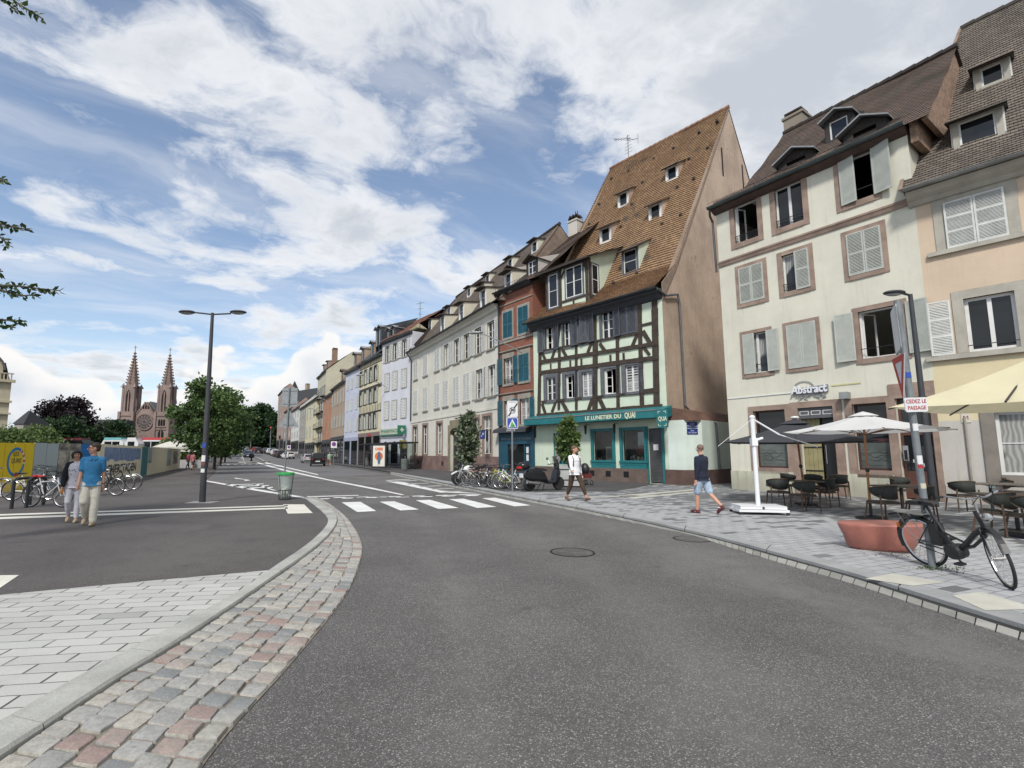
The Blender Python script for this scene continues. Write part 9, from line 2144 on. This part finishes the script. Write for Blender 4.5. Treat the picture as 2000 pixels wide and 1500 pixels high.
    if glasses:
        e=MB(); e.T=M
        for s in (-1,1): 
            c=(s*.031*k,-.101*k,.006*k); P=[(c[0]-.024*k,c[1],c[2]+.016*k),(c[0]+.024*k,c[1],c[2]+.016*k),(c[0]+.022*k,c[1],c[2]-.015*k),(c[0]-.022*k,c[1],c[2]-.015*k)]; e.tube(P,.0028,5,closed=True); e.tube([(s*.055*k,-.100*k,.014*k),(s*.079*k,.01*k,.012*k)],.0028,5)
        e.build('glasses',BLKP,B)
    if beard:
        e=MB(); e.T=M; e.sph((0,-.035*k,-.088*k),(.05*k,.045*k,.033*k),12,8); blob('beard',e,hair,B,.008,2)
    ft=fit
    stack(sh,[(tors[0][0],tors[0][1],zh-.09*k,.205*k*ft,.168*k*ft)]+[(x,y,z,a*(1.09 if i>1 else 1.17)*ft,b*(1.14 if i>1 else 1.24)*ft) for i,(x,y,z,a,b) in enumerate(tors[:-1])]); caps(sh,[U(0,.015,zh+.46*k),U(0,.01,zh+.525*k)],[.105*k,.078*k])
    Sh=blob('shirt',sh,top,t,.011,6)
    # trousers
    stack(tr,[(0,0,zh-.10*k,.12*k,.098*k),(0,0,zh-.03*k,.160*k,.112*k),(0,0,zh+.05*k,.160*k,.118*k)])
    for (hp,kn,an,_,fp) in legpts:
        if bl=='long': caps(tr,[hp,hp.lerp(kn,.5),kn,kn.lerp(an,.5),an.lerp(kn,.06)],[.094*k,.096*k,.080*k,.078*k,.070*k])
        elif bl=='slim': caps(tr,[hp,hp.lerp(kn,.5),kn,kn.lerp(an,.5),an.lerp(kn,.12)],[.092*k,.088*k,.068*k,.065*k,.050*k])
        elif bl=='crop': caps(tr,[hp,hp.lerp(kn,.5),kn,kn.lerp(an,.4),an.lerp(kn,.28)],[.105*k,.095*k,.075*k,.066*k,.052*k])
        else: caps(tr,[hp,hp.lerp(kn,.5),kn.lerp(hp,.12)],[.108*k,.105*k,.098*k])
    blob('trousers',tr,bottom,t,.011,5)
    for q,(p) in enumerate(legpts):
        m=MB(); he,to=foot(p); an=p[2]; md=an.lerp(to,.55)+Vector((0,0,-.012)); caps(m,[he,md,to],[.042*k,.046*k,.036*k]); caps(m,[he+Vector((0,-.01,.02)),an+Vector((0,0,-.015))],[.042*k,.044*k]); blob('shoe',m,shoe,t,.009,3)
    if extra: extra(t,M,legpts,hands,k,zh,U,Sh)
    return t
HB=mat('hair_black',(.010,.008,.007),.5,.2,20); HBR=mat('hair_brown',(.035,.02,.013),.6,.2,20); HGR=mat('hair_cropped_grey',(.16,.10,.08),.7,.2,20); HRD=mat('hair_reddish',(.10,.05,.03),.6,.2,20)
PBLUE=mat('polo_blue',(.03,.17,.34),.9,.16,6,.9,11); LINEN=mat('cream_linen',(.58,.55,.47),.9,.12,5,1.,9); JEANW=mat('white_jeans',(.56,.55,.60),.85,.08,5,.8,10); WTOP=mat('white_cotton',(.68,.68,.70),.9,.06,5,.9,9)
FLOR=bpy.data.materials.new('floral_cotton'); FLOR.use_nodes=True; N=NT(FLOR.node_tree); b=N.n['Principled BSDF']; tc=N.new('ShaderNodeTexCoord').outputs['Object']; vo=N.new('ShaderNodeTexVoronoi'); N.l.new(N.vm('ADD',tc,N.vm('MULTIPLY',N.comb(N.noise(tc,30,2),N.noise(N.vm('ADD',tc,(3,3,3)),30,2),0),(.02,.02,.02))),vo.inputs['Vector']); vo.inputs['Scale'].default_value=17
N.l.new(N.mix(N.mapr(vo.outputs[0],.22,.30,.9,0),(.60,.58,.62),(.08,.08,.13)),b.inputs['Base Color']); b.inputs['Roughness'].default_value=.9
NAVYK=mat('navy_knit',(.010,.014,.03),.95,.25,8,.9,10); DEN=mat('faded_denim',(.32,.40,.50),.9,.25,7,.9,10,fine=.3); BRT=mat('dark_brown_cotton',(.055,.032,.022),.9,.3,6,.9,10); BSH=mat('beige_shoe',(.36,.27,.18),.8,.1,6); BSN=mat('brown_suede',(.14,.075,.055),.85,.15,8); RSN=mat('dark_red_trainer',(.09,.02,.022),.7,.2,8); BCARD=mat('black_cardigan',(.010,.010,.013),.95,.2,8)
# man in blue polo
x,y=G(172,1026,.03)
def ex_m(t,M,lp,hands,k,zh,U,Sh):
    m=MB()
    for s in (-1,1): m.add([U(s*.0,-.115*k,zh+.50*k),U(s*.07*k,-.07*k,zh+.545*k),U(s*.085*k,-.09*k,zh+.50*k),U(s*.03*k,-.13*k,zh+.455*k)],[(0,1,2,3)])
    o=m.build('collar',PBLUE,Sh); o.modifiers.new('th','SOLIDIFY').thickness=.006
    m=MB(); w=hands[0]; m.ring((w.x,w.y,w.z+.12*k),.032*k,.007,'z',12,5); m.build('wristwatch',BLKP,t)
person('man in glasses, blue polo shirt and loose cream trousers walking towards us',(x,y,.03),R(26),1.80,legs=((8,4,0),(16,52,28)),arms=((-6,10,5),(6,14,6)),head_yaw=-78,hair=HBR,hairstyle='short',top=PBLUE,sleeve='short',bottom=LINEN,bl='long',shoe=BSH,glasses=True,extra=ex_m,fit=1.0,group='couple walking arm in arm')
x,y=G(136,1021,.03)
def ex_w(t,M,lp,hands,k,zh,U,Sh):
    # open black cardigan hanging over the right side
    m=MB(); sp=U(-.155*k,0,zh+.475*k); h_=hands[1]; caps(m,[U(-.05*k,.02,zh+.50*k),sp,sp.lerp(h_,.35)+Vector((-.02,0,0)),sp.lerp(h_,.8)],[.075*k,.078*k,.068*k,.055*k]); 
    stack(m,[(-.09*k,.03,zh+.06*k,.10*k,.10*k),(-.085*k,.025,zh+.25*k,.10*k,.105*k),(-.07*k,.02,zh+.44*k,.11*k,.105*k),(-.03*k,.03,zh+.50*k,.09*k,.07*k)]); blob('cardigan',m,BCARD,t,.012,5)
    m=MB(); m.sph((h_.x,h_.y-.02,h_.z-.03),(.035,.035,.055),10,8); m.build('held_snack',mat('snack_orange',(.5,.22,.06),.7,.3,12),t)
person('dark-haired woman in floral top, black cardigan and white trousers beside the man in blue',(x,y+.05,.03),R(30),1.64,legs=((6,4,0),(15,48,24)),arms=((-6,15,4),(4,18,10)),head_yaw=4,hair=HB,hairstyle='bob',top=FLOR,sleeve='short',bottom=JEANW,bl='slim',shoe=BSH,female=True,extra=ex_w,fit=.98,group='couple walking arm in arm')
# man in white sweatshirt crossing
x,y=G(1124,979,.05)
def ex_b(t,M,lp,hands,k,zh,U,Sh):
    m=MB()
    for s in (-1,1): m.tube([U(s*.10*k,.08*k,zh+.52*k),U(s*.115*k,-.06*k,zh+.50*k),U(s*.12*k,-.135*k,zh+.40*k),U(s*.13*k,-.13*k,zh+.22*k),U(s*.15*k,-.02*k,zh+.12*k)],.016*k,6)
    m.build('backpack_strap',BLKP,t); m=MB(); m.sph((0,.20*k-.0,zh+.30*k),(.14*k,.09*k,.21*k),12,9); m.build('backpack',BLKP,t,smooth=True)
    m=MB(); m.box(-.06*k,.06*k,-.147*k,-.144*k,zh+.33*k,zh+.36*k); m.build('chest_print',mat('print_grey2',(.2,.2,.2),.8),Sh)
    w=hands[0]; m=MB(); m.box(w.x-.02,w.x+.02,w.y-.06,w.y+.02,w.z-.05,w.z+.02); m.build('held_item',WHITEF,t)
person('man in white sweatshirt with backpack and cropped brown trousers striding on the plaza',(x,y,.055),R(22),1.80,legs=((24,6,-12),(-14,16,18)),arms=((-12,18,14),(16,42,4,25)),head_yaw=38,hair=HRD,hairstyle='short',top=WTOP,sleeve='long',bottom=BRT,bl='crop',shoe=BSN,beard=True,extra=ex_b,fit=1.12,lat=(.12,-.03))
# man in navy pullover walking away
x,y=G(1375,1003,.05)
def ex_s(t,M,lp,hands,k,zh,U,Sh):
    for (hp,kn,an,_,fp) in lp:
        m=MB(); m.T=None; m.sph((an.x,an.y-.04,an.z-.05*k),(.046,.09,.014),10,6); m.build('shoe_sole',WSG,t)
person('man in navy pullover and faded denim shorts walking away across the plaza',(x,y,.055),R(205),1.78,legs=((12,8,0),(-18,30,50)),arms=((-10,18,10),(14,20,8)),head_yaw=-25,head_pitch=6,skin=SKIN,hair=HGR,hairstyle='crop',top=NAVYK,sleeve='long',bottom=DEN,bl='short',shoe=RSN,glasses=True,extra=ex_s,fit=1.12,belly=.02)
# two distant pedestrians and a man by the far shops
g='distant pedestrians'
x,y=G(367,915,.03); person('distant pedestrian in magenta top beyond the hoarding end',(x,y,.03),R(170),1.68,top=mat('magenta',(.22,.03,.08),.9),sleeve='short',bottom=BLK,bl='slim',shoe=BLKP,hair=HB,group=g)
x,y=G(376,918,.03); person('distant pedestrian in pink top and black shorts, right of the magenta one',(x,y,.03),R(175),1.7,top=mat('pinkish',(.35,.14,.14),.9),sleeve='short',bottom=BLK,bl='short',shoe=BLKP,hair=HBR,group=g)
x,y=G(643,911,.05); person('distant person in pale green top by the terracotta house front',(x,y,.05),R(20),1.75,top=mat('pale_green_top',(.25,.36,.27),.9),sleeve='short',bottom=mat('khaki',(.16,.13,.09),.9),bl='short',shoe=BLKP,hair=HBR,group=g)
